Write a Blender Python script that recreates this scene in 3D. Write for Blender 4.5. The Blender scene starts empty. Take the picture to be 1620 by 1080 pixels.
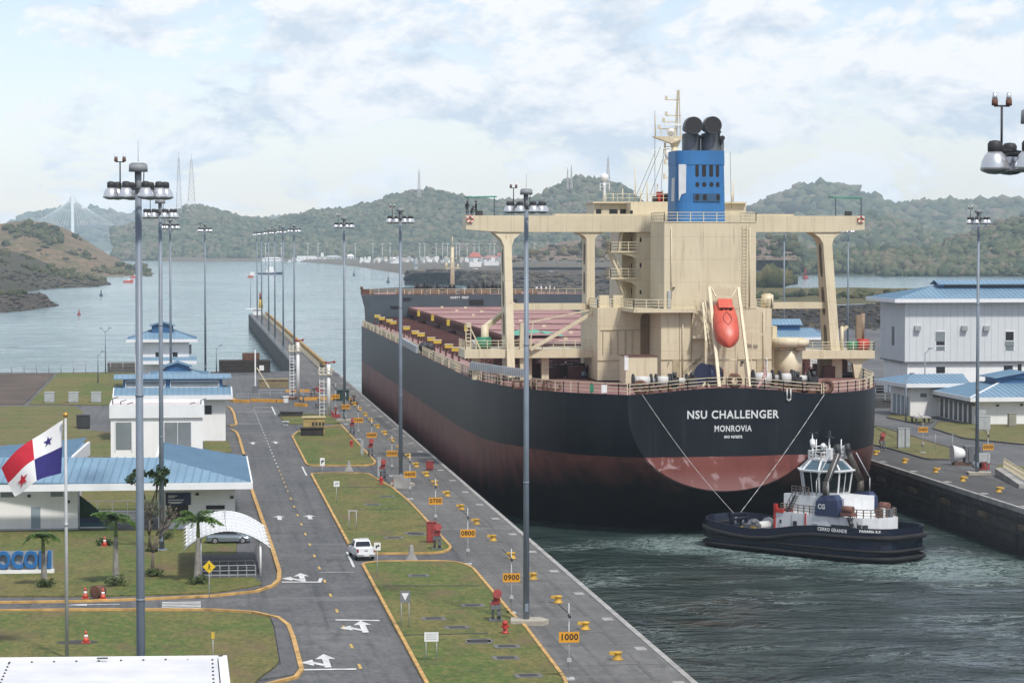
import bpy, math, random
import numpy as np
from math import sin, cos, pi, radians, sqrt, atan2, tan, hypot, exp
from mathutils import Vector, Matrix
SC = bpy.context.scene
COL = SC.collection
RND = random.Random(11)
# ------------------------------------------------------------------ camera
FPX = 4220.0                       # focal length in pixels of the 1620 px wide photograph
HC = 28.3                          # camera height above the quay, metres
PSI = atan2(517.0, FPX)            # heading: lock axis is +Y, camera looks to the right of it
PIT = atan2(158.0, FPX)            # pitch down
cam = bpy.data.cameras.new('camera')
cam.sensor_width = 36.0
cam.lens = FPX / 1620.0 * 36.0
cam.clip_start = 1.0
cam.clip_end = 60000.0
cam_ob = bpy.data.objects.new('camera', cam)
COL.objects.link(cam_ob)
cam_ob.location = (0, 0, HC)
cam_ob.rotation_euler = (pi / 2 - PIT, 0, -PSI)
SC.camera = cam_ob
# ------------------------------------------------------------------ world, sun, exposure
SUN_EL, SUN_AZ = radians(54), radians(158)      # azimuth clockwise from +Y (behind the camera, to its right)
SC.view_settings.view_transform = 'Standard'
SC.view_settings.look = 'None'
SC.view_settings.gamma = 1.0
SC.view_settings.exposure = 0.0
SC.view_settings.use_curve_mapping = False
SC.cycles.use_denoising = True
SC.cycles.max_bounces = 6
SC.cycles.transparent_max_bounces = 12
SC.cycles.volume_bounces = 1
SC.cycles.sample_clamp_indirect = 4.0
world = bpy.data.worlds.new('World')
SC.world = world
world.use_nodes = True
def build_world():
    nt = world.node_tree
    nt.nodes.clear()
    N, L = nt.nodes.new, nt.links.new
    out = N('ShaderNodeOutputWorld')
    sky = N('ShaderNodeTexSky')
    sky.sky_type = 'NISHITA'
    sky.sun_disc = False
    sky.sun_elevation = SUN_EL
    sky.sun_rotation = SUN_AZ
    sky.air_density = 1.0
    sky.dust_density = 0.4
    sky.ozone_density = 1.5
    bg = N('ShaderNodeBackground')
    bg.inputs['Strength'].default_value = 0.15
    tint = N('ShaderNodeMix'); tint.data_type = 'RGBA'; tint.blend_type = 'MULTIPLY'
    tint.inputs[0].default_value = 1.0; tint.inputs[7].default_value = (1.0, 0.93, 1.02, 1)
    L(sky.outputs[0], tint.inputs[6]); L(tint.outputs[2], bg.inputs['Color'])
    tc = N('ShaderNodeTexCoord')
    mp = N('ShaderNodeMapping')
    mp.inputs['Scale'].default_value = (1.0, 1.0, 2.0)
    mp.inputs['Location'].default_value = (3.1, 0.4, 0.13)
    L(tc.outputs['Generated'], mp.inputs['Vector'])
    n1 = N('ShaderNodeTexNoise')
    n1.inputs['Scale'].default_value = 17.0
    n1.inputs['Detail'].default_value = 9.0
    n1.inputs['Roughness'].default_value = 0.60
    n1.inputs['Distortion'].default_value = 0.25
    L(mp.outputs[0], n1.inputs['Vector'])
    mr = N('ShaderNodeMapRange')
    mr.interpolation_type = 'SMOOTHSTEP'
    mr.inputs['From Min'].default_value = 0.43
    mr.inputs['From Max'].default_value = 0.53
    mr.inputs['To Min'].default_value = 0.0
    mr.inputs['To Max'].default_value = 0.96
    L(n1.outputs['Fac'], mr.inputs['Value'])
    n2 = N('ShaderNodeTexNoise')
    n2.inputs['Scale'].default_value = 26.0
    n2.inputs['Detail'].default_value = 10.0
    n2.inputs['Roughness'].default_value = 0.60
    n2.inputs['Distortion'].default_value = 0.35
    mp2 = N('ShaderNodeMapping')
    mp2.inputs['Location'].default_value = (1.7, 5.2, 0.6)
    mp2.inputs['Scale'].default_value = (1.0, 1.0, 1.7)
    L(tc.outputs['Generated'], mp2.inputs['Vector'])
    L(mp2.outputs[0], n2.inputs['Vector'])
    cr = N('ShaderNodeValToRGB')
    cr.color_ramp.elements[0].position = 0.36
    cr.color_ramp.elements[0].color = (0.62, 0.71, 0.82, 1)
    cr.color_ramp.elements[1].position = 0.58
    cr.color_ramp.elements[1].color = (0.97, 0.98, 1.0, 1)
    mp3 = N('ShaderNodeMapping')
    mp3.inputs['Scale'].default_value = (1.0, 1.0, 2.0)
    mp3.inputs['Location'].default_value = (3.1, 0.4, 0.145)
    L(tc.outputs['Generated'], mp3.inputs['Vector'])
    n3 = N('ShaderNodeTexNoise')
    for k in ('Scale', 'Detail', 'Roughness', 'Distortion'): n3.inputs[k].default_value = n1.inputs[k].default_value
    L(mp3.outputs[0], n3.inputs['Vector'])
    df = N('ShaderNodeMath'); df.operation = 'SUBTRACT'
    L(n1.outputs['Fac'], df.inputs[0]); L(n3.outputs['Fac'], df.inputs[1])
    ma = N('ShaderNodeMath'); ma.operation = 'MULTIPLY_ADD'; ma.inputs[1].default_value = 1.1
    L(df.outputs[0], ma.inputs[0]); L(n2.outputs['Fac'], ma.inputs[2])
    L(ma.outputs[0], cr.inputs['Fac'])
    cb = N('ShaderNodeBackground')
    cb.inputs['Strength'].default_value = 1.06
    L(cr.outputs[0], cb.inputs['Color'])
    mx = N('ShaderNodeMixShader')
    L(mr.outputs[0], mx.inputs['Fac'])
    L(bg.outputs[0], mx.inputs[1])
    L(cb.outputs[0], mx.inputs[2])
    L(mx.outputs[0], out.inputs['Surface'])
build_world()
sun = bpy.data.lights.new('sun', 'SUN')
sun.energy = 3.8
sun.angle = radians(5)
sun.color = (1.0, 0.96, 0.9)
sun_ob = bpy.data.objects.new('sun', sun)
COL.objects.link(sun_ob)
sd = Vector((sin(SUN_AZ) * cos(SUN_EL), cos(SUN_AZ) * cos(SUN_EL), sin(SUN_EL)))
sun_ob.rotation_euler = sd.to_track_quat('Z', 'Y').to_euler()
# ------------------------------------------------------------------ where a direction from the viewpoint meets a plane of the place
_r = Vector((cos(PSI), -sin(PSI), 0))
_f = Vector((sin(PSI) * cos(PIT), cos(PSI) * cos(PIT), -sin(PIT)))
_u = Vector((sin(PSI) * sin(PIT), cos(PSI) * sin(PIT), cos(PIT)))
def ray(px, py):
    return _r * ((px - 810) / FPX) + _u * (-(py - 540) / FPX) + _f
def G(px, py, z=0.0):
    d = ray(px, py)
    t = (z - HC) / d.z
    return Vector((d.x * t, d.y * t, z))
def SP(px, py, Y):
    d = ray(px, py)
    t = Y / d.y
    return d.x * t, HC + d.z * t
def D(px, py, depth):
    return Vector((0, 0, HC)) + ray(px, py) * depth
# ------------------------------------------------------------------ mesh builder
SPLIT = {'cross_girder', 'locker', 'deck_machinery', 'fairlead', 'platform_pillar', 'window', 'landing', 'winch_drum', 'ventilator', 'vent', 'vent_head', 'signal_locker', 'fire_locker', 'davit', 'notice_board', 'gangway', 'rope_heap', 'bulkhead_recess', 'stairway', 'wing_awning', 'lettering_board', 'railing', 'star', 'rigging', 'sash'}
class MB:
    def __init__(s):
        s.V = []; s.Fc = []; s.M = []; s.S = []
    def v(s, p):
        s.V.append((p[0], p[1], p[2])); return len(s.V) - 1
    def f(s, ids, m=0, sm=False):
        s.Fc.append(tuple(ids)); s.M.append(m); s.S.append(sm)
    def poly(s, pts, m=0, sm=False):
        s.f([s.v(p) for p in pts], m, sm)
    def box(s, x0, x1, y0, y1, z0, z1, m=0):
        if x0 > x1: x0, x1 = x1, x0
        if y0 > y1: y0, y1 = y1, y0
        if z0 > z1: z0, z1 = z1, z0
        return s.hexa([(x0, y0, z0), (x1, y0, z0), (x1, y1, z0), (x0, y1, z0), (x0, y0, z1), (x1, y0, z1), (x1, y1, z1), (x0, y1, z1)], m)
    def hexa(s, p, m=0):
        i = [s.v(q) for q in p]
        for a in ((0, 3, 2, 1), (4, 5, 6, 7), (0, 1, 5, 4), (1, 2, 6, 5), (2, 3, 7, 6), (3, 0, 4, 7)):
            s.f([i[k] for k in a], m)
        return s
    def obox(s, c, sx, sy, sz, rz=0.0, m=0, mat=None):
        Mx = mat if mat is not None else Matrix.Rotation(rz, 3, 'Z')
        c = Vector(c)
        P = [c + Mx @ Vector((a * sx / 2, b * sy / 2, d * sz / 2)) for d in (-1, 1) for a, b in ((-1, -1), (1, -1), (1, 1), (-1, 1))]
        return s.hexa(P, m)
    def bar(s, p0, p1, w, h=None, m=0):
        p0, p1 = Vector(p0), Vector(p1); h = h or w
        d = p1 - p0; L = d.length
        if L < 1e-6: return s
        q = d.to_track_quat('X', 'Z').to_matrix()
        return s.obox((p0 + p1) / 2, L, w, h, mat=q, m=m)
    def cyl(s, p0, p1, r0, r1=None, n=10, m=0, caps=True, sm=True):
        p0, p1 = Vector(p0), Vector(p1); r1 = r0 if r1 is None else r1
        q = (p1 - p0).to_track_quat('Z', 'Y').to_matrix()
        A = []; B = []
        for k in range(n):
            d = q @ Vector((cos(2 * pi * k / n), sin(2 * pi * k / n), 0))
            A.append(s.v(p0 + d * r0)); B.append(s.v(p1 + d * r1))
        for k in range(n):
            j = (k + 1) % n
            s.f((A[k], A[j], B[j], B[k]), m, sm)
        if caps:
            s.f(A[::-1], m); s.f(B, m)
        return s
    def tube(s, pts, r, n=6, m=0):
        for a, b in zip(pts[:-1], pts[1:]):
            s.cyl(a, b, r, r, n, m)
        return s
    def lathe(s, prof, c=(0, 0, 0), n=16, m=0, mat=None, sm=True):
        c = Vector(c); rings = []
        for r, z in prof:
            rg = []
            for k in range(n):
                p = Vector((r * cos(2 * pi * k / n), r * sin(2 * pi * k / n), z))
                if mat is not None: p = mat @ p
                rg.append(s.v(c + p))
            rings.append(rg)
        for a, b in zip(rings[:-1], rings[1:]):
            for k in range(n):
                j = (k + 1) % n
                s.f((a[k], a[j], b[j], b[k]), m, sm)
        s.f(rings[0][::-1], m); s.f(rings[-1], m)
        return s
    def torus(s, c, axis, R_, r_, n=18, k=8, m=0):
        c = Vector(c); q = Vector(axis).to_track_quat('Z', 'Y').to_matrix()
        I = []
        for a in range(n):
            t = 2 * pi * a / n
            I.append([s.v(c + q @ Vector(((R_ + r_ * cos(2 * pi * b / k)) * cos(t), (R_ + r_ * cos(2 * pi * b / k)) * sin(t), r_ * sin(2 * pi * b / k)))) for b in range(k)])
        for a in range(n):
            for b in range(k):
                s.f((I[a][b], I[(a + 1) % n][b], I[(a + 1) % n][(b + 1) % k], I[a][(b + 1) % k]), m, True)
        return s
    def prism(s, poly, z0, z1, m=0, mside=None):
        """vertical prism over a 2-D outline; z0 / z1 may be numbers"""
        n = len(poly); mside = m if mside is None else mside
        ar = sum(poly[i][0] * poly[(i + 1) % n][1] - poly[(i + 1) % n][0] * poly[i][1] for i in range(n))
        if ar < 0: poly = poly[::-1]
        A = [s.v((p[0], p[1], z0)) for p in poly]; B = [s.v((p[0], p[1], z1)) for p in poly]
        s.f(A[::-1], m); s.f(B, m)
        for i in range(n):
            j = (i + 1) % n
            s.f((A[i], A[j], B[j], B[i]), mside)
        return s
    def extrude(s, poly3, vec, m=0, sm=False):
        """planar 3-D outline extruded along vec"""
        vec = Vector(vec); n = len(poly3)
        A = [s.v(p) for p in poly3]; B = [s.v(Vector(p) + vec) for p in poly3]
        s.f(A[::-1], m); s.f(B, m)
        for i in range(n):
            j = (i + 1) % n
            s.f((A[i], A[j], B[j], B[i]), m, sm)
        return s
    def loft(s, rings, m=0, closed=True, caps=True, sm=True):
        I = [[s.v(p) for p in rg] for rg in rings]
        n = len(I[0])
        for a, b in zip(I[:-1], I[1:]):
            for k in range(n if closed else n - 1):
                j = (k + 1) % n
                s.f((a[k], a[j], b[j], b[k]), m, sm)
        if caps and closed:
            s.f(I[0][::-1], m); s.f(I[-1], m)
        return s
    def grid(s, P, m=0, sm=True):
        return s.loft(P, m, closed=False, caps=False, sm=sm)
    def sphere(s, c, r, n=10, k=6, m=0, sq=(1, 1, 1)):
        c = Vector(c); rings = []
        for i in range(k + 1):
            t = pi * i / k
            rr = max(sin(t), 0.02)
            rings.append([(c.x + sq[0] * r * rr * cos(2 * pi * j / n), c.y + sq[1] * r * rr * sin(2 * pi * j / n), c.z - sq[2] * r * cos(t)) for j in range(n)])
        return s.loft(rings, m)
    def rail(s, pts, h=1.05, step=1.6, r=0.03, bars=3, m=0, tr=None):
        """railing along a polyline of base points"""
        pts = [Vector(p) for p in pts]
        tr = tr or r
        for b in range(bars):
            zz = h * (b + 1) / bars
            for a, c in zip(pts[:-1], pts[1:]):
                rr = tr if b == bars - 1 else r * 0.8
                s.bar(a + Vector((0, 0, zz)), c + Vector((0, 0, zz)), rr * 2, rr * 2, m)
        for a, c in zip(pts[:-1], pts[1:]):
            L = (c - a).length; n = max(1, round(L / step))
            for i in range(n + 1):
                p = a.lerp(c, i / n)
                s.bar(p, p + Vector((0, 0, h)), r * 2.2, r * 2.2, m)
        return s
    def ladder(s, p0, p1, w=0.5, axis=(1, 0, 0), step=0.35, r=0.03, m=0):
        p0, p1, ax = Vector(p0), Vector(p1), Vector(axis) * (w / 2)
        s.bar(p0 - ax, p1 - ax, r * 2, r * 2, m); s.bar(p0 + ax, p1 + ax, r * 2, r * 2, m)
        n = max(2, int((p1 - p0).length / step))
        for i in range(1, n):
            p = p0.lerp(p1, i / n)
            s.bar(p - ax, p + ax, r * 1.6, r * 1.6, m)
        return s
    def stair(s, p0, p1, w, axis, m=0, n=10, rail=True):
        """inclined stair from p0 up to p1, treads across axis"""
        p0, p1, ax = Vector(p0), Vector(p1), Vector(axis).normalized() * (w / 2)
        for sg in (-1, 1):
            s.bar(p0 + ax * sg, p1 + ax * sg, 0.08, 0.25, m)
            if rail:
                up = Vector((0, 0, 0.95))
                s.bar(p0 + ax * sg + up, p1 + ax * sg + up, 0.06, 0.06, m)
                for t in (0.05, 0.35, 0.65, 0.95):
                    q = p0.lerp(p1, t) + ax * sg
                    s.bar(q, q + up, 0.05, 0.05, m)
        for i in range(n):
            q = p0.lerp(p1, (i + 0.5) / n)
            s.bar(q - ax, q + ax, 0.25, 0.04, m)
        return s
    def move(s, Mx):
        s.V = [tuple(Mx @ Vector(p)) for p in s.V]; return s
    def islands(s):
        """pieces that touch (bounding boxes within 6 cm) stay together"""
        par = list(range(len(s.V)))
        def find(i):
            while par[i] != i:
                par[i] = par[par[i]]; i = par[i]
            return i
        for f in s.Fc:
            r = find(f[0])
            for i in f[1:]: par[find(i)] = r
        comp = {}
        for i in range(len(s.V)): comp.setdefault(find(i), []).append(i)
        ks = list(comp); bb = []
        for k in ks:
            P = [s.V[i] for i in comp[k]]
            bb.append(([min(p[a] for p in P) - .03 for a in range(3)], [max(p[a] for p in P) + .03 for a in range(3)]))
        g = list(range(len(ks)))
        def fg(i):
            while g[i] != i: i = g[i]
            return i
        for i in range(len(ks)):
            for j in range(i):
                if all(bb[i][0][a] <= bb[j][1][a] and bb[j][0][a] <= bb[i][1][a] for a in range(3)): g[fg(i)] = fg(j)
        lab = {}
        for n, k in enumerate(ks):
            for i in comp[k]: lab[i] = fg(n)
        return lab
    def split(s, name, mats, parent=None):
        """one object per separate piece"""
        lab = s.islands(); first = None
        for g in sorted(set(lab.values())):
            m = MB(); mp = {}
            for i, p in enumerate(s.V):
                if lab[i] == g: mp[i] = m.v(p)
            for f, mi, sm in zip(s.Fc, s.M, s.S):
                if f[0] in mp: m.f([mp[i] for i in f], mi, sm)
            if m.Fc:
                o = m.build(name, mats, parent, True)
                first = first or o; s.last = s.last + [o] if getattr(s, 'last', None) else [o]
        return first
    def build(s, name, mats, parent=None, recalc=False):
        if not recalc and name in SPLIT and parent is not None: return s.split(name, mats, parent)
        me = bpy.data.meshes.new(name)
        me.from_pydata(s.V, [], s.Fc)
        if not isinstance(mats, (list, tuple)): mats = [mats]
        for m in mats: me.materials.append(m)
        if len(s.Fc):
            me.polygons.foreach_set('material_index', s.M)
            me.polygons.foreach_set('use_smooth', s.S)
        me.update()
        o = bpy.data.objects.new(name, me)
        COL.objects.link(o)
        if parent is not None: adopt(o, parent)
        return o
def adopt(o, parent):
    """child built in world coordinates keeps its place under a parent that is only translated / rotated"""
    o.parent = parent
    o.matrix_parent_inverse = world_matrix(parent).inverted()
def world_matrix(o):
    m = Matrix.LocRotScale(o.location, o.rotation_euler, o.scale)
    if o.parent is not None:
        m = world_matrix(o.parent) @ o.matrix_parent_inverse @ m
    return m
def tag(o, label=None, cat=None, group=None, kind=None):
    if label: o['label'] = label
    if cat: o['category'] = cat
    if group: o['group'] = group
    if kind: o['kind'] = kind
    return o
def thing(name, label, cat, loc=(0, 0, 0), rz=0.0, group=None):
    o = bpy.data.objects.new(name, None)
    o.empty_display_size = 0.5
    COL.objects.link(o)
    o.location = loc; o.rotation_euler = (0, 0, rz)
    return tag(o, label, cat, group)
def local(o, parent):
    """part built in the thing's own coordinates"""
    o.parent = parent
    return o
def kids(o):
    return [c for c in COL.objects if c.parent == o]
def dup(o, loc=None, rz=None, label=None, group=None, parent=None, scale=None, _k=None):
    if _k is None:
        _k = {}
        for c in COL.objects:
            if c.parent is not None: _k.setdefault(c.parent.name, []).append(c)
    c = o.copy(); COL.objects.link(c)
    if parent is not None:
        c.parent = parent; c.matrix_parent_inverse = o.matrix_parent_inverse.copy()
    if loc is not None: c.location = loc
    if rz is not None: c.rotation_euler = (0, 0, rz)
    if scale is not None: c.scale = (scale,) * 3
    if label: c['label'] = label
    if group: c['group'] = group
    for ch in _k.get(o.name, []): dup(ch, parent=c, _k=_k)
    return c
def structure(o, kind='structure'):
    o['kind'] = kind
    return o
def text_mesh(body, size, mb, origin, xdir, ydir, m=0, extrude=0.0, align='CENTER', sx=1.0, bold=0.0, spacing=1.0):
    """lettering as flat faces placed on a plane given by xdir / ydir"""
    cu = bpy.data.curves.new('lettering', 'FONT')
    cu.body = body; cu.size = size; cu.align_x = align; cu.align_y = 'CENTER'
    cu.resolution_u = 3; cu.extrude = extrude; cu.space_character = spacing; cu.offset = bold
    ob = bpy.data.objects.new('lettering', cu)
    COL.objects.link(ob)
    dg = bpy.context.evaluated_depsgraph_get()
    me = bpy.data.meshes.new_from_object(ob.evaluated_get(dg))
    O, X, Y = Vector(origin), Vector(xdir).normalized(), Vector(ydir).normalized()
    Nn = X.cross(Y); base = len(mb.V)
    for q in me.vertices:
        mb.v(O + X * (q.co.x * sx) + Y * q.co.y + Nn * q.co.z)
    for p in me.polygons:
        mb.f([base + i for i in p.vertices], m)
    bpy.data.objects.remove(ob); bpy.data.curves.remove(cu); bpy.data.meshes.remove(me)
    return mb
# ------------------------------------------------------------------ materials
MATS = {}
class NT:
    """small node helper"""
    def __init__(s, name):
        s.m = bpy.data.materials.new(name); s.m.use_nodes = True
        s.t = s.m.node_tree; s.t.nodes.clear()
        s.out = s.n('ShaderNodeOutputMaterial')
        s.p = s.n('ShaderNodeBsdfPrincipled')
        s.l(s.p.outputs[0], s.out.inputs['Surface'])
        s._pos = None
    def n(s, t, **kw):
        q = s.t.nodes.new(t)
        for k, v in kw.items(): setattr(q, k, v)
        return q
    def l(s, a, b): s.t.links.new(a, b)
    def pos(s):
        if s._pos is None: s._pos = s.n('ShaderNodeNewGeometry').outputs['Position']
        return s._pos
    def mapped(s, scale, loc=(0, 0, 0), src=None):
        q = s.n('ShaderNodeMapping')
        q.inputs['Scale'].default_value = scale if hasattr(scale, '__len__') else (scale,) * 3
        q.inputs['Location'].default_value = loc
        s.l(src or s.pos(), q.inputs['Vector'])
        return q.outputs[0]
    def noise(s, scale, detail=5, rough=0.55, loc=(0, 0, 0), src=None, dist=0.0):
        q = s.n('ShaderNodeTexNoise')
        q.inputs['Scale'].default_value = 1.0; q.inputs['Detail'].default_value = detail
        q.inputs['Roughness'].default_value = rough; q.inputs['Distortion'].default_value = dist
        s.l(s.mapped(scale, loc, src), q.inputs['Vector'])
        return q.outputs['Fac']
    def rng(s, val, a, b, c=0.0, d=1.0, smooth=False):
        q = s.n('ShaderNodeMapRange')
        if smooth: q.interpolation_type = 'SMOOTHSTEP'
        q.inputs['From Min'].default_value = a; q.inputs['From Max'].default_value = b
        q.inputs['To Min'].default_value = c; q.inputs['To Max'].default_value = d
        s.l(val, q.inputs['Value'])
        return q.outputs[0]
    def math(s, op, a, b=None):
        q = s.n('ShaderNodeMath', operation=op)
        for i, x in enumerate((a, b)):
            if x is None: continue
            if isinstance(x, (int, float)): q.inputs[i].default_value = x
            else: s.l(x, q.inputs[i])
        return q.outputs[0]
    def mix(s, fac, a, b):
        q = s.n('ShaderNodeMix', data_type='RGBA')
        if isinstance(fac, (int, float)): q.inputs[0].default_value = fac
        else: s.l(fac, q.inputs[0])
        for i, x in ((6, a), (7, b)):
            if isinstance(x, tuple): q.inputs[i].default_value = (x[0], x[1], x[2], 1)
            else: s.l(x, q.inputs[i])
        return q.outputs[2]
    def sep(s, src=None):
        q = s.n('ShaderNodeSeparateXYZ'); s.l(src or s.pos(), q.inputs[0]); return q.outputs
    def bump(s, h, strength=0.3, dist=0.1):
        q = s.n('ShaderNodeBump')
        q.inputs['Strength'].default_value = strength; q.inputs['Distance'].default_value = dist
        s.l(h, q.inputs['Height']); s.l(q.outputs[0], s.p.inputs['Normal'])
    def col(s, c):
        if isinstance(c, tuple): s.p.inputs['Base Color'].default_value = (c[0], c[1], c[2], 1)
        else: s.l(c, s.p.inputs['Base Color'])
    def rough(s, r):
        if isinstance(r, (int, float)): s.p.inputs['Roughness'].default_value = r
        else: s.l(r, s.p.inputs['Roughness'])
def sc(c, k): return tuple(min(1.0, x * k) for x in c)
def mat(name, col, rough=0.6, var=0.12, scale=0.8, metal=0.0, streak=0.0, dirt=(0.12, 0.09, 0.06), bump=0.0, bscale=4.0):
    if name in MATS: return MATS[name]
    t = NT(name)
    c = col
    if var > 0:
        c = t.mix(t.rng(t.noise(scale), 0.3, 0.7), sc(col, 1 - var), sc(col, 1 + var))
    if streak > 0:
        st = t.noise((1.6, 1.6, 0.12), 5, 0.6)
        c = t.mix(t.math('MULTIPLY', t.rng(st, 0.52, 0.75), streak), c, dirt)
    t.col(c); t.rough(rough)
    t.p.inputs['Metallic'].default_value = metal
    if bump > 0: t.bump(t.noise(bscale, 4), bump, 0.05)
    MATS[name] = t.m
    return t.m
# ================================================================== setting: water, ground, quays, roads, lawns
WZ = -5.0                                        # water level; the quay tops are at z = 0
def water_material():
    t = NT('water')
    x, y, z = t.sep()
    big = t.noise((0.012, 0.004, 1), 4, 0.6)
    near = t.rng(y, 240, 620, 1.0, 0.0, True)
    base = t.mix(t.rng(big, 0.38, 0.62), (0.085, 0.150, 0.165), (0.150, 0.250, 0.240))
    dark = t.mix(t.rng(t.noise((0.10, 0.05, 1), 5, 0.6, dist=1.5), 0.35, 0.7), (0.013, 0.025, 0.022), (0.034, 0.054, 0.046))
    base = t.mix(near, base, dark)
    sw = t.noise((0.16, 0.30, 1), 8, 0.66, dist=2.4)
    thread = t.rng(t.math('ABSOLUTE', t.math('SUBTRACT', sw, 0.5)), 0.0, 0.040, 1.0, 0.0, True)
    patch = t.rng(t.noise((0.050, 0.075, 1), 4, 0.6, loc=(4, 9, 0), dist=1.0), 0.46, 0.66, 0, 1, True)
    reach = t.math('MULTIPLY', t.rng(y, 195, 240, 0.12, 1.0), t.rng(y, 275, 312, 1.0, 0.0, True))
    inx = t.math('MULTIPLY', t.rng(x, 30, 36, 0, 1), t.rng(x, 84, 90, 1, 0))
    foam = t.math('MULTIPLY', t.math('MULTIPLY', thread, patch), t.math('MULTIPLY', reach, inx))
    def near_to(x0, y0, r):
        dx = t.math('SUBTRACT', x, x0); dy = t.math('SUBTRACT', y, y0)
        return t.rng(t.math('SQRT', t.math('ADD', t.math('MULTIPLY', dx, dx), t.math('MULTIPLY', dy, dy))), r * .35, r, 1.0, 0.0, True)
    wash = t.math('MAXIMUM', t.math('MAXIMUM', near_to(76.5, 265, 15), near_to(56, 288, 13)), near_to(62, 274, 9))
    th2 = t.rng(t.math('ABSOLUTE', t.math('SUBTRACT', t.noise((0.35, 0.5, 1), 7, 0.7, dist=2.0), 0.5)), 0.0, 0.07, 1.0, 0.0, True)
    foam = t.math('MAXIMUM', foam, t.math('MULTIPLY', t.math('MULTIPLY', th2, wash), 0.9))
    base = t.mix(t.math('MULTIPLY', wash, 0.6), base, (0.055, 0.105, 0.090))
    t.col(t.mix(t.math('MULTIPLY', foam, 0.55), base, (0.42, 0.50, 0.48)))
    t.rough(t.rng(foam, 0, 1, 0.10, 0.7))
    t.p.inputs['IOR'].default_value = 1.33
    w1 = t.noise((0.55, 0.75, 1), 6, 0.62, dist=0.5)
    w2 = t.noise((0.11, 0.15, 1), 4, 0.55, dist=2.0)
    sw2 = t.noise((0.06, 0.09, 1), 5, 0.6, loc=(3, 1, 0), dist=3.5)
    h = t.math('ADD', t.math('MULTIPLY', w1, 0.17), t.math('MULTIPLY', w2, 0.8))
    farw = t.noise((0.035, 0.055, 1), 4, 0.6, dist=0.6)
    h = t.math('ADD', h, t.math('MULTIPLY', t.math('MULTIPLY', farw, t.rng(y, 380, 700, 0.0, 1.0)), 4.5))
    h = t.math('ADD', h, t.math('MULTIPLY', t.math('MULTIPLY', sw2, near), 2.2))
    q = t.n('ShaderNodeBump'); q.inputs['Distance'].default_value = 0.72
    calm = t.rng(t.noise((0.006, 0.0022, 1), 5, 0.6, loc=(2, 5, 0)), 0.40, 0.60, 0.5, 1.25)
    calm = t.math('MULTIPLY', calm, t.rng(t.noise((0.035, 0.05, 1), 4, 0.55, loc=(6, 2, 0), dist=2.0), 0.38, 0.62, 0.35, 1.1))
    t.l(t.math('MULTIPLY', t.rng(y, 250, 3000, 1.0, 0.8), calm), q.inputs['Strength'])
    t.l(h, q.inputs['Height']); t.l(q.outputs[0], t.p.inputs['Normal'])
    return t.m
M_WATER = water_material()
mb = MB()
mb.poly([(-9000, -200, WZ), (14000, -200, WZ), (14000, 15000, WZ), (-9000, 15000, WZ)])
structure(mb.build('water', M_WATER))
def asphalt_material(name, a, b, joints=False):
    t = NT(name)
    n1 = t.noise((0.07, 0.03, 0.1), 6, 0.62)
    n2 = t.noise((1.2, 0.5, 1), 5, 0.6)
    c = t.mix(t.rng(n1, 0.32, 0.68), a, b)
    c = t.mix(t.rng(n2, 0.42, 0.66, 0, 0.55), c, sc(a, 0.7))
    c = t.mix(t.rng(t.noise((2.6, 1.3, 1), 3, 0.7, loc=(3, 7, 0)), 0.48, 0.66, 0, 0.4), c, sc(b, 1.3))
    st = t.noise((1.1, 0.02, 1), 5, 0.65, loc=(5, 2, 0))
    c = t.mix(t.rng(st, 0.50, 0.70, 0, 0.6), c, sc(a, 0.55))
    c = t.mix(t.rng(t.noise((0.05, 0.4, 1), 5, 0.65, loc=(8, 1, 0)), 0.54, 0.70, 0, 0.55), c, sc(b, 1.25))
    c = t.mix(t.rng(t.noise((0.45, 0.18, 1), 6, 0.7, loc=(1, 6, 0)), 0.58, 0.66, 0, 0.5), c, sc(a, 0.5))
    if joints:
        x, y, z = t.sep()
        fy = t.math('ABSOLUTE', t.math('SUBTRACT', t.math('FRACT', t.math('DIVIDE', y, 9.0)), 0.5))
        fx = t.math('ABSOLUTE', t.math('SUBTRACT', t.math('FRACT', t.math('DIVIDE', t.math('ADD', x, 0.6), 4.1)), 0.5))
        j = t.math('MAXIMUM', t.math('LESS_THAN', fy, 0.012), t.math('LESS_THAN', fx, 0.012))
        c = t.mix(t.math('MULTIPLY', j, 0.6), c, sc(a, 0.45))
        pan = t.n('ShaderNodeTexWhiteNoise', noise_dimensions='2D')
        cx = t.n('ShaderNodeCombineXYZ')
        t.l(t.math('FLOOR', t.math('ADD', t.math('DIVIDE', t.math('ADD', x, 0.6), 4.1), 0.0)), cx.inputs[0])
        t.l(t.math('FLOOR', t.math('DIVIDE', y, 9.0)), cx.inputs[1])
        t.l(cx.outputs[0], pan.inputs['Vector'])
        c = t.mix(t.rng(pan.outputs['Value'], 0, 1, 0, 0.45), c, sc(b, 0.55))
    t.col(c); t.rough(0.85)
    t.bump(t.noise(3.0, 5), 0.25, 0.03)
    return t.m
M_ASPHALT = asphalt_material('asphalt', (0.056, 0.058, 0.060), (0.136, 0.135, 0.132))
M_APRON = asphalt_material('quay_concrete', (0.074, 0.073, 0.070), (0.170, 0.165, 0.155), True)
M_APRON_DARK = asphalt_material('weathered_quay_concrete', (0.042, 0.041, 0.039), (0.095, 0.092, 0.086), True)
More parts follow.
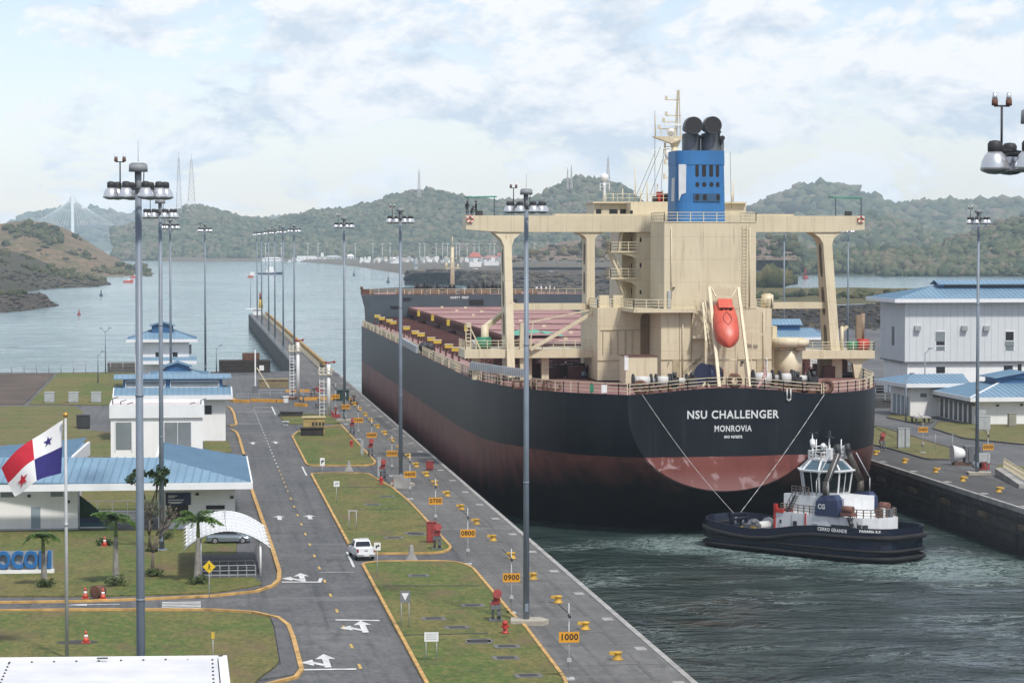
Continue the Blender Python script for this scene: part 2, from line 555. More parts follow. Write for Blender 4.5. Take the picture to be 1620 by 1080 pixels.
def wall_material():
    t = NT('lock_wall')
    x, y, z = t.sep()
    c = t.mix(t.rng(t.noise((0.25, 0.25, 0.9), 6, 0.65), 0.3, 0.7), (0.030, 0.029, 0.027), (0.105, 0.100, 0.092))
    c = t.mix(t.rng(t.noise((1.1, 1.1, 0.10), 4, 0.6), 0.5, 0.72, 0, 0.8), c, (0.018, 0.017, 0.016))
    wet_shade = t.rng(z, -4.6, -3.2, 1.0, 0.0)
    c = t.mix(t.math('MULTIPLY', wet_shade, 0.8), c, (0.012, 0.014, 0.012))
    t.col(c); t.rough(0.8); t.bump(t.noise((0.8, 0.8, 2.2), 5), 0.6, 0.15)
    return t.m
M_WALL = wall_material()
def grass_material(name, g, d, stripes=0.0):
    t = NT(name)
    n1 = t.noise((0.10, 0.045, 1), 6, 0.66, dist=0.5)
    n2 = t.noise((0.55, 0.25, 1), 5, 0.65)
    c = t.mix(t.rng(n1, 0.42, 0.58), g, d)
    c = t.mix(t.rng(n2, 0.38, 0.72, 0, 0.7), c, sc(g, 0.5))
    c = t.mix(t.rng(t.noise((1.6, 0.8, 1), 4, 0.75, loc=(2, 2, 0)), 0.46, 0.62, 0, 0.6), c, sc(d, 1.25))
    c = t.mix(t.rng(t.noise((2.4, 1.1, 1), 4, 0.75, loc=(9, 4, 0)), 0.48, 0.64, 0, 0.65), c, sc(g, 0.45))
    c = t.mix(t.rng(t.noise((0.22, 0.10, 1), 5, 0.6, loc=(7, 3, 0)), 0.54, 0.68, 0, 0.8), c, (0.130, 0.088, 0.042))
    if stripes:
        x, y, z = t.sep()
        s_ = t.n('ShaderNodeMath', operation='SINE'); t.l(t.math('ADD', t.math('MULTIPLY', y, 0.62), t.math('MULTIPLY', n1, 4.0)), s_.inputs[0])
        c = t.mix(t.rng(s_.outputs[0], -0.6, 1.0, 0, stripes), c, sc(d, 0.9))
    t.col(c); t.rough(0.95)
    t.bump(t.noise((5.0, 5.0, 5.0), 4, 0.7), 0.9, 0.08)
    return t.m
M_GRASS = grass_material('lawn_grass', (0.074, 0.120, 0.012), (0.160, 0.134, 0.036))
M_GRASS_B = grass_material('mown_grass', (0.084, 0.120, 0.018), (0.160, 0.134, 0.046), 0.6)
M_DIRT = mat('bare_earth', (0.085, 0.062, 0.046), 0.95, 0.3, 0.12, bump=0.4)
M_KERB_Y = mat('yellow_kerb_paint', (0.46, 0.275, 0.085), 0.75, 0.35, 0.9)
M_KERB_G = mat('kerb_concrete', (0.34, 0.31, 0.25), 0.8, 0.25, 0.7)
M_KERB_D = mat('dark_kerb', (0.08, 0.075, 0.07), 0.8, 0.25, 0.7)
M_PAINT_W = mat('road_paint_white', (0.55, 0.55, 0.53), 0.7, 0.3, 1.3)
M_PAINT_Y = mat('road_paint_yellow', (0.50, 0.32, 0.08), 0.7, 0.25, 1.3)
M_WALK = asphalt_material('pavement', (0.070, 0.070, 0.072), (0.11, 0.11, 0.112))
# left land: one sheet of asphalt with its bank to the water
mb = MB(); mb.prism([(-700, -150), (24.4, -150), (24.4, 585), (-700, 585)], -16, -0.02)
structure(mb.build('ground', [M_ASPHALT]))
def quay(x0, x1, y0, y1, top):
    mb = MB(); mb.prism([(x0, y0), (x1, y0), (x1, y1), (x0, y1)], -16, 0.0, 0, 1)
    return mb
mb = quay(24.4, 32.5, -150, 1042, 0);
structure(mb.build('quay', [M_APRON, M_WALL]))
mb = quay(88.0, 95.6, -150, 640, 0)
structure(mb.build('quay', [M_APRON_DARK, M_WALL]))
mb = MB(); mb.prism([(95.6, -150), (1500, -150), (1500, 760), (95.6, 760)], -16, -0.02); mb.prism([(190, 760), (1500, 760), (1500, 1030), (190, 1030)], -16, -0.03)
structure(mb.build('ground', [M_ASPHALT]))
# pale coping line and rubbing strips of the chamber walls
M_COPING = mat('coping_concrete', (0.30, 0.29, 0.27), 0.8, 0.3, 0.5)
mb = MB()
for y in range(140, 1040, 12):
    mb.box(32.12, 32.54, y, y + 11.94, -0.5, 0.05)
structure(mb.build('quay_coping', M_COPING))
mb = MB()
for y in range(140, 640, 12):
    mb.box(87.96, 88.36, y, y + 11.94, -0.5, 0.05)
structure(mb.build('quay_coping', M_COPING))
# rubber fender strips and ledges on the right chamber wall
M_FEND = mat('worn_fender', (0.13, 0.10, 0.06), 0.8, 0.4, 0.9)
M_LEDGE = mat('wet_ledge', (0.05, 0.048, 0.045), 0.7, 0.3, 0.6)
mb = MB()
mb.box(87.86, 88.0, 140, 640, -1.35, -1.0, 0)
mb.box(87.80, 88.0, 140, 640, -2.9, -2.7, 0)
structure(mb.build('quay_ledge', [M_LEDGE]))
fender_spots = [(243 + k * 14.6, z) for k in range(8) for z in (-1.95,)]
fp = None
for k, (y, z) in enumerate(fender_spots):
    if fp is None:
        mb = MB(); mb.box(87.70, 87.99, -1.7, 1.7, -0.28, 0.28, 0)
        fp = mb.build('wall_fender', M_FEND); o = fp
        tag(o, None, 'fender', 'fenders on the far chamber wall')
    else:
        o = dup(fp)
    o.location = (0, y, z)
    o['label'] = '%s worn fender strip from the near end of the far chamber wall' % ['first', 'second', 'third', 'fourth', 'fifth', 'sixth', 'seventh', 'eighth'][k]
# thin drainage joints and pale cover plates of the left quay top
mb = MB()
for k in range(26):
    y = 168 + k * 14.63
    mb.box(31.0, 31.75, y - 0.9, y + 0.5, 0.0, 0.012, 0)
structure(mb.build('quay_plate', [M_COPING]))
mb = MB()
for k in range(26):
    y = 175 + k * 14.63
    mb.box(29.9, 30.02, y - 5.5, y + 0.6, 0.0, 0.010, 0)
    mb.box(27.4, 29.9, y + 0.5, y + 0.66, 0.0, 0.010, 0)
structure(mb.build('quay_joint', [M_KERB_D]))
mb = MB()
for k in range(14):
    y = 232 + k * 14.63
    mb.box(88.7, 89.5, y - 0.7, y + 0.7, 0.0, 0.012, 0)
structure(mb.build('quay_plate', [M_COPING]))
def rounded(pts, r=2.0, n=4):
    """2-D outline with rounded corners"""
    out = []
    N = len(pts)
    for i in range(N):
        a, b, c = Vector(pts[i - 1]), Vector(pts[i]), Vector(pts[(i + 1) % N])
        u, w = (a - b), (c - b)
        k = min(r, u.length * 0.45, w.length * 0.45)
        p, q = b + u.normalized() * k, b + w.normalized() * k
        for j in range(n + 1):
            t = j / n
            out.append(tuple((1 - t) ** 2 * p + 2 * t * (1 - t) * b + t * t * q))
    return out
def inset(poly, d):
    n = len(poly)
    ar = sum(poly[i][0] * poly[(i + 1) % n][1] - poly[(i + 1) % n][0] * poly[i][1] for i in range(n))
    s_ = 1 if ar > 0 else -1
    out = []
    for i in range(n):
        a, b, c = Vector(poly[i - 1]), Vector(poly[i]), Vector(poly[(i + 1) % n])
        t = (c - a)
        if t.length < 1e-6: t = b - a
        t.normalize()
        out.append((b.x - t.y * d * s_, b.y + t.x * d * s_))
    return out
def lawn(px, grass, kerb=None, r=2.5, kw=0.25, name='lawn', z=0.10):
    pts = [(g.x, g.y) for g in (G(*p) for p in px)]
    out = rounded(pts, r)
    inner = inset(out, kw) if kerb else out
    mb = MB(); mb.prism(inner, -0.015, z)
    structure(mb.build(name, grass))
    if kerb:
        mb = MB(); n = len(out)
        A = [mb.v((p[0], p[1], -0.015)) for p in out]; B = [mb.v((p[0], p[1], 0.17)) for p in out]
        C = [mb.v((p[0], p[1], 0.17)) for p in inner]; E = [mb.v((p[0], p[1], -0.01)) for p in inner]
        for i in range(n):
            j = (i + 1) % n
            mb.f((A[i], A[j], B[j], B[i])); mb.f((B[i], B[j], C[j], C[i])); mb.f((C[i], C[j], E[j], E[i]))
        structure(mb.build('kerb', kerb))
    return out
# strips between road and quay
lawn([(672, 1082), (571, 893), (592, 889), (716, 888), (748, 897), (812, 972), (832, 990), (898, 1077), (902, 1100), (682, 1100)], M_GRASS, M_KERB_Y, 2.2)
lawn([(552, 866), (490, 749), (582, 749), (622, 772), (651, 796), (717, 868), (700, 876), (562, 877)], M_GRASS, M_KERB_Y, 2.0)
lawn([(483, 734), (461, 691), (470, 683), (540, 672), (596, 732), (590, 737), (487, 737)], M_GRASS, M_KERB_Y, 2.0)
lawn([(452, 671), (440, 655), (520, 655), (539, 670)], M_GRASS, None, 1.0)
# lawn with the palms, and the one in front of it
lawn([(-900, 946), (-900, 838), (376, 838), (372, 900), (412, 921), (415, 926), (345, 938), (180, 943)], M_GRASS, None, 3.0)
lawn([(-900, 1090), (-900, 968), (330, 968), (425, 974), (432, 992), (442, 1052), (405, 1075), (395, 1100)], M_GRASS, None, 3.0)
# far lawns on the left
lawn([(-700, 724), (-700, 642), (118, 643), (132, 652), (122, 680), (178, 684), (176, 724)], M_GRASS_B, None, 2.0)
lawn([(92, 590), (214, 590), (190, 641), (45, 640)], M_GRASS, None, 2.0)
lawn([(-700, 640), (-700, 591), (86, 591), (38, 640)], M_DIRT, None, 2.0, name='bare_ground')
lawn([(60, 806), (60, 742), (252, 742), (252, 806)], M_GRASS, None, 0.5)
lawn([(324, 719), (322, 698), (362, 698), (367, 716)], M_GRASS, None, 0.5)
# right bank
lawn([(1379, 704), (1378, 673), (1396, 676), (1512, 711), (1508, 728), (1465, 727), (1410, 711)], M_GRASS_B, M_KERB_D, 1.2)
lawn([(1402, 661), (1408, 655), (1470, 661), (1478, 667), (1462, 673)], M_GRASS_B, M_KERB_D, 1.0)
lawn([(1474, 678), (1482, 668), (1700, 672), (1700, 708), (1620, 704), (1524, 694)], M_GRASS_B, M_KERB_D, 1.0)
lawn([(1574, 742), (1580, 735), (1700, 745), (1700, 800), (1625, 772)], M_GRASS_B, None, 1.0)
# kerb lines that are not round a lawn
def kerb_line(px, m, w=0.34, h=0.16, name='kerb'):
    P = [G(*p) for p in px]
    mb = MB()
    for i, p in enumerate(P):
        a, c = P[max(i - 1, 0)], P[min(i + 1, len(P) - 1)]
        t = (c - a).normalized(); nx = Vector((-t.y, t.x, 0)) * (w / 2)
        I = [mb.v(p + nx + Vector((0, 0, -0.02))), mb.v(p + nx + Vector((0, 0, h))), mb.v(p - nx + Vector((0, 0, h))), mb.v(p - nx + Vector((0, 0, -0.02)))]
        if i:
            for k in range(3): mb.f((J[k], J[k + 1], I[k + 1], I[k]))
        J = I
    structure(mb.build(name, m))
kerb_line([(-900, 956), (-40, 954), (120, 952), (240, 948), (340, 943), (405, 936), (432, 927), (441, 918), (442, 905), (430, 866), (404, 792), (392, 756)], M_KERB_Y, 0.36)
kerb_line([(-900, 967), (-40, 967), (120, 965), (330, 965), (400, 969), (440, 978), (456, 990), (464, 1010), (477, 1060), (468, 1072), (420, 1084)], M_KERB_Y, 0.32)
kerb_line([(386, 720), (378, 692), (374, 684), (366, 680)], M_KERB_Y, 0.36)
kerb_line([(362, 674), (374, 672), (370, 654), (365, 646), (360, 644)], M_KERB_Y, 0.4)
# raised pavement between the lawn corner and the kerb
mb = MB()
mb.prism([(g.x, g.y) for g in (G(*p) for p in [(377, 838), (402, 838), (428, 900), (438, 918), (428, 926), (372, 940), (345, 940), (415, 927), (372, 902)])], -0.015, 0.09)
structure(mb.build('pavement', M_WALK))
mb = MB()
mb.prism([(g.x, g.y) for g in (G(*p) for p in [(428, 977), (440, 980), (454, 992), (474, 1056), (464, 1068), (410, 1076), (444, 1052), (434, 992)])], -0.015, 0.09)
structure(mb.build('pavement', M_WALK))
# yellow cross kerb where the road bends before the gates
mb = MB()
for a, b in (((360, 631), (372, 636)), ((374, 636), (393, 637)), ((397, 635), (437, 636)), ((438, 636), (452, 636)), ((467, 642), (485, 643)), ((474, 633), (545, 632)), ((452, 620), (490, 620))):
    p, q = G(*a), G(*b)
    mb.bar(p + Vector((0, 0, 0.25)), q + Vector((0, 0, 0.25)), 0.5, 0.55)
structure(mb.build('kerb', mat('orange_kerb_paint', (0.55, 0.27, 0.04), 0.7, 0.2, 0.7)))
# road markings: 6 mm sheets
RZ = 0.006
def mark(pts, m, mb):
    z = RZ + 0.0012 * (len(mb.Fc) % 17)
    mb.poly([(p[0], p[1], z) for p in pts], m)
mk = MB()
def xr(px, py): g = G(px, py); return g.x, g.y
# centre dashes
y = 176.0
cx = 11.45
k = 0
while y < 455:
    L = 2.0 if y < 300 else 1.6
    w = 0.10 if y < 300 else 0.08
    mark([(cx - w, y), (cx + w, y), (cx + w, y + L), (cx - w, y + L)], 1 if y < 330 else 0, mk)
    y += 9.0 if y < 300 else 5.5
def arrow(cx, cy, s=1.0, turn=True, w=1.0, flip=1):
    """straight-and-left arrow painted along the lane, pointing up the lane"""
    sh = 0.28 * w
    mark([(cx - sh, cy - 2.6 * s), (cx + sh, cy - 2.6 * s), (cx + sh, cy + 1.2 * s), (cx - sh, cy + 1.2 * s)], 0, mk)
    mark([(cx - 0.85 * w, cy + 1.2 * s), (cx + 0.85 * w, cy + 1.2 * s), (cx, cy + 3.4 * s)], 0, mk)
    if turn:
        a = -flip
        mark([(cx + a * sh, cy - 1.9 * s), (cx + a * 1.2 * w, cy - 0.7 * s), (cx + a * 1.2 * w, cy + 0.3 * s), (cx + a * sh, cy - 0.9 * s)], 0, mk)
        mark([(cx + a * 1.1 * w, cy - 1.6 * s), (cx + a * 2.2 * w, cy - 0.2 * s), (cx + a * 1.1 * w, cy + 1.0 * s)], 0, mk)
for (px, py, tr) in ((478, 914, True), (575, 992, True), (516, 1046, True)):
    X, Y = xr(px, py); arrow(X, Y, 1.0, tr, .8)
for (px, py) in ((442, 819), (490, 818), (400, 701), (436, 700)):
    X, Y = xr(px, py); arrow(X, Y, 0.7, False, .8)
# stop lines
for a, b in (((446, 921), (508, 921)), ((531, 981), (601, 982)), ((479, 1060), (564, 1059)), ((507, 905), (560, 905))):
    (x0, y0), (x1, y1) = xr(*a), xr(*b)
    w = 0.55 if a[0] != 507 else 0.18
    mark([(x0, y0), (x1, y1), (x1, y1 + w), (x0, y0 + w)], 0, mk)
# edge lines
def stripe(a, b, w, m=0):
    (x0, y0), (x1, y1) = xr(*a), xr(*b)
    d = Vector((x1 - x0, y1 - y0)).normalized(); nx = Vector((-d.y, d.x)) * w / 2
    mark([(x0 + nx.x, y0 + nx.y), (x0 - nx.x, y0 - nx.y), (x1 - nx.x, y1 - nx.y), (x1 + nx.x, y1 + nx.y)], m, mk)
stripe((478, 738), (485, 752), 0.22); stripe((549, 873), (560, 897), 0.22); stripe((430, 643), (436, 656), 0.25)
stripe((401, 644), (430, 644), 0.5); stripe((376, 651), (430, 651), 0.5); stripe((376, 670), (410, 670), 0.4)
stripe((505, 921), (508, 914), 0.3);
# zebra crossing and side-road arrows
(xa, ya), (xb, yb) = xr(256, 963), xr(318, 963)
(_, yt) = xr(256, 951)
n = 5
for k in range(n):
    y0 = ya + (yt - ya) * k / n
    mark([(xa, y0), (xb, y0), (xb, y0 + (yt - ya) / n * 0.55), (xa, y0 + (yt - ya) / n * 0.55)], 0, mk)
def side_arrow(px, py, s):
    X, Y = xr(px, py)
    mark([(X - 1.9, Y - .14), (X + 0.6, Y - .14), (X + 0.6, Y + .14), (X - 1.9, Y + .14)] if s < 0 else [(X - 0.6, Y - .14), (X + 1.9, Y - .14), (X + 1.9, Y + .14), (X - 0.6, Y + .14)], 0, mk)
    d = 1 if s > 0 else -1
    mark([(X + d * 0.6 - d * 1.2, Y - .55), (X + d * 0.6 - d * 1.2, Y + .55), (X - d * 2.2, Y)][::1], 0, mk)
side_arrow(150, 956, 1); side_arrow(168, 963, 1)
structure(mk.build('road_marking', [M_PAINT_W, M_PAINT_Y]))
# drain slots across the lawns and inspection covers: dark flush gratings
M_GRATE = mat('drain_grating', (0.030, 0.030, 0.028), 0.7, 0.3, 2.0)
M_COVER = mat('concrete_cover', (0.13, 0.125, 0.115), 0.9, 0.25, 1.0)
mb = MB()
for (a, b) in (((605, 926), (758, 926)), ((636, 1004), (772, 1001)), ((560, 806), (640, 805)), ((524, 771), (624, 769))):
    p, q = G(*a, 0.1), G(*b, 0.1)
    mb.bar(p + Vector((0, 0, 0.005)), q + Vector((0, 0, 0.005)), 0.35, 0.03, 0)
structure(mb.build('drain_channel', [M_GRATE]))
cov = [(662, 910), (748, 957), (686, 978), (723, 992), (757, 1015), (800, 1040), (836, 1068), (759, 1013), (802, 1022), (623, 850), (655, 843), (612, 785), (590, 798), (660, 845)]
cp = None
for k, (px, py) in enumerate(cov):
    mbx = MB();
    if cp is None:
        mbx.box(-0.9, 0.9, -0.8, 0.8, 0, 0.03, 0); mbx.box(-0.6, 0.6, -0.5, 0.5, 0.03, 0.04, 1)
        cp = mbx.build('inspection_cover', [M_COVER, M_GRATE]); o = cp
        tag(o, 'dark flush inspection cover set in the lawn beside the quay', 'manhole cover', 'inspection covers in the quay lawns')
    else: o = dup(cp)
    o.location = G(px, py, 0.1)
# ================================================================== far banks, hills and forest
def interp(pts, x):
    if x <= pts[0][0]: return pts[0][1]
    for (a, b), (c, d) in zip(pts[:-1], pts[1:]):
        if x <= c: return b + (d - b) * (x - a) / (c - a)
    return pts[-1][1]
def vnoise(x, y, seed=0):
    def h(i, j):
        v = sin(i * 127.1 + j * 311.7 + seed * 74.7) * 43758.5453
        return v - math.floor(v)
    i, j = math.floor(x), math.floor(y); u, v = x - i, y - j
    u = u * u * (3 - 2 * u); v = v * v * (3 - 2 * v)
    return (h(i, j) * (1 - u) + h(i + 1, j) * u) * (1 - v) + (h(i, j + 1) * (1 - u) + h(i + 1, j + 1) * u) * v
def fbm(x, y, seed=0, o=4):
    s_ = 0; a = 0.5
    for k in range(o):
        s_ += a * vnoise(x, y, seed + k); x *= 2.03; y *= 2.03; a *= 0.5
    return s_ - 0.5
class Ridge:
    """a hill: crest line given by what is seen from the viewpoint at a stated distance, foot nearer, back slope beyond"""
    def __init__(s, x0, x1, crest, dc, df, zf=WZ, nu=90, nv=26, prof=None, rough=6.0, seed=1, back=900, dcf=None, shore=None, lift=0.0):
        s.lift = lift
        s.crest, s.dc, s.df, s.zf, s.prof, s.rough, s.seed = crest, dc, df, zf, prof, rough, seed
        s.x0, s.x1, s.back, s.shore = x0, x1, back, shore
        s.nu, s.nv = nu, nv
    def foot(s, px):
        if s.shore is not None: return G(px, interp(s.shore, px), s.zf)
        return D(px, 430, s.df if not callable(s.df) else s.df(px)).xy.to_3d() + Vector((0, 0, s.zf))
    def top(s, px):
        return D(px, interp(s.crest, px) + s.lift, s.dc if not callable(s.dc) else s.dc(px))
    def pt(s, px, v, nz=True):
        a, b = s.foot(px), s.top(px)
        if v <= 1:
            h = s.prof(v) if s.prof else v ** 0.8
            p = Vector((a.x + (b.x - a.x) * v, a.y + (b.y - a.y) * v, a.z + (b.z - a.z) * h))
            k = sin(pi * min(v, 1)) ** 0.7 if 0 < v < 1 else 0.0
        else:
            d = Vector((b.x, b.y, 0)).normalized(); t = (v - 1)
            p = b + d * (s.back * t); p.z = b.z + (s.zf - b.z) * min(1, t * t * 1.2 + 0.1 * t); k = 0.4 * min(1, t * 3)
        if nz:
            q = s.rough
            p.z += k * q * 2 * fbm(p.x / (q * 9), p.y / (q * 9), s.seed) + (0.25 * q * fbm(p.x / (q * 2), p.y / (q * 2), s.seed + 9) if v > 0 else 0)
        return p
    def build(s, name, m):
        mb = MB(); rows = []
        for j in range(s.nv + 9):
            v = j / s.nv if j <= s.nv else 1 + (j - s.nv) / 8
            rows.append([s.pt(s.x0 + (s.x1 - s.x0) * i / s.nu, v) for i in range(s.nu + 1)])
        mb.grid(rows)
        return structure(mb.build(name, m))
def hill_material(name, a, b, c, sc1=0.012, rock=None):
    t = NT(name)
    n1 = t.noise(sc1, 6, 0.62); n2 = t.noise(sc1 * 4, 6, 0.65, loc=(3, 8, 1))
    k = t.mix(t.rng(n1, 0.38, 0.62), a, b)
    k = t.mix(t.rng(n2, 0.50, 0.66), k, c)
    if rock:
        k = t.mix(t.rng(t.noise((sc1 * 9, sc1 * 9, sc1 * 40), 6, 0.7), 0.48, 0.66), k, rock)
    t.col(k); t.rough(0.95)
    t.bump(t.noise(sc1 * 14, 6, 0.7), 1.0, 4.0)
    return t.m
M_FOREST = hill_material('forest_floor', (0.030, 0.048, 0.018), (0.055, 0.070, 0.026), (0.075, 0.075, 0.036))
M_BROWN = hill_material('dry_hillside', (0.265, 0.170, 0.090), (0.130, 0.120, 0.042), (0.33, 0.225, 0.14), 0.03, (0.12, 0.095, 0.07))
M_DARKBANK = hill_material('rocky_bank', (0.110, 0.082, 0.060), (0.062, 0.056, 0.038), (0.170, 0.128, 0.090), 0.035, (0.030, 0.027, 0.024))
M_GREENBANK = hill_material('grassy_bank', (0.070, 0.075, 0.025), (0.085, 0.062, 0.042), (0.105, 0.090, 0.035), 0.03, (0.060, 0.052, 0.040))
hills = []
# far blue ridges
far1 = Ridge(-160, 620, [(-160, 372), (0, 358), (45, 340), (90, 331), (150, 332), (190, 340), (260, 350), (420, 348), (620, 340)], 10500, 9300, nu=80, nv=14, rough=22, seed=3, back=1500, lift=6)
far1.build('hill', M_FOREST)
far2 = Ridge(1080, 1800, [(1080, 345), (1180, 338), (1220, 318), (1262, 302), (1297, 290), (1330, 296), (1370, 310), (1410, 328), (1450, 326), (1490, 322), (1540, 325), (1590, 320), (1640, 328), (1800, 335)], 6900, 5600, nu=90, nv=16, rough=22, seed=5, back=1500, lift=6)
far2.build('hill', M_FOREST)
# middle ridges
mid1 = Ridge(180, 1130, [(180, 362), (225, 350), (270, 338), (305, 322), (340, 332), (380, 343), (430, 349), (470, 340), (500, 332), (548, 330), (585, 322), (620, 310), (650, 302), (676, 299), (700, 303), (750, 314), (800, 318), (842, 315), (880, 292), (915, 281), (950, 284), (985, 292), (1010, 318), (1050, 332), (1130, 345)], 5400, 4680, nu=200, nv=26, rough=14, seed=7, back=1200, lift=6)
mid1.build('hill', M_FOREST)
mid2 = Ridge(1100, 1800, [(1100, 352), (1170, 348), (1230, 352), (1300, 356), (1340, 350), (1380, 342), (1425, 352), (1470, 372), (1520, 380), (1800, 380)], 4700, 4000, nu=110, nv=16, rough=12, seed=8, back=900, lift=6)
mid2.build('hill', M_FOREST)
low1 = Ridge(330, 1000, [(330, 386), (380, 378), (450, 366), (520, 372), (600, 380), (680, 372), (740, 362), (800, 366), (900, 372), (1000, 378)], 4820, 4520, nu=120, nv=12, rough=8, seed=9, back=300, lift=6)
low1.build('hill', M_FOREST)
# right forest shore and the hill behind it
near1 = Ridge(1390, 1900, [(1390, 425), (1430, 414), (1460, 396), (1500, 380), (1550, 360), (1600, 344), (1640, 334), (1900, 318)], 3150, 2560, nu=90, nv=22, rough=7, seed=12, back=700, lift=9)
near1.build('hill', M_FOREST)
shore1 = Ridge(1120, 1900, [(1120, 404), (1200, 404), (1300, 406), (1420, 404), (1500, 410), (1900, 412)], 2950, 2640, nu=100, nv=8, rough=4, seed=13, back=300, prof=lambda v: v ** 0.6)
shore1.build('shore', M_FOREST)
# left banks
bankC = Ridge(-200, 236, [(-200, 350), (0, 354), (40, 348), (75, 352), (105, 362), (130, 376), (155, 392), (175, 404), (195, 414), (215, 424), (236, 434)], 2900, 2300, shore=[(-200, 436), (120, 436), (180, 437), (216, 436), (236, 437)], nu=150, nv=70, rough=4.5, seed=21, back=600,
              prof=lambda v: 0.12 * min(1, v / .05) + sum(0.13 * min(1, max(0, (v - .12 - .11 * k) / .035)) for k in range(4)) + 0.36 * max(0, (v - .55) / .45) ** 1.2)
bankC.build('shore', M_BROWN)
bankB = Ridge(-200, 171, [(-200, 380), (0, 394), (40, 402), (80, 418), (110, 432), (135, 440), (150, 441), (171, 449)], 2150, 1800, shore=[(-200, 470), (0, 468), (62, 458), (90, 456), (150, 454), (171, 450)], nu=110, nv=34, rough=2.2, seed=23, back=120,
              prof=lambda v: 0.30 * min(1, v / 0.10) + 0.70 * max(0, (v - 0.25) / 0.75))
bankB.build('shore', M_GREENBANK)
bankA = Ridge(-200, 91, [(-200, 455), (0, 464), (30, 464), (62, 463), (74, 466), (80, 476), (91, 486)], 1420, 1280, shore=[(-200, 500), (0, 495), (40, 492), (70, 487), (91, 484)], nu=80, nv=26, rough=1.6, seed=25, back=60,
              prof=lambda v: min(1, v * 1.8) ** 0.8)
bankA.build('shore', M_DARKBANK)
# quarried bank behind the bow, with the terraced spoil hill
dam = Ridge(640, 1240, [(640, 438), (655, 432), (700, 431), (800, 430), (1240, 432)], 2050, 1700, shore=[(640, 442), (700, 447), (760, 455), (840, 468), (1240, 480)], nu=160, nv=40, rough=3.2, seed=31, back=900, prof=lambda v: .3 * min(1, v / .10) + .3 * min(1, max(0, (v - .28) / .08)) + .3 * min(1, max(0, (v - .52) / .08)) + 0.1 * v)
dam.build('shore', M_DARKBANK)
flat = Ridge(250, 1260, [(250, 407), (600, 406), (800, 408), (1260, 410)], 4600, 2100, shore=[(250, 414), (470, 414), (560, 421), (640, 434), (660, 433), (800, 434), (1260, 436)], nu=120, nv=16, rough=1.0, seed=33, back=600, prof=lambda v: min(1.0, 0.35 * min(1, v * 8) + 0.65 * v))
M_FLAT = hill_material('lake_bank', (0.15, 0.115, 0.085), (0.115, 0.105, 0.055), (0.21, 0.17, 0.13), 0.02, (0.10, 0.088, 0.072))
flat.build('shore', M_FLAT)
spoil = Ridge(800, 1260, [(800, 420), (822, 408), (845, 396), (870, 388), (895, 382), (930, 379), (960, 374), (990, 372), (1260, 380)], 2700, 2350, zf=12, nu=130, nv=40, rough=2.5, seed=35, back=500,
              prof=lambda v: sum(0.2 * min(1, max(0, (v - 0.2 * k - 0.10) / 0.06)) for k in range(5)) * 0.92 + 0.08 * v)
M_SPOIL = hill_material('spoil_terraces', (0.30, 0.205, 0.135), (0.235, 0.165, 0.115), (0.16, 0.14, 0.075), 0.02, (0.10, 0.085, 0.070))
spoil.build('hill', M_SPOIL)
# right embankment behind the basins, pale grass on top
emb = Ridge(1150, 1500, [(1150, 481), (1200, 483), (1300, 484), (1400, 480), (1500, 476)], 1010, 850, zf=-0.5, nu=60, nv=12, rough=0.8, seed=41, back=20, prof=lambda v: v)
emb.build('shore', hill_material('gravel_bank', (0.050, 0.045, 0.042), (0.065, 0.058, 0.052), (0.040, 0.037, 0.035), 0.1, (0.032, 0.030, 0.028)))
emb2 = Ridge(1150, 1500, [(1150, 473), (1230, 470), (1290, 467), (1330, 468), (1400, 466), (1500, 466)], 1330, 1015, shore=[(1150, 481), (1200, 482), (1300, 483), (1400, 479), (1500, 476)], zf=4.2, nu=70, nv=10, rough=1.2, seed=43, back=60, prof=lambda v: v)
emb2.build('shore', hill_material('dry_grass_bank', (0.20, 0.175, 0.055), (0.11, 0.115, 0.045), (0.24, 0.19, 0.07), 0.05))
# ---- forest crowns: leaf-clump domes scattered over the hills, one mesh per wood
ICO = None
def ico():
    global ICO
    if ICO is None:
        import bmesh
        bm = bmesh.new(); bmesh.ops.create_icosphere(bm, subdivisions=1, radius=1.0)
        bm.verts.ensure_lookup_table()
        ICO = (np.array([v.co[:] for v in bm.verts]), np.array([[v.index for v in f.verts] for f in bm.faces]))
        bm.free()
    return ICO
def crown_material(name, cols):
    t = NT(name)
    g = t.n('ShaderNodeNewGeometry')
    cr = t.n('ShaderNodeValToRGB'); cr.color_ramp.interpolation = 'LINEAR'
    el = cr.color_ramp.elements
    while len(el) < len(cols): el.new(0.5)
    for i, c in enumerate(cols):
        el[i].position = i / (len(cols) - 1); el[i].color = (c[0], c[1], c[2], 1)
    big = t.noise(0.006, 4, 0.6)
    v = t.math('ADD', t.math('MULTIPLY', g.outputs['Random Per Island'], 0.70), t.rng(big, 0.36, 0.64, -0.12, 0.42))
    t.l(v, cr.inputs[0])
    c = t.mix(t.rng(t.noise(0.55, 3, 0.7), 0.3, 0.75, 0, 0.6), cr.outputs[0], (0.018, 0.030, 0.012))
    t.col(c); t.rough(0.9)
    t.bump(t.noise(0.6, 4, 0.75), 1.0, 1.2)
    return t.m
M_CROWN = crown_material('tree_crowns', [(0.024, 0.040, 0.020), (0.046, 0.072, 0.030), (0.074, 0.100, 0.042), (0.110, 0.125, 0.058), (0.165, 0.145, 0.082), (0.190, 0.152, 0.108)])
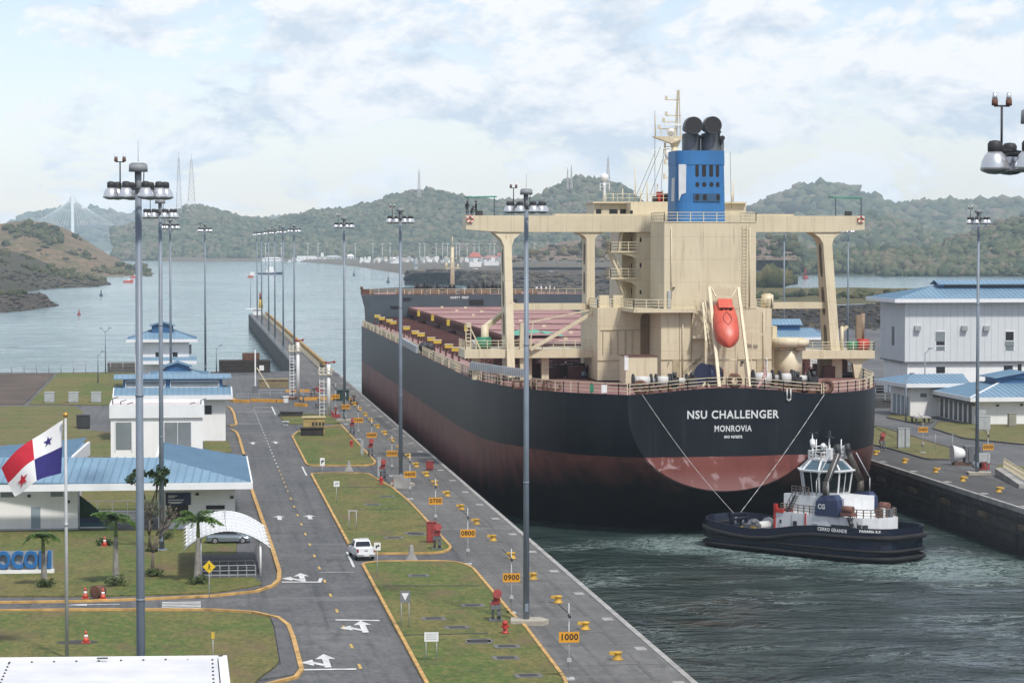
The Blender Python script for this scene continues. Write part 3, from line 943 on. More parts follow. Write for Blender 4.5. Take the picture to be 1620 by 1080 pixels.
def forest(name, spots, m=None, kind='stuff'):
    """spots: (x, y, z, radius, height)"""
    V0, F0 = ico()
    rs = np.random.RandomState(len(spots))
    n = len(spots); nv, nf = len(V0), len(F0)
    S = np.array(spots)
    V = np.empty((n, nv, 3));
    j = 1.0 + 0.95 * (rs.rand(n, nv, 1) - 0.5)
    a = rs.rand(n) * 6.283
    ca, sa = np.cos(a), np.sin(a)
    B = V0[None] * j
    V[:, :, 0] = (B[:, :, 0] * ca[:, None] - B[:, :, 1] * sa[:, None]) * S[:, 3:4] + S[:, 0:1]
    V[:, :, 1] = (B[:, :, 0] * sa[:, None] + B[:, :, 1] * ca[:, None]) * S[:, 3:4] + S[:, 1:2]
    V[:, :, 2] = B[:, :, 2] * S[:, 4:5] * 0.5 + S[:, 2:3] + S[:, 4:5] * 0.42
    F = (F0[None] + (np.arange(n) * nv)[:, None, None]).reshape(-1, 3)
    me = bpy.data.meshes.new(name)
    me.vertices.add(n * nv); me.vertices.foreach_set('co', V.reshape(-1))
    me.loops.add(len(F) * 3); me.loops.foreach_set('vertex_index', F.reshape(-1).astype(np.int32))
    me.polygons.add(len(F)); me.polygons.foreach_set('loop_start', np.arange(0, len(F) * 3, 3, dtype=np.int32))
    me.polygons.foreach_set('loop_total', np.full(len(F), 3, dtype=np.int32))
    me.polygons.foreach_set('use_smooth', np.ones(len(F), dtype=bool))
    me.update(); me.validate()
    me.materials.append(m or M_CROWN)
    o = bpy.data.objects.new(name, me); COL.objects.link(o)
    o['kind'] = kind
    return o
def scatter(rg, n, r, px0=None, px1=None, v0=0.0, v1=1.12, keep=None, seed=1, hz=1.0):
    rn = random.Random(seed); out = []
    px0 = rg.x0 if px0 is None else px0; px1 = rg.x1 if px1 is None else px1
    while len(out) < n:
        px, v = rn.uniform(px0, px1), rn.uniform(v0, v1)
        if keep and not keep(px, v): continue
        p = rg.pt(px, v)
        k = (0.45 + 1.1 * rn.random() ** 2) * r
        out.append((p.x, p.y, p.z - 0.12 * k, k, k * rn.uniform(1.2, 1.9) * hz))
    return out
forest('forest', scatter(far1, 2500, 17, v0=0.2, seed=1) + scatter(far2, 5000, 14, v0=0.15, seed=2) + scatter(mid2, 4600, 9, seed=4))
forest('forest', scatter(mid1, 20000, 6.3, seed=3, keep=lambda px, v: fbm(px / 60.0, v * 3, 77) < 0.20) + scatter(low1, 6500, 5.6, seed=5))
forest('forest', scatter(near1, 8000, 4.6, seed=6) + scatter(shore1, 4400, 4.6, seed=7, v0=0.02, hz=1.3))
M_SCRUB = crown_material('scrub', [(0.030, 0.045, 0.014), (0.055, 0.070, 0.020), (0.085, 0.090, 0.030), (0.13, 0.12, 0.045), (0.17, 0.135, 0.06)])
forest('scrub', scatter(bankC, 330, 3.6, v0=0.42, v1=0.88, seed=8, keep=lambda px, v: 25 < px < 100 and v > 0.6 and RND.random() < 0.9 or fbm(px / 25.0, v * 5, 5) > 0.02)
       + scatter(bankC, 220, 2.4, v0=0.05, v1=0.5, seed=18, keep=lambda px, v: px > 130 and fbm(px / 14.0, v * 8, 6) > 0.05)
       + scatter(bankB, 380, 2.3, v0=0.5, v1=1.05, seed=9, keep=lambda px, v: fbm(px / 22.0, v * 6, 15) > -0.08)
       + scatter(bankA, 130, 1.1, v0=0.45, v1=1.0, seed=10, keep=lambda px, v: fbm(px / 10.0, v * 5, 25) > 0.02)
       + scatter(emb2, 260, 1.6, v0=0.5, v1=1.05, seed=12, keep=lambda px, v: fbm(px / 16.0, v * 5, 35) > 0.05), M_SCRUB)
forest('scrub', scatter(spoil, 160, 5, v0=0.1, v1=1.0, seed=14, keep=lambda px, v: px > 955 or (fbm(px / 12.0, v * 9, 45) > 0.12)) + scatter(flat, 140, 5, v0=0.6, v1=1.0, px0=560, px1=1000, seed=15), M_SCRUB)
M_ROCK = crown_material('rocks', [(0.020, 0.018, 0.016), (0.055, 0.045, 0.036), (0.11, 0.085, 0.062), (0.17, 0.125, 0.085), (0.075, 0.075, 0.035)])
forest('loose_rocks', scatter(dam, 1500, 2.6, v0=0.0, v1=0.75, seed=51, hz=.5) + scatter(bankA, 260, 1.2, v0=0, v1=.6, seed=52, hz=.6) + scatter(bankB, 420, 2.0, v0=0, v1=.45, seed=53, hz=.6) + scatter(bankC, 130, 2.6, v0=0, v1=.5, seed=54, hz=.5)
       + scatter(spoil, 500, 3.2, v0=0.05, v1=.9, seed=55, hz=.5) + scatter(emb, 900, .9, v0=0.0, v1=1.0, seed=56, hz=.6), M_ROCK)
# ================================================================== bulk carrier
CX = 60.5                       # centre line of the ship
YS = 295.0                      # transom
ZD = 11.1                       # deck edge
LOA = 300.0
ship = thing('cargo_ship', 'huge dark bulk carrier with cream deckhouse and blue funnel entering the lock', 'ship', (CX, YS, WZ))
def hull_material():
    t = NT('hull_paint')
    x, y, z = t.sep()
    wav = t.noise((0.05, 0.05, 0.05), 4, 0.6)
    zz = t.math('ADD', z, t.rng(wav, 0.3, 0.7, -0.12, 0.12))
    red = t.math('LESS_THAN', zz, 4.1)
    blk = t.mix(t.rng(t.noise((0.25, 0.25, 0.06), 6, 0.65), 0.35, 0.75), (0.006, 0.009, 0.013), (0.017, 0.021, 0.027))
    blk = t.mix(t.rng(t.noise((1.3, 1.3, 0.05), 5, 0.65, loc=(2, 0, 0)), 0.60, 0.80, 0, 0.45), blk, (0.060, 0.052, 0.046))
    rd = t.mix(t.rng(t.noise((0.12, 0.12, 0.22), 6, 0.65), 0.3, 0.7), (0.105, 0.036, 0.030), (0.195, 0.070, 0.056))
    rd = t.mix(t.rng(t.noise((0.9, 0.9, 0.06), 5, 0.6, loc=(0, 3, 0)), 0.52, 0.72, 0, 0.7), rd, (0.040, 0.022, 0.020))
    pe = t.rng(t.noise((0.55, 0.55, 0.55), 4, 0.5, loc=(1, 4, 2), dist=0.6), 0.57, 0.66, 0, 1, True)
    band = t.math('MULTIPLY', t.rng(y, 295.02, 295.3, 1.0, 0.0), t.math('GREATER_THAN', z, 0.0))
    few = t.rng(t.noise((0.10, 0.10, 0.3), 3, 0.5, loc=(7, 4, 2)), 0.60, 0.72, 0, 0.6, True)
    pm = t.math('MULTIPLY', pe, t.math('MAXIMUM', band, few))
    rd = t.mix(t.math('MULTIPLY', band, 0.35), rd, (0.26, 0.080, 0.064))
    rd = t.mix(t.math('MULTIPLY', pm, 0.85), rd, (0.40, 0.26, 0.25))
    bot = t.math('MULTIPLY', t.rng(z, 0.3, 2.6, 1.0, 0.0), band)
    rd = t.mix(t.math('MULTIPLY', bot, 0.55), rd, (0.33, 0.19, 0.18))
    wet_shade = t.rng(t.math('ADD', t.math('SUBTRACT', z, t.rng(y, 300, 350, 4.6, 0.0)), t.rng(t.noise((0.3, 0.3, 0.1), 4), 0.3, 0.7, -1.2, 1.2)), -4.4, -0.6, 0.97, 0.0)  # wet waterline, plus shade under the stern overhang painted into the colour
    rd = t.mix(t.math('MULTIPLY', wet_shade, t.math('SUBTRACT', 1.0, band)), rd, (0.006, 0.0055, 0.0055))
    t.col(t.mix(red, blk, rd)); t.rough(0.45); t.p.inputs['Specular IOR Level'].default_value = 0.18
    fy = t.math('ABSOLUTE', t.math('SUBTRACT', t.math('FRACT', t.math('DIVIDE', y, 11.0)), 0.5))
    fz = t.math('ABSOLUTE', t.math('SUBTRACT', t.math('FRACT', t.math('DIVIDE', z, 2.9)), 0.5))
    h = t.math('ADD', t.rng(t.math('MINIMUM', fy, fz), 0, 0.01), t.noise((0.35, 0.35, 0.5), 3))
    t.bump(h, 0.25, 0.06)
    return t.m
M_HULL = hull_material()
M_DECK = mat('red_deck_paint', (0.200, 0.095, 0.085), 0.75, 0.25, 0.35, streak=0.0, bump=0.2)
M_DECKP = mat('faded_deck_paint', (0.300, 0.180, 0.165), 0.8, 0.25, 0.25)
M_RED = mat('dark_red_steel', (0.085, 0.028, 0.024), 0.6, 0.3, 0.8)
M_HATCH = mat('hatch_cover_paint', (0.310, 0.160, 0.145), 0.7, 0.2, 0.18)
M_HATCHS = mat('hatch_side_paint', (0.130, 0.060, 0.052), 0.7, 0.3, 0.8)
def cream():
    t = NT('cream_plate'); x, y, z = t.sep()
    c = t.mix(t.rng(t.noise(0.25), 0.3, 0.7), (0.555, 0.480, 0.330), (0.640, 0.560, 0.395))
    fz = t.math('ABSOLUTE', t.math('SUBTRACT', t.math('FRACT', t.math('DIVIDE', z, 2.75)), 0.5))
    fx = t.math('ABSOLUTE', t.math('SUBTRACT', t.math('FRACT', t.math('DIVIDE', t.math('ADD', x, y), 3.3)), 0.5))
    seam = t.math('MAXIMUM', t.math('LESS_THAN', fz, 0.014), t.math('LESS_THAN', fx, 0.012))
    c = t.mix(t.math('MULTIPLY', seam, 0.28), c, (0.30, 0.24, 0.15))
    c = t.mix(t.rng(t.noise((1.5, 1.5, 0.10), 5, 0.65), 0.54, 0.74, 0, 0.55), c, (0.33, 0.255, 0.16))
    c = t.mix(t.rng(t.noise((4.0, 4.0, 0.16), 4, 0.6, loc=(3, 1, 2)), 0.63, 0.72, 0, 0.6), c, (0.24, 0.125, 0.065))
    c = t.mix(t.rng(t.noise((0.5, 0.5, 0.7), 6, 0.7, loc=(9, 2, 4)), 0.58, 0.74, 0, 0.4), c, (0.42, 0.35, 0.24))
    t.col(c); t.rough(0.5); t.bump(t.math('ADD', t.noise(0.8, 3), t.math('MULTIPLY', seam, -0.4)), 0.3, 0.05)
    return t.m
M_CREAM = cream()
M_CREAM2 = mat('cream_rail_paint', (0.600, 0.530, 0.370), 0.55, 0.12, 1.5)
M_GREYW = mat('grey_bulwark_paint', (0.048, 0.064, 0.078), 0.55, 0.15, 0.3, streak=0.2)
M_BLUE = mat('funnel_blue', (0.022, 0.145, 0.360), 0.55, 0.14, 0.4, streak=0.25, dirt=(0.015, 0.08, 0.18))
M_SOOT = mat('sooty_steel', (0.030, 0.031, 0.033), 0.6, 0.3, 0.8)
M_GREYP = mat('grey_pipe', (0.120, 0.125, 0.130), 0.55, 0.3, 0.9, streak=0.5, dirt=(0.02, 0.02, 0.02))
M_BLACK = mat('black_void', (0.008, 0.008, 0.009), 0.7, 0.0)
M_GLASS = mat('dark_window', (0.010, 0.013, 0.016), 0.12, 0.0)
M_WHITE = mat('white_paint', (0.72, 0.72, 0.70), 0.5, 0.08, 0.8)
M_LETTER = mat('white_letter_paint', (0.62, 0.63, 0.62), 0.6, 0.08, 0.8)
M_YELLOW = mat('yellow_paint', (0.52, 0.36, 0.040), 0.6, 0.15, 1.2)
M_GREEN = mat('green_machinery', (0.020, 0.180, 0.095), 0.5, 0.2, 1.0)
M_ROPE = mat('pale_rope', (0.52, 0.52, 0.50), 0.9, 0.2, 6.0)
M_STEEL = mat('galvanised_grey', (0.270, 0.290, 0.310), 0.5, 0.12, 0.8)
M_RUST = mat('rusty_steel', (0.110, 0.050, 0.030), 0.8, 0.35, 1.5)
M_ORANGE = mat('lifeboat_orange', (0.520, 0.080, 0.045), 0.42, 0.12, 0.9, streak=0.25, dirt=(0.65, 0.30, 0.22))
M_NAVY = mat('navy_paint', (0.022, 0.035, 0.085), 0.5, 0.18, 0.7)
M_REDP = mat('red_paint', (0.42, 0.035, 0.025), 0.5, 0.15, 1.2)
M_GALV = mat('light_galvanised', (0.42, 0.43, 0.43), 0.5, 0.12, 1.2)
M_GREYBOX = mat('grey_cabinet', (0.36, 0.38, 0.38), 0.6, 0.12, 1.0)
def tab(T, s_):
    if s_ <= T[0][0]: return T[0][1]
    for (a, b), (c, d) in zip(T[:-1], T[1:]):
        if s_ <= c:
            u = (s_ - a) / (c - a)
            return b + (d - b) * u
    return T[-1][1]
DW = [(0, 11.3), (1, 12.4), (2.2, 13.7), (3.6, 15.1), (5, 16.4), (7, 17.8), (10, 19.3), (15, 21.1), (22, 22.9), (32, 24.3), (42, 24.9), (50, 25), (246, 25), (258, 24), (268, 22), (278, 18.5), (286, 14.5), (293, 9), (298, 4), (300, 1.0)]
ZB = [(0, 0.2), (1, -0.5), (3, -1.9), (6, -3.5), (9, -5), (14, -7.2), (22, -11), (34, -15.5), (40, -16), (300, -16)]
NE = [(0, 2.6), (6, 2.9), (14, 3.4), (26, 4.5), (40, 9), (60, 14), (240, 14), (270, 6), (300, 4)]
ME = [(0, 2.0), (20, 1.9), (40, 1.6), (300, 1.6)]
def deck_half(y): return tab(DW, y - YS)
def camber(x, s_):
    k = max(0.0, 1 - ((x) / 11.3) ** 2)
    return 0.75 * k * k * max(0, 1 - s_ / 8.0)
ST = [0, 0.5, 1, 1.6, 2.2, 3, 3.6, 4.3, 5, 6, 7, 8.5, 10, 12, 15, 18, 22, 27, 32, 40, 50, 70, 100, 130, 160, 190, 220, 246, 258, 268, 278, 286, 293, 298, 300]
QN = 16
mb = MB()
rings = []
for s_ in ST:
    hw, zb, n_, m_ = tab(DW, s_), tab(ZB, s_), tab(NE, s_), tab(ME, s_)
    side = []
    for k in range(QN + 1):
        q = sin(pi / 2 * k / QN)
        w = hw * max(0.0, 1 - q ** n_) ** (1 / m_)
        side.append((w, ZD - q * (ZD - zb)))
    ring = [(CX - w, YS + s_, z) for w, z in side] + [(CX + w, YS + s_, z) for w, z in side[::-1][1:]]
    rings.append(ring)
mb.grid(rings)
top = [(CX + 11.3 * (1 - 2 * k / 16), YS, ZD + camber(11.3 * (1 - 2 * k / 16), 0)) for k in range(1, 16)]
mb.poly([tuple(p) for p in rings[0]] + top, 0)
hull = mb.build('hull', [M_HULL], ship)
# lettering on the transom, draught marks
mb = MB()
yl = YS - 0.03
def line_at(body, pxc, pyc, h_px, width_px, bold=0.0):
    x, z = SP(pxc, pyc, yl)
    d = YS
    h = h_px * 300.0 / FPX
    size = h / 0.70
    t0 = len(mb.V)
    text_mesh(body, size, mb, (x, yl, z), (1, 0, 0), (0, 0, 1), bold=bold, spacing=1.12)
    xs = [v[0] for v in mb.V[t0:]]
    w = max(xs) - min(xs); k = (width_px * 300.0 / FPX) / w; c = (max(xs) + min(xs)) / 2
    mb.V[t0:] = [(x + (v[0] - c) * k, v[1], v[2]) for v in mb.V[t0:]]
line_at('NSU CHALLENGER', 1160, 656, 12.5, 148, 0.03)
line_at('MONROVIA', 1160, 678, 9.5, 60, 0.02)
line_at('IMO 9670575', 1160, 691, 4.0, 29, 0.02)
mb.build('lettering', [M_LETTER], hull)
# main deck
mb = MB()
rows = []
for s_ in ST:
    hw = tab(DW, s_)
    rows.append([(CX + hw * (1 - 2 * k / 16), YS + s_, ZD - 0.02 + camber(hw * (1 - 2 * k / 16), s_)) for k in range(17)])
mb.grid(rows, 0, False)
mb.build('deck', [M_DECK], ship)
mb = MB()
y = 345
while y < 545:
    mb.box(CX - 24.7, CX - 19.4, y, y + 10, ZD - 0.02, ZD + 0.02); y += 10
mb.build('walkway', [M_DECKP], ship)
# forecastle: raised bow with its grey bulkhead
YF = 553.0
zf = 17.3
mb = MB()
fl = []
for s_ in (YF - YS, 268, 278, 286, 293, 298, 301, 303.5):
    hw = tab(DW, min(s_, 299)); k = (s_ - 258) / 45
    fl.append((hw * (1.0 + 0.10 * max(0, k)) - 0.6 * (1 - k), YS + s_))
ringL = [[(CX - w, y, ZD - 0.6), (CX - w - 0.2, y, 14.5), (CX - w - 0.9, y, zf), (CX - w - 0.9, y, zf + 0.9)] for w, y in fl]
ringR = [[(CX + w, y, ZD - 0.6), (CX + w + 0.2, y, 14.5), (CX + w + 0.9, y, zf), (CX + w + 0.9, y, zf + 0.9)] for w, y in fl]
mb.grid(ringL, 0); mb.grid(ringR, 0)
mb.poly([(CX - fl[0][0], YF, ZD - 0.5), (CX + fl[0][0], YF, ZD - 0.5), (CX + fl[0][0] + 0.2, YF, 14.5), (CX + fl[0][0] + 0.9, YF, zf), (CX - fl[0][0] - 0.9, YF, zf), (CX - fl[0][0] - 0.2, YF, 14.5)], 0)
mb.grid([[(CX - w - 0.9, y, zf), (CX + w + 0.9, y, zf)] for w, y in fl], 1, False)
for (a, b) in ((1212, 1240),):
    pass
fc = mb.build('forecastle', [M_GREYW, M_DECK], ship)
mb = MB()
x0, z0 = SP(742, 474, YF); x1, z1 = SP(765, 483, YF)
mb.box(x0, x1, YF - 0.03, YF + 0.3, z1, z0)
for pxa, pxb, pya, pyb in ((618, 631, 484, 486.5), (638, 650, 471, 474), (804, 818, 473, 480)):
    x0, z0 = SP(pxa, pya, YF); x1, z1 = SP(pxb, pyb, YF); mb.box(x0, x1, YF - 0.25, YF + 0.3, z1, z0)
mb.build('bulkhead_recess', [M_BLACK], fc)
mb = MB()
x, z = SP(727, 470.8, YF)
text_mesh('SAFETY  FIRST', 0.62, mb, (x, YF - 0.02, z), (1, 0, 0), (0, 0, 1), bold=0.02)
mb.build('lettering', [M_LETTER], fc)
mb = MB()
mb.rail([(CX - fl[0][0] + 1, YF + 0.3, zf), (CX + fl[0][0] - 1, YF + 0.3, zf)], 1.1, 1.8, 0.04, 3)
mb.build('railing', [M_CREAM2], fc)
mb = MB()
for k in range(9):                                  # red box-like lockers and ventilators under the rail
    x = CX - 17 + k * 3.4
    if 5 < k < 7: continue
    mb.box(x, x + 2.6, YF + 1.5, YF + 2.6, zf, zf + 0.95)
mb.box(CX - 24.2, CX - 21.4, YF + 2, YF + 3, zf, zf + 1.1)
mb.cyl((CX - 24, YF + 2.5, zf + 1.1), (CX - 24, YF + 2.5, zf + 1.6), 0.3)
mb.build('locker', [M_RUST], fc)
def winch(parent, x, y, z, L, r=0.9, rope=M_SOOT, name='mooring_winch', ang=0.0):
    mb = MB();
    M_ = Matrix.Translation((x, y, z)) @ Matrix.Rotation(ang, 4, 'Z')
    n = max(1, round(L / 1.9))
    for k in range(n + 1):
        xx = -L / 2 + L * k / n
        mb.cyl((xx - 0.09, 0, r * 1.05), (xx + 0.09, 0, r * 1.05), r, r, 14, 0)
    for k in range(n):
        xx = -L / 2 + L * (k + 0.5) / n
        mb.cyl((xx - L / n * 0.42, 0, r * 1.05), (xx + L / n * 0.42, 0, r * 1.05), r * (0.66 if k % 2 == 0 else 0.4), None, 14, 1)
    mb.box(-L / 2, L / 2, -0.7, 0.7, -0.02, 0.25, 0)
    mb.box(L / 2 + 0.15, L / 2 + 1.1, -0.5, 0.5, 0.0, 1.3, 0)
    mb.cyl((L / 2 + 0.6, -0.3, 1.3), (L / 2 + 0.6, -0.3, 1.9), 0.25, 0.25, 8, 0)
    mb.move(M_)
    return mb.build(name, [M_SOOT, rope], parent)
for (px, L, r) in ((674, 4.2, 1.25), (693, 3.6, 1.0), (704, 3.0, 0.95), (753, 3.6, 1.0), (766, 4.0, 1.35), (778, 2.6, 0.9)):
    x, _ = SP(px, 460, YF + 9); winch(fc, x, YF + 9 + (px % 3), zf, L, r)
mb = MB()
x, _ = SP(720, 460, YF + 14)
mb.cyl((x, YF + 14, zf), (x, YF + 14, zf + 1.2), 2.3, 1.5, 14); mb.cyl((x, YF + 14, zf + 1.2), (x, YF + 14, zf + 1.25), 1.5, 1.5, 14)
mb.build('windlass_house', [M_GREYW], fc)
fm = MB()
fm.cyl((x, YF + 20, zf), (x, YF + 20, zf + 9.8), 0.55, 0.32, 10)
fm.box(x - 1.6, x + 1.6, YF + 19.5, YF + 20.5, zf + 5.2, zf + 5.35); fm.box(x - 1.0, x + 1.0, YF + 19.6, YF + 20.4, zf + 7.4, zf + 7.5)
fm.cyl((x - 1.3, YF + 20, zf + 5.3), (x - 1.3, YF + 20, zf + 6.4), 0.25); fm.cyl((x + 1.2, YF + 20, zf + 5.3), (x + 1.2, YF + 20, zf + 6.1), 0.2)
fm.cyl((x, YF + 20, zf + 9.8), (x, YF + 20, zf + 12), 0.1)
fm.ladder((x, YF + 19.3, zf), (x, YF + 19.3, zf + 7.2), 0.6)
fm.build('foremast', [M_CREAM], ship)
# hatches
HX0, HX1 = 46.2, 75.5
hp = None
for k in range(7):
    y0 = 350.5 + 30 * k
    mb = MB()
    mb.box(HX0 + 0.9, HX1 - 0.9, y0 + 0.8, y0 + 24.2, ZD, 13.2, 1)
    if k == 0: pass
    mb.box(HX0, CX - 0.15, y0, y0 + 25.0, 13.2, 14.6, 1); mb.box(CX + 0.15, HX1, y0, y0 + 25.0, 13.2, 14.6, 1)
    for (a, b) in ((HX0 - 0.05, CX - 0.1), (CX + 0.1, HX1 + 0.05)):
        mb.box(a, b, y0 - 0.05, y0 + 25.05, 14.6, 14.68, 0)
    for j in range(16):                              # stiffeners along the port edge
        yy = y0 + 0.8 + j * 1.56
        mb.box(HX0 - 0.22, HX0, yy, yy + 0.25, 13.25, 14.55, 1)
    for j in range(12):
        xx = HX0 + 1.2 + j * 2.5
        mb.box(xx, xx + 0.22, y0 - 0.2, y0, 13.25, 14.55, 1)
    mb.box(HX0 - 0.25, HX0 + 0.55, y0 - 0.32, y0 - 0.02, 13.4, 14.5, 2)
    mb.box(CX - 4, CX - 3.4, y0 + 11, y0 + 11.6, 14.68, 15.0, 3)
    mb.box(HX0 + 6, HX0 + 6.5, y0 + 16, y0 + 16.5, 14.68, 15.0, 3)
    mb.build('hatch_cover', [M_HATCH, M_HATCHS, M_YELLOW, M_CREAM2], ship)
# stays of the hatches out over the deck, with cross pipes: dark red
mb = MB()
for k in range(7):
    y0 = 350.5 + 30 * k
    for dy in (-4.6, -2.2, 2.5, 7.5, 12.5, 17.5, 22.5):
        mb.box(40.2, HX0 - 0.3, y0 + dy, y0 + dy + 0.35, ZD + 1.1, ZD + 1.45)
        mb.box(40.2, 40.5, y0 + dy, y0 + dy + 0.3, ZD, ZD + 1.2); mb.box(43.3, 43.6, y0 + dy, y0 + dy + 0.3, ZD, ZD + 1.2)
    mb.box(41.2, HX1 - 2, y0 - 3.7, y0 - 3.3, ZD + 0.9, ZD + 1.5)
    mb.box(56, 58.5, y0 - 4.4, y0 - 1.6, ZD, ZD + 2.2); mb.cyl((52, y0 - 3, ZD), (52, y0 - 3, ZD + 2.6), 0.5); mb.cyl((67, y0 - 3, ZD), (67, y0 - 3, ZD + 2.6), 0.5)
for x in (40.6, 41.6, 42.4, 44.6):
    mb.cyl((x, 345, ZD + 0.55), (x, 548, ZD + 0.55), 0.16, None, 6)
mb.build('deck_pipework', [M_RED], ship)
tarp = MB()
x0, _ = SP(805, 520, 372); x1, _ = SP(892, 520, 372)
tarp.grid([[(x0 + (x1 - x0) * i / 12, 372 + 12 * j / 4, 15.0 + 0.5 * sin(pi * i / 12) + 0.15 * sin(i * 2.1 + j)) for i in range(13)] for j in range(5)])
tarp.build('awning', [mat('green_tarpaulin', (0.10, 0.36, 0.26), 0.8, 0.15, 0.6)], ship)
# posts with yellow boxes along the port side of the deck
vp = None
for px, py in ((586, 496), (597, 500), (604, 503.5), (616, 507), (622, 510), (643, 518.5), (657, 525.5), (666, 529), (682, 536), (692, 540), (710, 547), (721, 552)):
    g = G(px, py, 12.9)
    if vp is None:
        mb = MB()
        for dx in (-0.45, 0.45):
            mb.box(dx - 0.12, dx + 0.12, -0.15, 0.15, ZD - 12.9, -0.3, 0)
        mb.box(-0.6, 0.6, -0.35, 0.35, -0.32, 0.20, 1); mb.box(-0.65, 0.65, -0.4, 0.4, 0.20, 0.30, 2)
        vp = o = mb.build('davit_post', [M_RED, M_YELLOW, M_CREAM2]);
        o.parent = ship; o.matrix_parent_inverse = world_matrix(ship).inverted()
    else:
        o = vp.copy(); COL.objects.link(o)
    o.location = (g.x, g.y, 12.9)
# railing round the whole deck edge
def edge(s_, port=True, inset_=0.25):
    hw = tab(DW, s_) - inset_
    return (CX - hw if port else CX + hw, YS + s_ + (0.15 if s_ < 1 else 0), ZD)
mb = MB()
port = [edge(s_) for s_ in (0.2, 1, 2.2, 3.6, 5, 7, 10, 15, 22, 32, 50, 70, 90, 110, 130, 150, 170, 190, 210, 230, 246)]
stbd = [edge(s_, False) for s_ in (0.2, 1, 2.2, 3.6, 5, 7, 10, 15, 22, 32, 50, 70)]
aft = [(CX + 11.0 * (1 - 2 * k / 10), YS + 0.25, ZD + camber(11.0 * (1 - 2 * k / 10), 0)) for k in range(11)]
mb.rail(port, 1.25, 1.5, 0.045, 3); mb.rail(stbd, 1.25, 1.5, 0.045, 3); mb.rail(aft, 1.15, 1.6, 0.04, 3)
for s_ in range(60, 245, 3):                          # pale screens between the stanchions further forward
    if (s_ // 3) % 7 in (1, 4): continue
    a, b = Vector(edge(s_)), Vector(edge(s_ + 2.7))
    mb.hexa([a + Vector((0, 0, .1)), a + Vector((.05, 0, .1)), b + Vector((.05, 0, .1)), b + Vector((0, 0, .1)), a + Vector((0, 0, .95)), a + Vector((.05, 0, .95)), b + Vector((.05, 0, .95)), b + Vector((0, 0, .95))])
mb.build('railing', [M_CREAM2], ship)
# fairleads and roller chocks along the aft edge
mb = MB()
def chock(x, y, L, along=(1, 0, 0)):
    a = Vector(along).normalized()
    c = Vector((x, y, ZD))
    mb.bar(c - a * L / 2 + Vector((0, 0, .12)), c + a * L / 2 + Vector((0, 0, .12)), 0.4, 0.22)
    mb.bar(c - a * L / 2 + Vector((0, 0, .85)), c + a * L / 2 + Vector((0, 0, .85)), 0.35, 0.18)
    n = max(2, int(L / 0.9))
    for k in range(n + 1):
        p = c + a * (L * (k / n - 0.5))
        mb.cyl(p + Vector((0, 0, .1)), p + Vector((0, 0, .85)), 0.16, None, 8)
for px, L in ((862, 4.5), (885, 2.0), (1040, 4.0), (1075, 2.6), (1250, 3.2), (1280, 2.8)):
    x, _ = SP(px, 615, YS + 3.5)
    y = YS + 1.2
    while deck_half(y) < abs(x - CX) + 0.5: y += 0.4
    chock(x, y + 0.5, L)
for px in (1012, 1161, 1306):
    x, _ = SP(px, 612, YS + 1.0); mb.torus((x, YS + 0.55, ZD + 0.75 + camber(x - CX, 0)), (0, 1, 0), 0.62, 0.26)
for s_ in (14, 26, 44, 60, 95, 130, 165):
    e = edge(s_, True, 0.6); chock(e[0], e[1], 2.0, (0, 1, 0))
mb.build('fairlead', [M_RUST], ship)
mb = MB()
for px, w, m in ((934, 6, 0), (951, 9, 1), (1210, 0, 0)):
    if not w: continue
    x, _ = SP(px, 612, YS + 4.2); k = w * 0.07 / 2
    y = YS + 0.6
    while deck_half(y) < abs(x - CX) + 0.1: y += 0.2
    mb.box(x - k, x + k, y - 0.45, y - 0.38, ZD + 0.15, ZD + 1.05, m)
mb.build('notice_board', [M_GREEN, M_WHITE], ship)
# ---- superstructure: faces located by plane
def pb(mb, px0, px1, py0, py1, Y, dep, m=0, ref=None):
    x0, z0 = SP(px0, py0, Y); x1, z1 = SP(px1, py1, Y)
    mb.box(x0, x1, Y, Y + dep, min(z0, z1), max(z0, z1), m)
    return x0, x1, min(z0, z1), max(z0, z1)
YC = 316.0                                   # aft face of the engine casing
_, ZB_ = SP(1100, 488, YC)                    # level of the boat deck
_, ZT_ = SP(1100, 352, YC)                    # casing top
xl, _ = SP(1051, 400, YC); xr_, _ = SP(1196, 400, YC); xr2, _ = SP(1221, 500, YC); xl2, _ = SP(1046, 540, YC)
mb = MB()
mb.box(xl, xr_, YC, YC + 9.5, ZB_, ZT_)
mb.box(xl - 0.06, xr_ + 0.06, YC - 0.06, YC + 9.6, ZT_, ZT_ + 0.12)
mb.box(xl2, xr2, YC + 0.05, YC + 9, ZD - 0.02, ZB_)
pb(mb, 1222, 1229, 516, 600, YC + 2, 6)
cas = mb.build('engine_casing', [M_CREAM], ship)
mb = MB()                                     # seams, frames and pipes on the casing's aft face
for px in (1075, 1130):
    x, _ = SP(px, 540, YC); mb.box(x - 0.03, x + 0.03, YC + 0.0, YC + 0.05, ZD, ZB_)
for py in (569,):
    _, z = SP(1100, py, YC); mb.box(xl2, xr2, YC - 0.03, YC + 0.05, z - 0.05, z + 0.05)
x, _ = SP(1094, 500, YC); _, za = SP(1094, 490, YC); _, zb_ = SP(1094, 574, YC)
mb.box(x - 0.05, x + 0.05, YC - 0.12, YC, zb_, za); mb.box(x, x + 0.8, YC - 0.1, YC, zb_ - 0.05, zb_ + 0.05)
mb.build('seam', [mat('weathered_seam', (0.27, 0.215, 0.125), 0.7, 0.2, 1.0)], cas)
mb = MB()
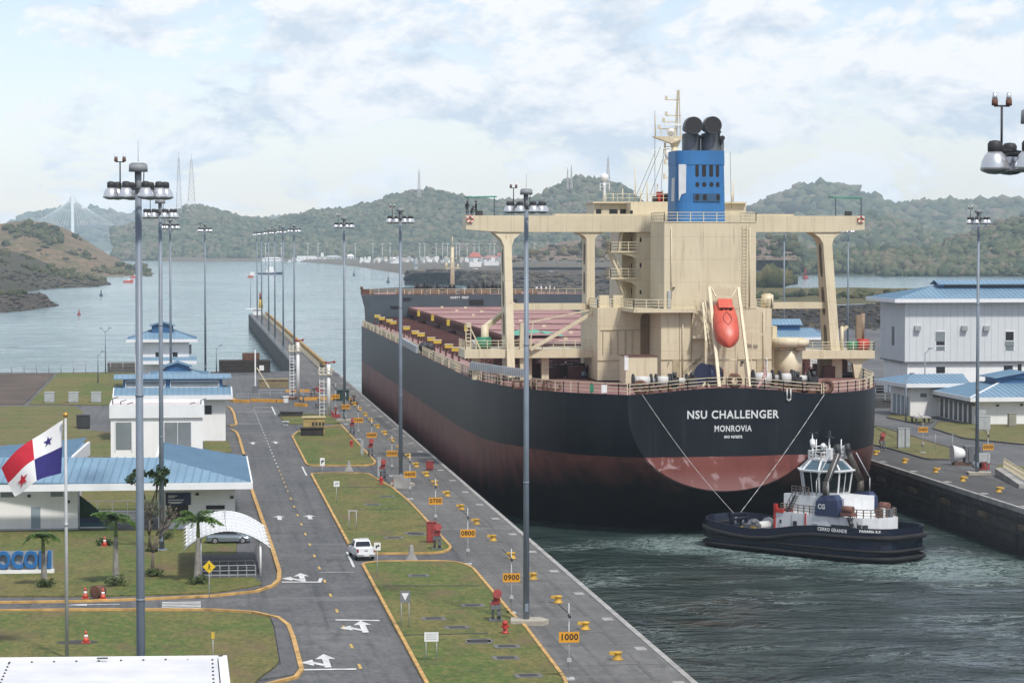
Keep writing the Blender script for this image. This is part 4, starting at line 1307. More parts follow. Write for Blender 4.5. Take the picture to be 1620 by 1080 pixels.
for (a, b, c, d, m) in ((1140, 1144, 584, 592, 0), (1156, 1158, 590, 596, 0), (1056, 1061, 460, 487, 1), (1064, 1067, 454, 456, 2), (1105, 1109, 571, 574, 2), (1057, 1058, 573, 575, 2), (1172, 1176, 571, 574, 2)):
    x0, z0 = SP(a, c, YC); x1, z1 = SP(b, d, YC); mb.box(x0, x1, YC - 0.25, YC + 0.01, z1, z0, m)
mb.build('fire_locker', [M_REDP, M_GREYBOX, M_SOOT], cas)
mb = MB()
for px, py0, py1 in ((1062, 360, 486), (1186, 360, 486), (1208, 492, 604), (1080, 500, 604)):
    x, za = SP(px, py0, YC); _, zb_ = SP(px, py1, YC); mb.cyl((x, YC - .14, zb_), (x, YC - .14, za), .07, None, 6)
mb.split('drain_pipe', [M_CREAM2], cas)
mb = MB(); x, za = SP(1178, 356, YC); _, zb_ = SP(1178, 488, YC); mb.ladder((x, YC - .15, zb_), (x, YC - .15, za), .5, (1, 0, 0), .4, .03); mb.build('ladder', [M_CREAM2], cas)
mb = MB()
for px, py in ((1069, 584), (1202, 584)):
    x0, z0 = SP(px - 5, py - 15, YC); x1, z1 = SP(px + 5, py + 14, YC); mb.box(x0, x1, YC - .04, YC, z1, z0)
mb.split('door', [mat('weathered_cream', (0.40, 0.335, 0.21), 0.6, 0.15, 1.0)], cas)
mb = MB()
mb.rail([(xl, YC + 0.1, ZT_ + .12), (xr_, YC + 0.1, ZT_ + .12)], 1.1, 1.6, 0.04, 3)
mb.rail([(xl, YC + 0.1, ZT_ + .12), (xl, YC + 9, ZT_ + .12)], 1.1, 1.6, 0.04, 3); mb.rail([(xr_, YC + 0.1, ZT_ + .12), (xr_, YC + 9, ZT_ + .12)], 1.1, 1.6, 0.04, 3)
mb.build('railing', [M_CREAM2], cas)
# boat-deck shelf that runs round the casing
mb = MB()
xs0, _ = SP(1003, 488, YC - 1.2);
mb.box(xs0, SP(1101, 488, YC - 1.2)[0], YC - 1.2, YC + 9, ZB_ - 0.45, ZB_)
sh = mb.build('boat_deck', [M_CREAM], ship)
mb = MB()
mb.rail([(xs0, YC + 8, ZB_), (xs0, YC - 1.1, ZB_), (SP(1101, 488, YC - 1.2)[0], YC - 1.1, ZB_)], 1.1, 1.5, 0.04, 3)
mb.build('railing', [M_CREAM2], sh)
mb = MB()
x0, _ = SP(1101, 488, YC - 0.8)
mb.stair((x0 + 3.4, YC - 0.8, ZB_ - 4.0), (x0 + 0.2, YC - 0.8, ZB_), 0.8, (0, 1, 0), n=9)
mb.stair((x0 - 1.2, YC - 0.8, ZB_ - 8), (x0 + 3.0, YC - 0.8, ZB_ - 4.2), 0.8, (0, 1, 0), n=9)
mb.box(SP(1094, 534, YC)[0], SP(1122, 534, YC)[0], YC - 1.3, YC, SP(1100, 535, YC)[1], SP(1100, 531, YC)[1])
mb.build('stairway', [M_CREAM2], ship)
# left block under the house, on the main deck
YL = 324.0
mb = MB()
lx0, lx1, lz0, lz1 = pb(mb, 945.5, 1046, 487, 601, YL, 14)
lb = mb.build('lower_house', [M_CREAM], ship)
mb = MB()
for px in (954, 966, 977, 989, 1000):                    # stiffened panel
    x, z0 = SP(px, 523, YL); _, z1 = SP(px, 560, YL); mb.box(x - 0.06, x + 0.06, YL - 0.10, YL, z1, z0)
x0, z0 = SP(950, 522, YL); x1, _ = SP(1012, 522, YL); mb.box(x0, x1, YL - 0.1, YL, z0 - 0.05, z0 + 0.05)
x0, z0 = SP(946, 570, YL); x1, _ = SP(985, 570, YL); mb.box(x0, x1, YL - 0.1, YL, z0 - 0.05, z0 + 0.05)
mb.build('stiffener', [mat('weathered_cream', (0.40, 0.335, 0.21), 0.6, 0.15, 1.0)], lb)
mb = MB()
x0, z0 = SP(1013, 495, YL); x1, z1 = SP(1030, 600, YL)      # flat dark panel beside the casing: the recess's shade as colour
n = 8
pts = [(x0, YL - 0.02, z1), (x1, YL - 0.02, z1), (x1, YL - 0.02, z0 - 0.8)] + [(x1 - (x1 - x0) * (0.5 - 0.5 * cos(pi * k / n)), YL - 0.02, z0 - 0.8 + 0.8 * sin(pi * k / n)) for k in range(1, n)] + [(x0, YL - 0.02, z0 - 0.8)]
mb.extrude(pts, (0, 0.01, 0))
mb.build('recess', [mat('recess_shade', (0.20, 0.145, 0.085), 0.7, 0.2, 0.6)], lb)
mb = MB()
mb.rail([(lx0, YL + 12, lz1), (lx0, YL + 0.1, lz1), (lx1, YL + 0.1, lz1)], 1.1, 1.5, 0.04, 3)
mb.build('railing', [M_CREAM2], lb)
mb = MB()
for px in (956, 978):
    x, _ = SP(px, 480, YL + 2); mb.box(x - 0.6, x + 0.6, YL + 2, YL + 3.2, lz1, lz1 + 1.5)
mb.cyl((SP(949, 480, YL + 3)[0], YL + 3, lz1), (SP(949, 480, YL + 3)[0], YL + 3, lz1 + 1.3), 0.35)
mb.build('ventilator', [M_CREAM], lb)
# the deckhouse proper
YH = 331.0
mb = MB()
hx0, hx1, hz0, hz1 = pb(mb, 1008, 1031, 343, 492, YH, 14)
mb.box(hx1, SP(1190, 400, YH)[0], YH, YH + 14, hz0, hz1)
bx0, _ = SP(984, 400, YH + 4)
mb.box(bx0, hx0, YH + 4, YH + 14, hz0, hz1)
house = mb.build('deckhouse', [M_CREAM], ship)
mb = MB()
for py0, py1 in ((375, 384), (417, 424), (456, 466)):
    x0, z0 = SP(998.5, py0, YH + 4); x1, z1 = SP(1004, py1, YH + 4); mb.box(x0, x1, YH + 3.96, YH + 4.2, z1, z0)
for py0, py1 in ((376, 383), (416, 423), (459, 465)):
    x0, z0 = SP(1012, py0 , YH); x1, z1 = SP(1014.5, py1, YH); mb.box(x0, x1, YH - 0.03, YH + 0.2, z1, z0)
mb.build('window', [M_GLASS], house)
mb = MB()
for k, py in enumerate((405, 447)):                      # side landings with curved brackets
    x0, z0 = SP(966, py - 8, YH); x1, z1 = SP(1008, py, YH)
    mb.box(x0, x1 + 0.02, YH - 0.2, YH + 4, z0 - 0.2, z0)
    mb.extrude([(x0, YH, z0 - 0.2), (x1, YH, z0 - 0.2), (x1, YH, z0 - 0.2 - 0.9), (x1 - 0.8, YH, z0 - 0.62)], (0, 0.25, 0))
    mb.rail([(x0, YH + 3.8, z0), (x0, YH - 0.1, z0), (x1, YH - 0.1, z0)], 1.1, 1.3, 0.04, 3)
x0, z0 = SP(979, 356, YH + 1)
mb.box(x0 - 1.2, hx0, YH - 0.2, YH + 4, z0 - 0.2, z0)
mb.build('landing', [M_CREAM], house)
mb = MB()
lv = [SP(985, p, YH)[1] for p in (490, 440, 397, 358)]
xs_ = [SP(p, 400, YH + 1)[0] for p in (996, 983, 978, 984)]
for k in range(3):
    a = (xs_[k] if k % 2 == 0 else xs_[k], YH + 0.9, lv[k]); b = (xs_[k] - 1.7 if k != 2 else xs_[k] + 0.6, YH + 0.9, lv[k + 1])
    mb.stair(a, b, 0.8, (0, 1, 0), n=12)
mb.build('stairway', [M_CREAM2], house)
# wheelhouse
mb = MB()
wx0, wz0 = SP(966, 345, YH + 3); wx1, wz1 = SP(1076, 320, YH + 3)
mb.box(SP(998, 340, YH + 3)[0], wx1, YH + 3, YH + 12, wz0, wz1)
mb.box(SP(940, 340, YH + 7)[0], SP(1180, 340, YH + 7)[0], YH + 7, YH + 14, wz0, wz1 - 0.1)
mb.box(SP(939, 340, YH + 6)[0], SP(1182, 340, YH + 6)[0], YH + 6.4, YH + 14.3, wz1 - 0.1, wz1 + 0.12)
wh = mb.build('wheelhouse', [M_CREAM], ship)
mb = MB()
for pxa, pxb in ((943, 951), (964, 977), (981, 994)):
    x0, z0 = SP(pxa, 331, YH + 7); x1, z1 = SP(pxb, 341, YH + 7); mb.box(x0, x1, YH + 6.94, YH + 7.2, z1, z0)
x0, z0 = SP(1059, 332, YH + 3); x1, z1 = SP(1064, 340, YH + 3); mb.box(x0, x1, YH + 2.94, YH + 3.2, z1, z0)
x0, z0 = SP(997, 333, YH + 3); x1, z1 = SP(1001, 342, YH + 3); mb.box(x0, x1, YH + 2.94, YH + 3.2, z1, z0)
mb.build('window', [M_GLASS], wh)
mb = MB()
mb.rail([(wx0, YH + 6.6, wz1 + .1), (wx1, YH + 6.6, wz1 + .1)], 1.0, 1.6, 0.035, 2)
for px, h in ((1005, 4.5), (1024, 2.6), (1013, 1.6), (970, 1.2), (1040, 2.4), (1034, 1.2), (1160, 2.8), (1158, 1.4), (985, 1.8), (1048, 1.6)):
    x, _ = SP(px, 320, YH + 8); mb.cyl((x, YH + 8, wz1), (x, YH + 8, wz1 + h), 0.07)
mb.build('railing', [M_CREAM2], wh)
mb = MB()
x, _ = SP(956, 300, YH + 10); mb.cyl((x, YH + 10, wz1), (x, YH + 10, wz1 + 3.0), 0.18); mb.sphere((x, YH + 10, wz1 + 3.3), 0.55)
mb.rail([(x - .6, YH + 9.6, wz1 + 1.6), (x + .6, YH + 9.6, wz1 + 1.6)], 0.9, 0.6, 0.03, 2)
mb.build('satellite_dome', [M_WHITE], wh)
mb = MB()
for px, h, m in ((1043, 1.4, 0), (1036, 0.8, 1), (1053, 1.2, 1), (1049, 0.9, 0)):
    x, _ = SP(px, 318, YH + 7.5); mb.box(x - .35, x + .35, YH + 7.2, YH + 7.9, wz1, wz1 + h, m)
mb.build('signal_locker', [M_REDP, M_SOOT], wh)
# bridge wings: one long box girder across the ship
mb = MB()
gx0, _ = SP(737.5, 355, YH - 0.5); gx1, _ = SP(1368, 355, YH - 0.5)
_, gz1 = SP(900, 341, YH - 0.5); _, gz0 = SP(900, 367, YH - 0.5)
_, gze = SP(740, 363, YH - 0.5)
xa, _ = SP(790, 360, YH - 0.5); xb, _ = SP(1320, 360, YH - 0.5)
prof = [(gx0, gze), (xa, gz0), (xb, gz0), (gx1, gze), (gx1, gz1), (gx0, gz1)]
mb.extrude([(x, YH - 0.5, z) for x, z in prof], (0, 4.2, 0))
mb.box(SP(878, 340, YH)[0], SP(1256, 340, YH)[0], YH, YH + 3, gz1, gz1 + 0.22)
wing = mb.build('bridge_wing', [M_CREAM], ship)
mb = MB()
for xx, sg in ((gx0, 1), (gx1, -1)):                    # consoles and awnings on the tips
    for a in (0.3, 3.6):
        mb.cyl((xx + sg * a, YH + 0.2, gz1), (xx + sg * a, YH + 0.2, gz1 + 2.25), 0.05, None, 6, 0)
    mb.hexa([(xx + sg * .2, YH, gz1 + 2.2), (xx + sg * 3.9, YH, gz1 + 2.25), (xx + sg * 3.9, YH + 3, gz1 + 2.3), (xx + sg * .2, YH + 3, gz1 + 2.2), (xx + sg * .2, YH, gz1 + 2.35), (xx + sg * 3.9, YH, gz1 + 2.42), (xx + sg * 3.9, YH + 3, gz1 + 2.5), (xx + sg * .2, YH + 3, gz1 + 2.35)], 1)
    mb.box(xx + sg * 1.4, xx + sg * 2.2, YH + 0.6, YH + 1.2, gz1, gz1 + 0.6, 2)
mb.build('wing_awning', [M_SOOT, mat('green_awning', (0.06, 0.26, 0.19), 0.8, 0.2, 1.0), M_SOOT], wing)
def column(px_top, py_top, px_bot, py_bot, w, Yt, Yb, depth_t, depth_b, slots, name='wing_column'):
    """plated column with lightening holes seen on its port face; flares into the girder"""
    mb = MB()
    xt, zt = SP(px_top, py_top, Yt); xb, zb = SP(px_bot, py_bot, Yb)
    zs = [0, 0.05, 0.10, 0.18, 0.4, 0.7, 1.0]
    rg = []
    for v in zs:
        x = xt + (xb - xt) * v; z = zt + (zb - zt) * v
        fl = (1.35 * (1 - v / 0.10) ** 2 if v < 0.10 else 0)
        y0 = Yt + (Yb - Yt) * v; dep = depth_t + (depth_b - depth_t) * v
        rg.append([(x - fl, y0, z), (x + w + fl, y0, z), (x + w + fl, y0 + dep, z), (x - fl, y0 + dep, z)])
    mb.loft(rg, 0, sm=False)
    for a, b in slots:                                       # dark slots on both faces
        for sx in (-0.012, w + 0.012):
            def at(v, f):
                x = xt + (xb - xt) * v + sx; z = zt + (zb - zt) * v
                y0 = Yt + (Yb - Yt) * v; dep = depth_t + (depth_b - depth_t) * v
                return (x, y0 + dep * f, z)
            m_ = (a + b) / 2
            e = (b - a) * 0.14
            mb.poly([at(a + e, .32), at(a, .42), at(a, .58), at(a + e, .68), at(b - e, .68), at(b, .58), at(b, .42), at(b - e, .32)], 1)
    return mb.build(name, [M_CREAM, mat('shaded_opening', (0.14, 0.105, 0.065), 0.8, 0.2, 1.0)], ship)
column(797, 367, 803, 597, 0.95, YH - 0.3, YH - 3.5, 3.6, 5.6, ((0.12, 0.30), (0.34, 0.52), (0.56, 0.72)))
column(928, 367, 928, 482, 1.05, YH - 0.3, YH - 0.3, 3.6, 4.0, ((0.15, 0.45), (0.55, 0.85)))
column(1301, 367, 1315, 556, 1.15, YH - 0.3, YH - 1.6, 3.6, 5.0, ((0.10, 0.38), (0.46, 0.70), (0.78, 0.95)))
mb = MB()
pb(mb, 812, 930, 480, 490, YH, 1.2); pb(mb, 1222, 1312, 478, 488, YH, 1.2)
mb.build('cross_girder', [M_CREAM], ship)
# platforms under the wings
def platform(px0, px1, py0, py1, Y, dep, cut):
    mb = MB()
    x0, z0 = SP(px0, py0, Y); x1, z1 = SP(px1, py1, Y)
    mb.box(x0, x1, Y, Y + dep, z1, z0)
    o = mb.build('side_platform', [M_CREAM], ship)
    mb = MB()
    mb.rail([(x0 + .1, Y + dep, z0), (x0 + .1, Y + .1, z0), (x1 - .1, Y + .1, z0), (x1 - .1, Y + dep, z0)], 1.1, 1.4, 0.04, 3)
    mb.build('railing', [M_CREAM2], o)
    return o, x0, x1, z1, z0
pp, px0_, px1_, pz1_, pz0_ = platform(735, 946, 553, 565.5, 328.5, 7.5, 0)
sp, sx0_, sx1_, sz1_, sz0_ = platform(1268, 1384, 555, 567, 327.5, 7.5, 0)
mb = MB()
mb.box(SP(1195, 550, 331)[0], sx0_, 331.5, 332.6, sz0_ - 0.8, sz0_ - 0.05)
for px in (1353, ):
    x0, z = SP(px, 567, 328); mb.loft([[(x0 - 1.4, 328, sz1_), (x0 + 2.0, 328, sz1_), (x0 + 2.0, 329, sz1_), (x0 - 1.4, 329, sz1_)], [(x0 - .3, 328, sz1_ - .6), (x0 + .9, 328, sz1_ - .6), (x0 + .9, 329, sz1_ - .6), (x0 - .3, 329, sz1_ - .6)], [(x0, 328, ZD), (x0 + .8, 328, ZD), (x0 + .8, 329, ZD), (x0, 329, ZD)]], sm=False)
x0, z = SP(1315, 566, 330); mb.box(x0, x0 + 1.3, 329.5, 331.5, ZD, sz1_)
x0, z = SP(1297, 566, 333); mb.box(x0, x0 + 1.2, 333, 334.5, ZD, sz1_)
for px in (748, 857, 830):
    x0, z = SP(px, 566, 330); mb.box(x0, x0 + 0.9, 330, 331, ZD, pz1_)
mb.build('platform_pillar', [M_CREAM], ship)
mb = MB()                                             # life-raft cradles, davits, drums on the platforms
x, _ = SP(765, 545, 331); mb.cyl((x - .9, 331, pz0_ + .75), (x + .9, 331, pz0_ + .75), 0.72, None, 14, 0)
x, _ = SP(1348, 545, 330); mb.cyl((x - .6, 330, sz0_ + .6), (x + .6, 330, sz0_ + .6), 0.55, None, 12, 0)
x, _ = SP(1365, 545, 330); mb.cyl((x - .7, 330, sz0_ + .7), (x + .7, 330, sz0_ + .7), 0.7, None, 12, 1)
x, _ = SP(748, 545, 331); mb.cyl((x - .3, 331, pz0_ + .6), (x + .3, 331, pz0_ + .6), 0.55, None, 12, 2)
mb.build('winch_drum', [M_GREEN, M_REDP, M_GREYBOX], ship)
mb = MB()
x, _ = SP(741, 550, 330);
mb.ladder((x, 330, pz0_), (x, 330, pz0_ + 3.3), 0.6, (1, 0, 0), 0.45, 0.06); mb.bar((x, 330, pz0_ + 3.2), (x + 1.5, 330, pz0_), 0.14); mb.box(x - .25, x + .25, 329.8, 330.3, pz0_ + 2.7, pz0_ + 3.3)
x, _ = SP(767, 550, 332); mb.cyl((x, 332, pz0_ - 0.5), (x, 332, pz0_ + 3.0), 0.55, 0.45); mb.bar((x, 332, pz0_ + 2.6), (x + 4.2, 336, pz0_ + 5.4), 0.5, 0.6)
x, _ = SP(1332, 550, 330); mb.cyl((x, 330, sz0_), (x, 330, sz0_ + 3.0), 0.22); mb.bar((x, 330, sz0_ + 2.4), (x + 0.7, 330, sz0_ + 3.0), 0.35)
mb.build('davit', [M_CREAM], ship)
mb = MB()
x, _ = SP(1361, 540, 330); mb.box(x - .5, x + .2, 330, 330.6, sz0_ + 1.4, sz0_ + 4.4); mb.cyl((x + .3, 330.3, sz0_ + 1.4), (x + .4, 330.3, sz0_ + 4.6), 0.28); mb.bar((x, 330, sz0_ + 1.2), (x + .9, 330, sz0_), 0.15)
mb.build('hose_crane', [mat('tan_crane_paint', (0.24, 0.17, 0.11), 0.6, 0.2, 1.0)], ship)
# provision crane at port: post, boom and stay
mb = MB()
x0, z0 = SP(822, 600, 329.5); mb.box(x0, x0 + 1.0, 329, 330.2, ZD, pz0_ + 0.2)
x0, z0 = SP(826, 553, 328.6)
mb.extrude([(x0 - .3, 328.6, pz0_), (x0 + 1.1, 328.6, pz0_), (x0 + .3, 328.6, pz0_ + 3.2), (x0 - .2, 328.6, pz0_ + 3.2)], (0, .8, 0))
a = Vector((*SP(839, 553, 328.2),)); b = Vector((*SP(944, 491, 328.2),))
mb.bar((a.x, 328.2, a.y), (b.x, 328.2, b.y), 0.42, 0.42)
a2 = SP(837, 510, 328.4); b2 = SP(940, 489, 328.4); mb.bar((a2[0], 328.4, a2[1]), (b2[0], 328.4, b2[1]), 0.16)
a2 = SP(838, 551, 328.4); b2 = SP(843, 510, 328.4); mb.bar((a2[0], 328.4, a2[1]), (b2[0], 328.4, b2[1]), 0.12)
mb.box(b.x - .5, b.x + .6, 328, 329, b.y - .4, b.y + .4)
mb.build('provision_crane', [M_CREAM], ship)
# grey accommodation ladder stowed along the port rail
mb = MB()
a = SP(744, 578, 321.5); b = SP(829, 590, 317.5)
mb.bar((a[0], 321.5, a[1]), (b[0], 317.5, b[1]), 0.35, 0.95)
A, B = Vector((a[0], 321.5, a[1])), Vector((b[0], 317.5, b[1]))
for k in range(24):
    p = A.lerp(B, (k + .5) / 24) + Vector((-0.06, -0.22, 0)); mb.box(p.x - .04, p.x + .04, p.y - .04, p.y + .04, p.z - .42, p.z + .42)
c = Vector(G(637, 540, 12.6)); d = Vector(G(660, 553, 12.3))
mb.bar(c, d, 0.4, 1.0)
mb.build('gangway', [M_STEEL], ship)
mb = MB()
g = G(671, 549, 12.2); mb.sphere(g, 0.85, 8, 5); mb.sphere(g + Vector((0.7, -2, 0.1)), 0.7, 8, 5)
mb.build('rope_heap', [M_SOOT], ship)
# aft deck gear
mb = MB()
bx0, bx1, bz0, bz1 = pb(mb, 990, 1040, 564, 606, YC - 6.5, 4.5)
mb.box(bx0 - .1, bx1 + .1, YC - 6.6, YC - 1.9, bz1, bz1 + .06, 1)
mb.box(bx0 - .15, bx0 + .3, YC - 6.56, YC - 6.4, bz1 - 1.6, bz1 + .1, 2)
mb.build('deck_locker', [M_CREAM, M_RED, M_WHITE], ship)
for px, L, r, rp in ((1030, 4.2, 0.85, M_ROPE), (1062, 3.6, 0.85, M_ROPE), (1222, 4.6, 1.05, M_ROPE), (1256, 3.4, 1.0, M_ROPE)):
    x, _ = SP(px, 600, YS + 8); winch(ship, x, YS + 8, ZD + 0.25, L, r, rp)
mb = MB()
x, _ = SP(1112, 594, YC - 4); mb.cyl((x - .1, YC - 4, ZD + 1.45), (x + 1.9, YC - 2.6, ZD + 1.2), 1.3, 1.2, 18)
mb.build('hawser_reel', [M_NAVY], ship)
mb = MB()
for px, r, h in ((1232, 0.9, 1.9), (1251, 1.5, 5.6)):
    pass
x, _ = SP(1247, 560, YC + 2)
mb.cyl((x, YC + 2, ZD), (x, YC + 2, ZD + 4.0), 1.75, None, 4); mb.cyl((x - 0.1, YC + 2, ZD + 4.0), (x - 0.1, YC + 2, ZD + 4.4), 1.2, None, 18); mb.cyl((x - 0.1, YC + 2, ZD + 4.4), (x - 0.1, YC + 2, ZD + 5.5), 2.1, None, 24)
x2, _ = SP(1258, 560, YC + 1); mb.cyl((x2 + .6, YC + 1, ZD + 4.0), (x2 + .6, YC + 1, ZD + 4.5), 0.7, None, 12); mb.cyl((x2 + .6, YC + 1, ZD + 4.5), (x2 + .6, YC + 1, ZD + 5.3), 1.1, None, 18)
mb.cyl((SP(1214, 483, YC + 3)[0], YC + 3, ZB_), (SP(1214, 483, YC + 3)[0], YC + 3, ZB_ + 1.6), 0.75, None, 14)
mb.cyl((SP(1214, 483, YC + 3)[0], YC + 3, ZB_ + 1.6), (SP(1214, 483, YC + 3)[0], YC + 3, ZB_ + 1.75), 0.5, None, 14)
mb.build('vent_head', [M_CREAM], ship)
mb = MB()
mb.rail([(SP(1197, 482, YC)[0], YC + .2, ZB_), (SP(1221, 482, YC)[0], YC + .2, ZB_), (SP(1221, 482, YC)[0], YC + 6, ZB_)], 1.1, 1.4, 0.04, 3)
mb.build('railing', [M_CREAM2], cas)
mb = MB()                                             # dark red machinery under the platforms and between house and hatches
for k in range(34):
    x = RND.uniform(41, 52); y = RND.uniform(330, 347); h = RND.uniform(0.7, 2.0)
    mb.box(x, x + RND.uniform(.4, 2.2), y, y + RND.uniform(.4, 1.6), ZD, ZD + h)
for k in range(16):
    x = RND.uniform(68, 83); y = RND.uniform(326, 345); h = RND.uniform(0.8, 2.8)
    if abs(x - CX) > deck_half(y) - 2: continue
    mb.box(x, x + RND.uniform(.4, 1.8), y, y + RND.uniform(.4, 1.6), ZD, ZD + h)
mb.box(40, 53, 346.5, 347.2, ZD, ZD + 2.6); mb.box(68, 82, 345, 345.6, ZD, ZD + 2.6)
for k in range(10): mb.cyl((40.5 + k * 1.3, 346, ZD + 1.2), (40.5 + k * 1.3, 349, ZD + 1.4), 0.12, None, 6)
mb.build('deck_machinery', [M_RED], ship)
mb = MB()
x, _ = SP(1351, 590, 327); mb.cyl((x - 1.0, 330, ZD), (x - 1.0, 330, sz1_), 0.3); mb.cyl((x - 1.4, 330, ZD + .35), (x + 1, 330, ZD + .35), 0.35)
mb.build('bunker_pipe', [M_SOOT], ship)
# funnel
YFu = YC + 1.8
mb = MB()
fx0, _ = SP(1069.5, 350, YFu); fx1, _ = SP(1150, 350, YFu); ft0, ftz = SP(1072, 238, YFu); ft1, _ = SP(1148.5, 238, YFu)
def rrect(x0, x1, y0, y1, z, r=1.2, n=5):
    out = []
    for cx_, cy_, a0 in ((x1 - r, y1 - r, 0), (x0 + r, y1 - r, 90), (x0 + r, y0 + r, 180), (x1 - r, y0 + r, 270)):
        for k in range(n + 1):
            a = radians(a0 + 90 * k / n); out.append((cx_ + r * cos(a), cy_ + r * sin(a), z))
    return out
zs = [ZT_, ZT_ + (ftz - ZT_) * 0.72, ftz - 1.6, ftz - 1.6, ftz]
W = lambda z, e=0: rrect(fx0 + (ft0 - fx0) * (z - ZT_) / (ftz - ZT_) + e, fx1 + (ft1 - fx1) * (z - ZT_) / (ftz - ZT_) - e, YFu + 0.03 * (z - ZT_) + e, YFu + 7 - e, z)
mb.loft([W(ZT_), W(ftz - 1.7)], 0, sm=False); mb.loft([W(ftz - 1.7, -0.06), W(ftz, -0.06)], 0, sm=False)
fun = mb.build('funnel', [M_BLUE], ship)
mb = MB()
def fy(z): return YFu + 0.03 * (z - ZT_) - 0.02
def slot(pxa, pxb, pya, pyb, m=0, back=0.0):
    x0, z0 = SP(pxa, pya, YFu); x1, z1 = SP(pxb, pyb, YFu)
    r = (x1 - x0) / 2; c = (x0 + x1) / 2; n = 6
    pts = [(c + r * cos(pi * k / n), fy(z0) , z0 - r + r * sin(pi * k / n)) for k in range(n + 1)] + [(c - r * cos(pi * k / n), fy(z1), z1 + r - r * sin(pi * k / n)) for k in range(n + 1)]
    mb.poly([(p[0], fy(p[2]) - back, p[2]) for p in pts], m)
for a, b in ((1100.5, 1106), (1111, 1117.5), (1122.5, 1128.5), (1133, 1138)): slot(a, b, 259, 280)
for a, b in ((1100.5, 1106.5), (1111, 1118), (1122.5, 1129), (1133, 1138.5)): slot(a, b, 288, 296)
for a, b in ((1100, 1106), (1112, 1118), (1133.5, 1138.5)): slot(a, b, 307, 316.5, 0, 0.15)
mb.build('vent', [M_BLACK], fun)
mb = MB()
x0, z0 = SP(1097.5, 306, YFu); x1, z1 = SP(1139.5, 319, YFu); mb.box(x0, x1, fy(z0) - 0.12, fy(z0) + 0.3, z1, z0)
mb.build('vent_plate', [mat('dull_blue', (0.025, 0.085, 0.17), 0.6, 0.2, 1.0)], fun)
mb = MB()                                             # white emblem on the port face running round to the aft face
x0, z0 = SP(1074, 260, YFu); x1, z1 = SP(1086, 305, YFu); xe, ze = SP(1074, 318, YFu)
mb.poly([(x0, fy(z0) - .01, z0), (x1, fy(z0) - .01, z0), (x1 - .05, fy(z1) - .01, z1), (x1 - .6, fy(z1) - .01, z1 - .2), (xe, fy(ze) - .01, ze)])
def fxl(z): return fx0 + (ft0 - fx0) * (z - ZT_) / (ftz - ZT_) - 0.02
mb.poly([(fxl(z0 - 1.6), YFu + 1.4, z0 - 1.6), (fxl(z0 - 1.6), YFu + 3.4, z0 - 1.6), (fxl(ze), YFu + 3.4, ze), (fxl(ze), YFu + 1.4, ze)])
mb.build('emblem', [mat('pale_emblem', (0.55, 0.57, 0.58), 0.6, 0.1, 1.0)], fun)
def pipe(px, py_top, r, n=14, elbow=True, cap=M_BLACK):
    mb = MB()
    x, z1 = SP(px, py_top, YFu + 3)
    y0 = YFu + 3.0
    pts = [(x, y0, ftz - 0.5, 0), (x, y0, z1 - r * 1.0, 0)]
    rings = []
    def ring(c, ax):
        q = Vector(ax).to_track_quat('Z', 'Y').to_matrix()
        return [tuple(Vector(c) + q @ Vector((r * cos(2 * pi * k / n), r * sin(2 * pi * k / n), 0))) for k in range(n)]
    rings.append(ring((x, y0, ftz - .5), (0, 0, 1))); rings.append(ring((x, y0, z1 - r * 1.9), (0, 0, 1)))
    for a in (30, 60, 80):
        t_ = radians(a); R_ = r * 1.0
        rings.append(ring((x, y0 - R_ * (1 - cos(t_)), z1 - r * 1.9 + R_ * sin(t_)), (0, -sin(t_), cos(t_))))
    rings.append(ring((x, y0 - r * 2.1, z1 - r * 0.98), (0, -1, 0.12)))
    mb.loft(rings, 0, caps=False)
    c = Vector((x, y0 - r * 2.1, z1 - r * .98));
    q = Vector((0, -1, .12)).to_track_quat('Z', 'Y').to_matrix()
    rim = [tuple(c + q @ Vector((r * 0.90 * cos(2 * pi * k / n), r * 0.90 * sin(2 * pi * k / n), 0.02))) for k in range(n)]
    mb.poly(rim, 1);
    mb.torus(c, (0, -1, .12), r * 0.97, r * 0.07, n, 6, 2)
    mb.build('exhaust_pipe', [M_GREYP, M_BLACK, M_SOOT], fun)
pipe(1092.5, 186.5, 1.05, 20); pipe(1122.5, 186, 1.05, 20)
for px, py, r in ((1096, 215, 0.24), (1105, 214, 0.28), (1114, 214, 0.28), (1136.5, 206, 0.24), (1141.5, 215, 0.30), (1121, 212, .22)): pipe(px, py, r, 10)
# main mast
mb = MB()
ym = YH + 6
xm, z0 = SP(1067, 335, ym); _, zp = SP(1067, 220, ym); _, zt = SP(1067, 150, ym)
mb.cyl((xm, ym, wz1), (xm, ym, zp), 0.55, 0.40, 14)
mb.cyl((xm, ym, zp - 1.0), (xm, ym, zp), 0.45, 0.9, 12)
x0, zq = SP(1034, 216, ym); mb.extrude([(x0, ym - .8, zq), (xm + 1.2, ym - .8, zq), (xm + 1.2, ym - .8, zq - .25), (xm - .5, ym - .8, zq - .9), (x0, ym - .8, zq - .1)], (0, 1.6, 0))
for dx, dy in ((-.35, -.3), (.35, -.3), (0, .4)): mb.bar((xm + 0.35 + dx, ym + dy, zq), (xm + .45 + dx * .3, ym + dy * .3, zt + 0.6), 0.10)
for k in range(7):
    z = zq + (zt - zq) * (k + .5) / 7; w = 0.45 * (1 - k / 9); mb.bar((xm + .35 - w, ym - .2, z), (xm + .4 + w, ym - .2, z), 0.06)
for py, l, r_ in ((183, 13, 9), (193, 17, 0), (158, 13, 5), (204, 24, 0)):
    x1, z = SP(1067 - l, py, ym); mb.bar((x1, ym, z), (xm + .3 + r_ * .06, ym, z), 0.14); mb.box(x1 - .15, x1 + .15, ym - .15, ym + .15, z, z + .5)
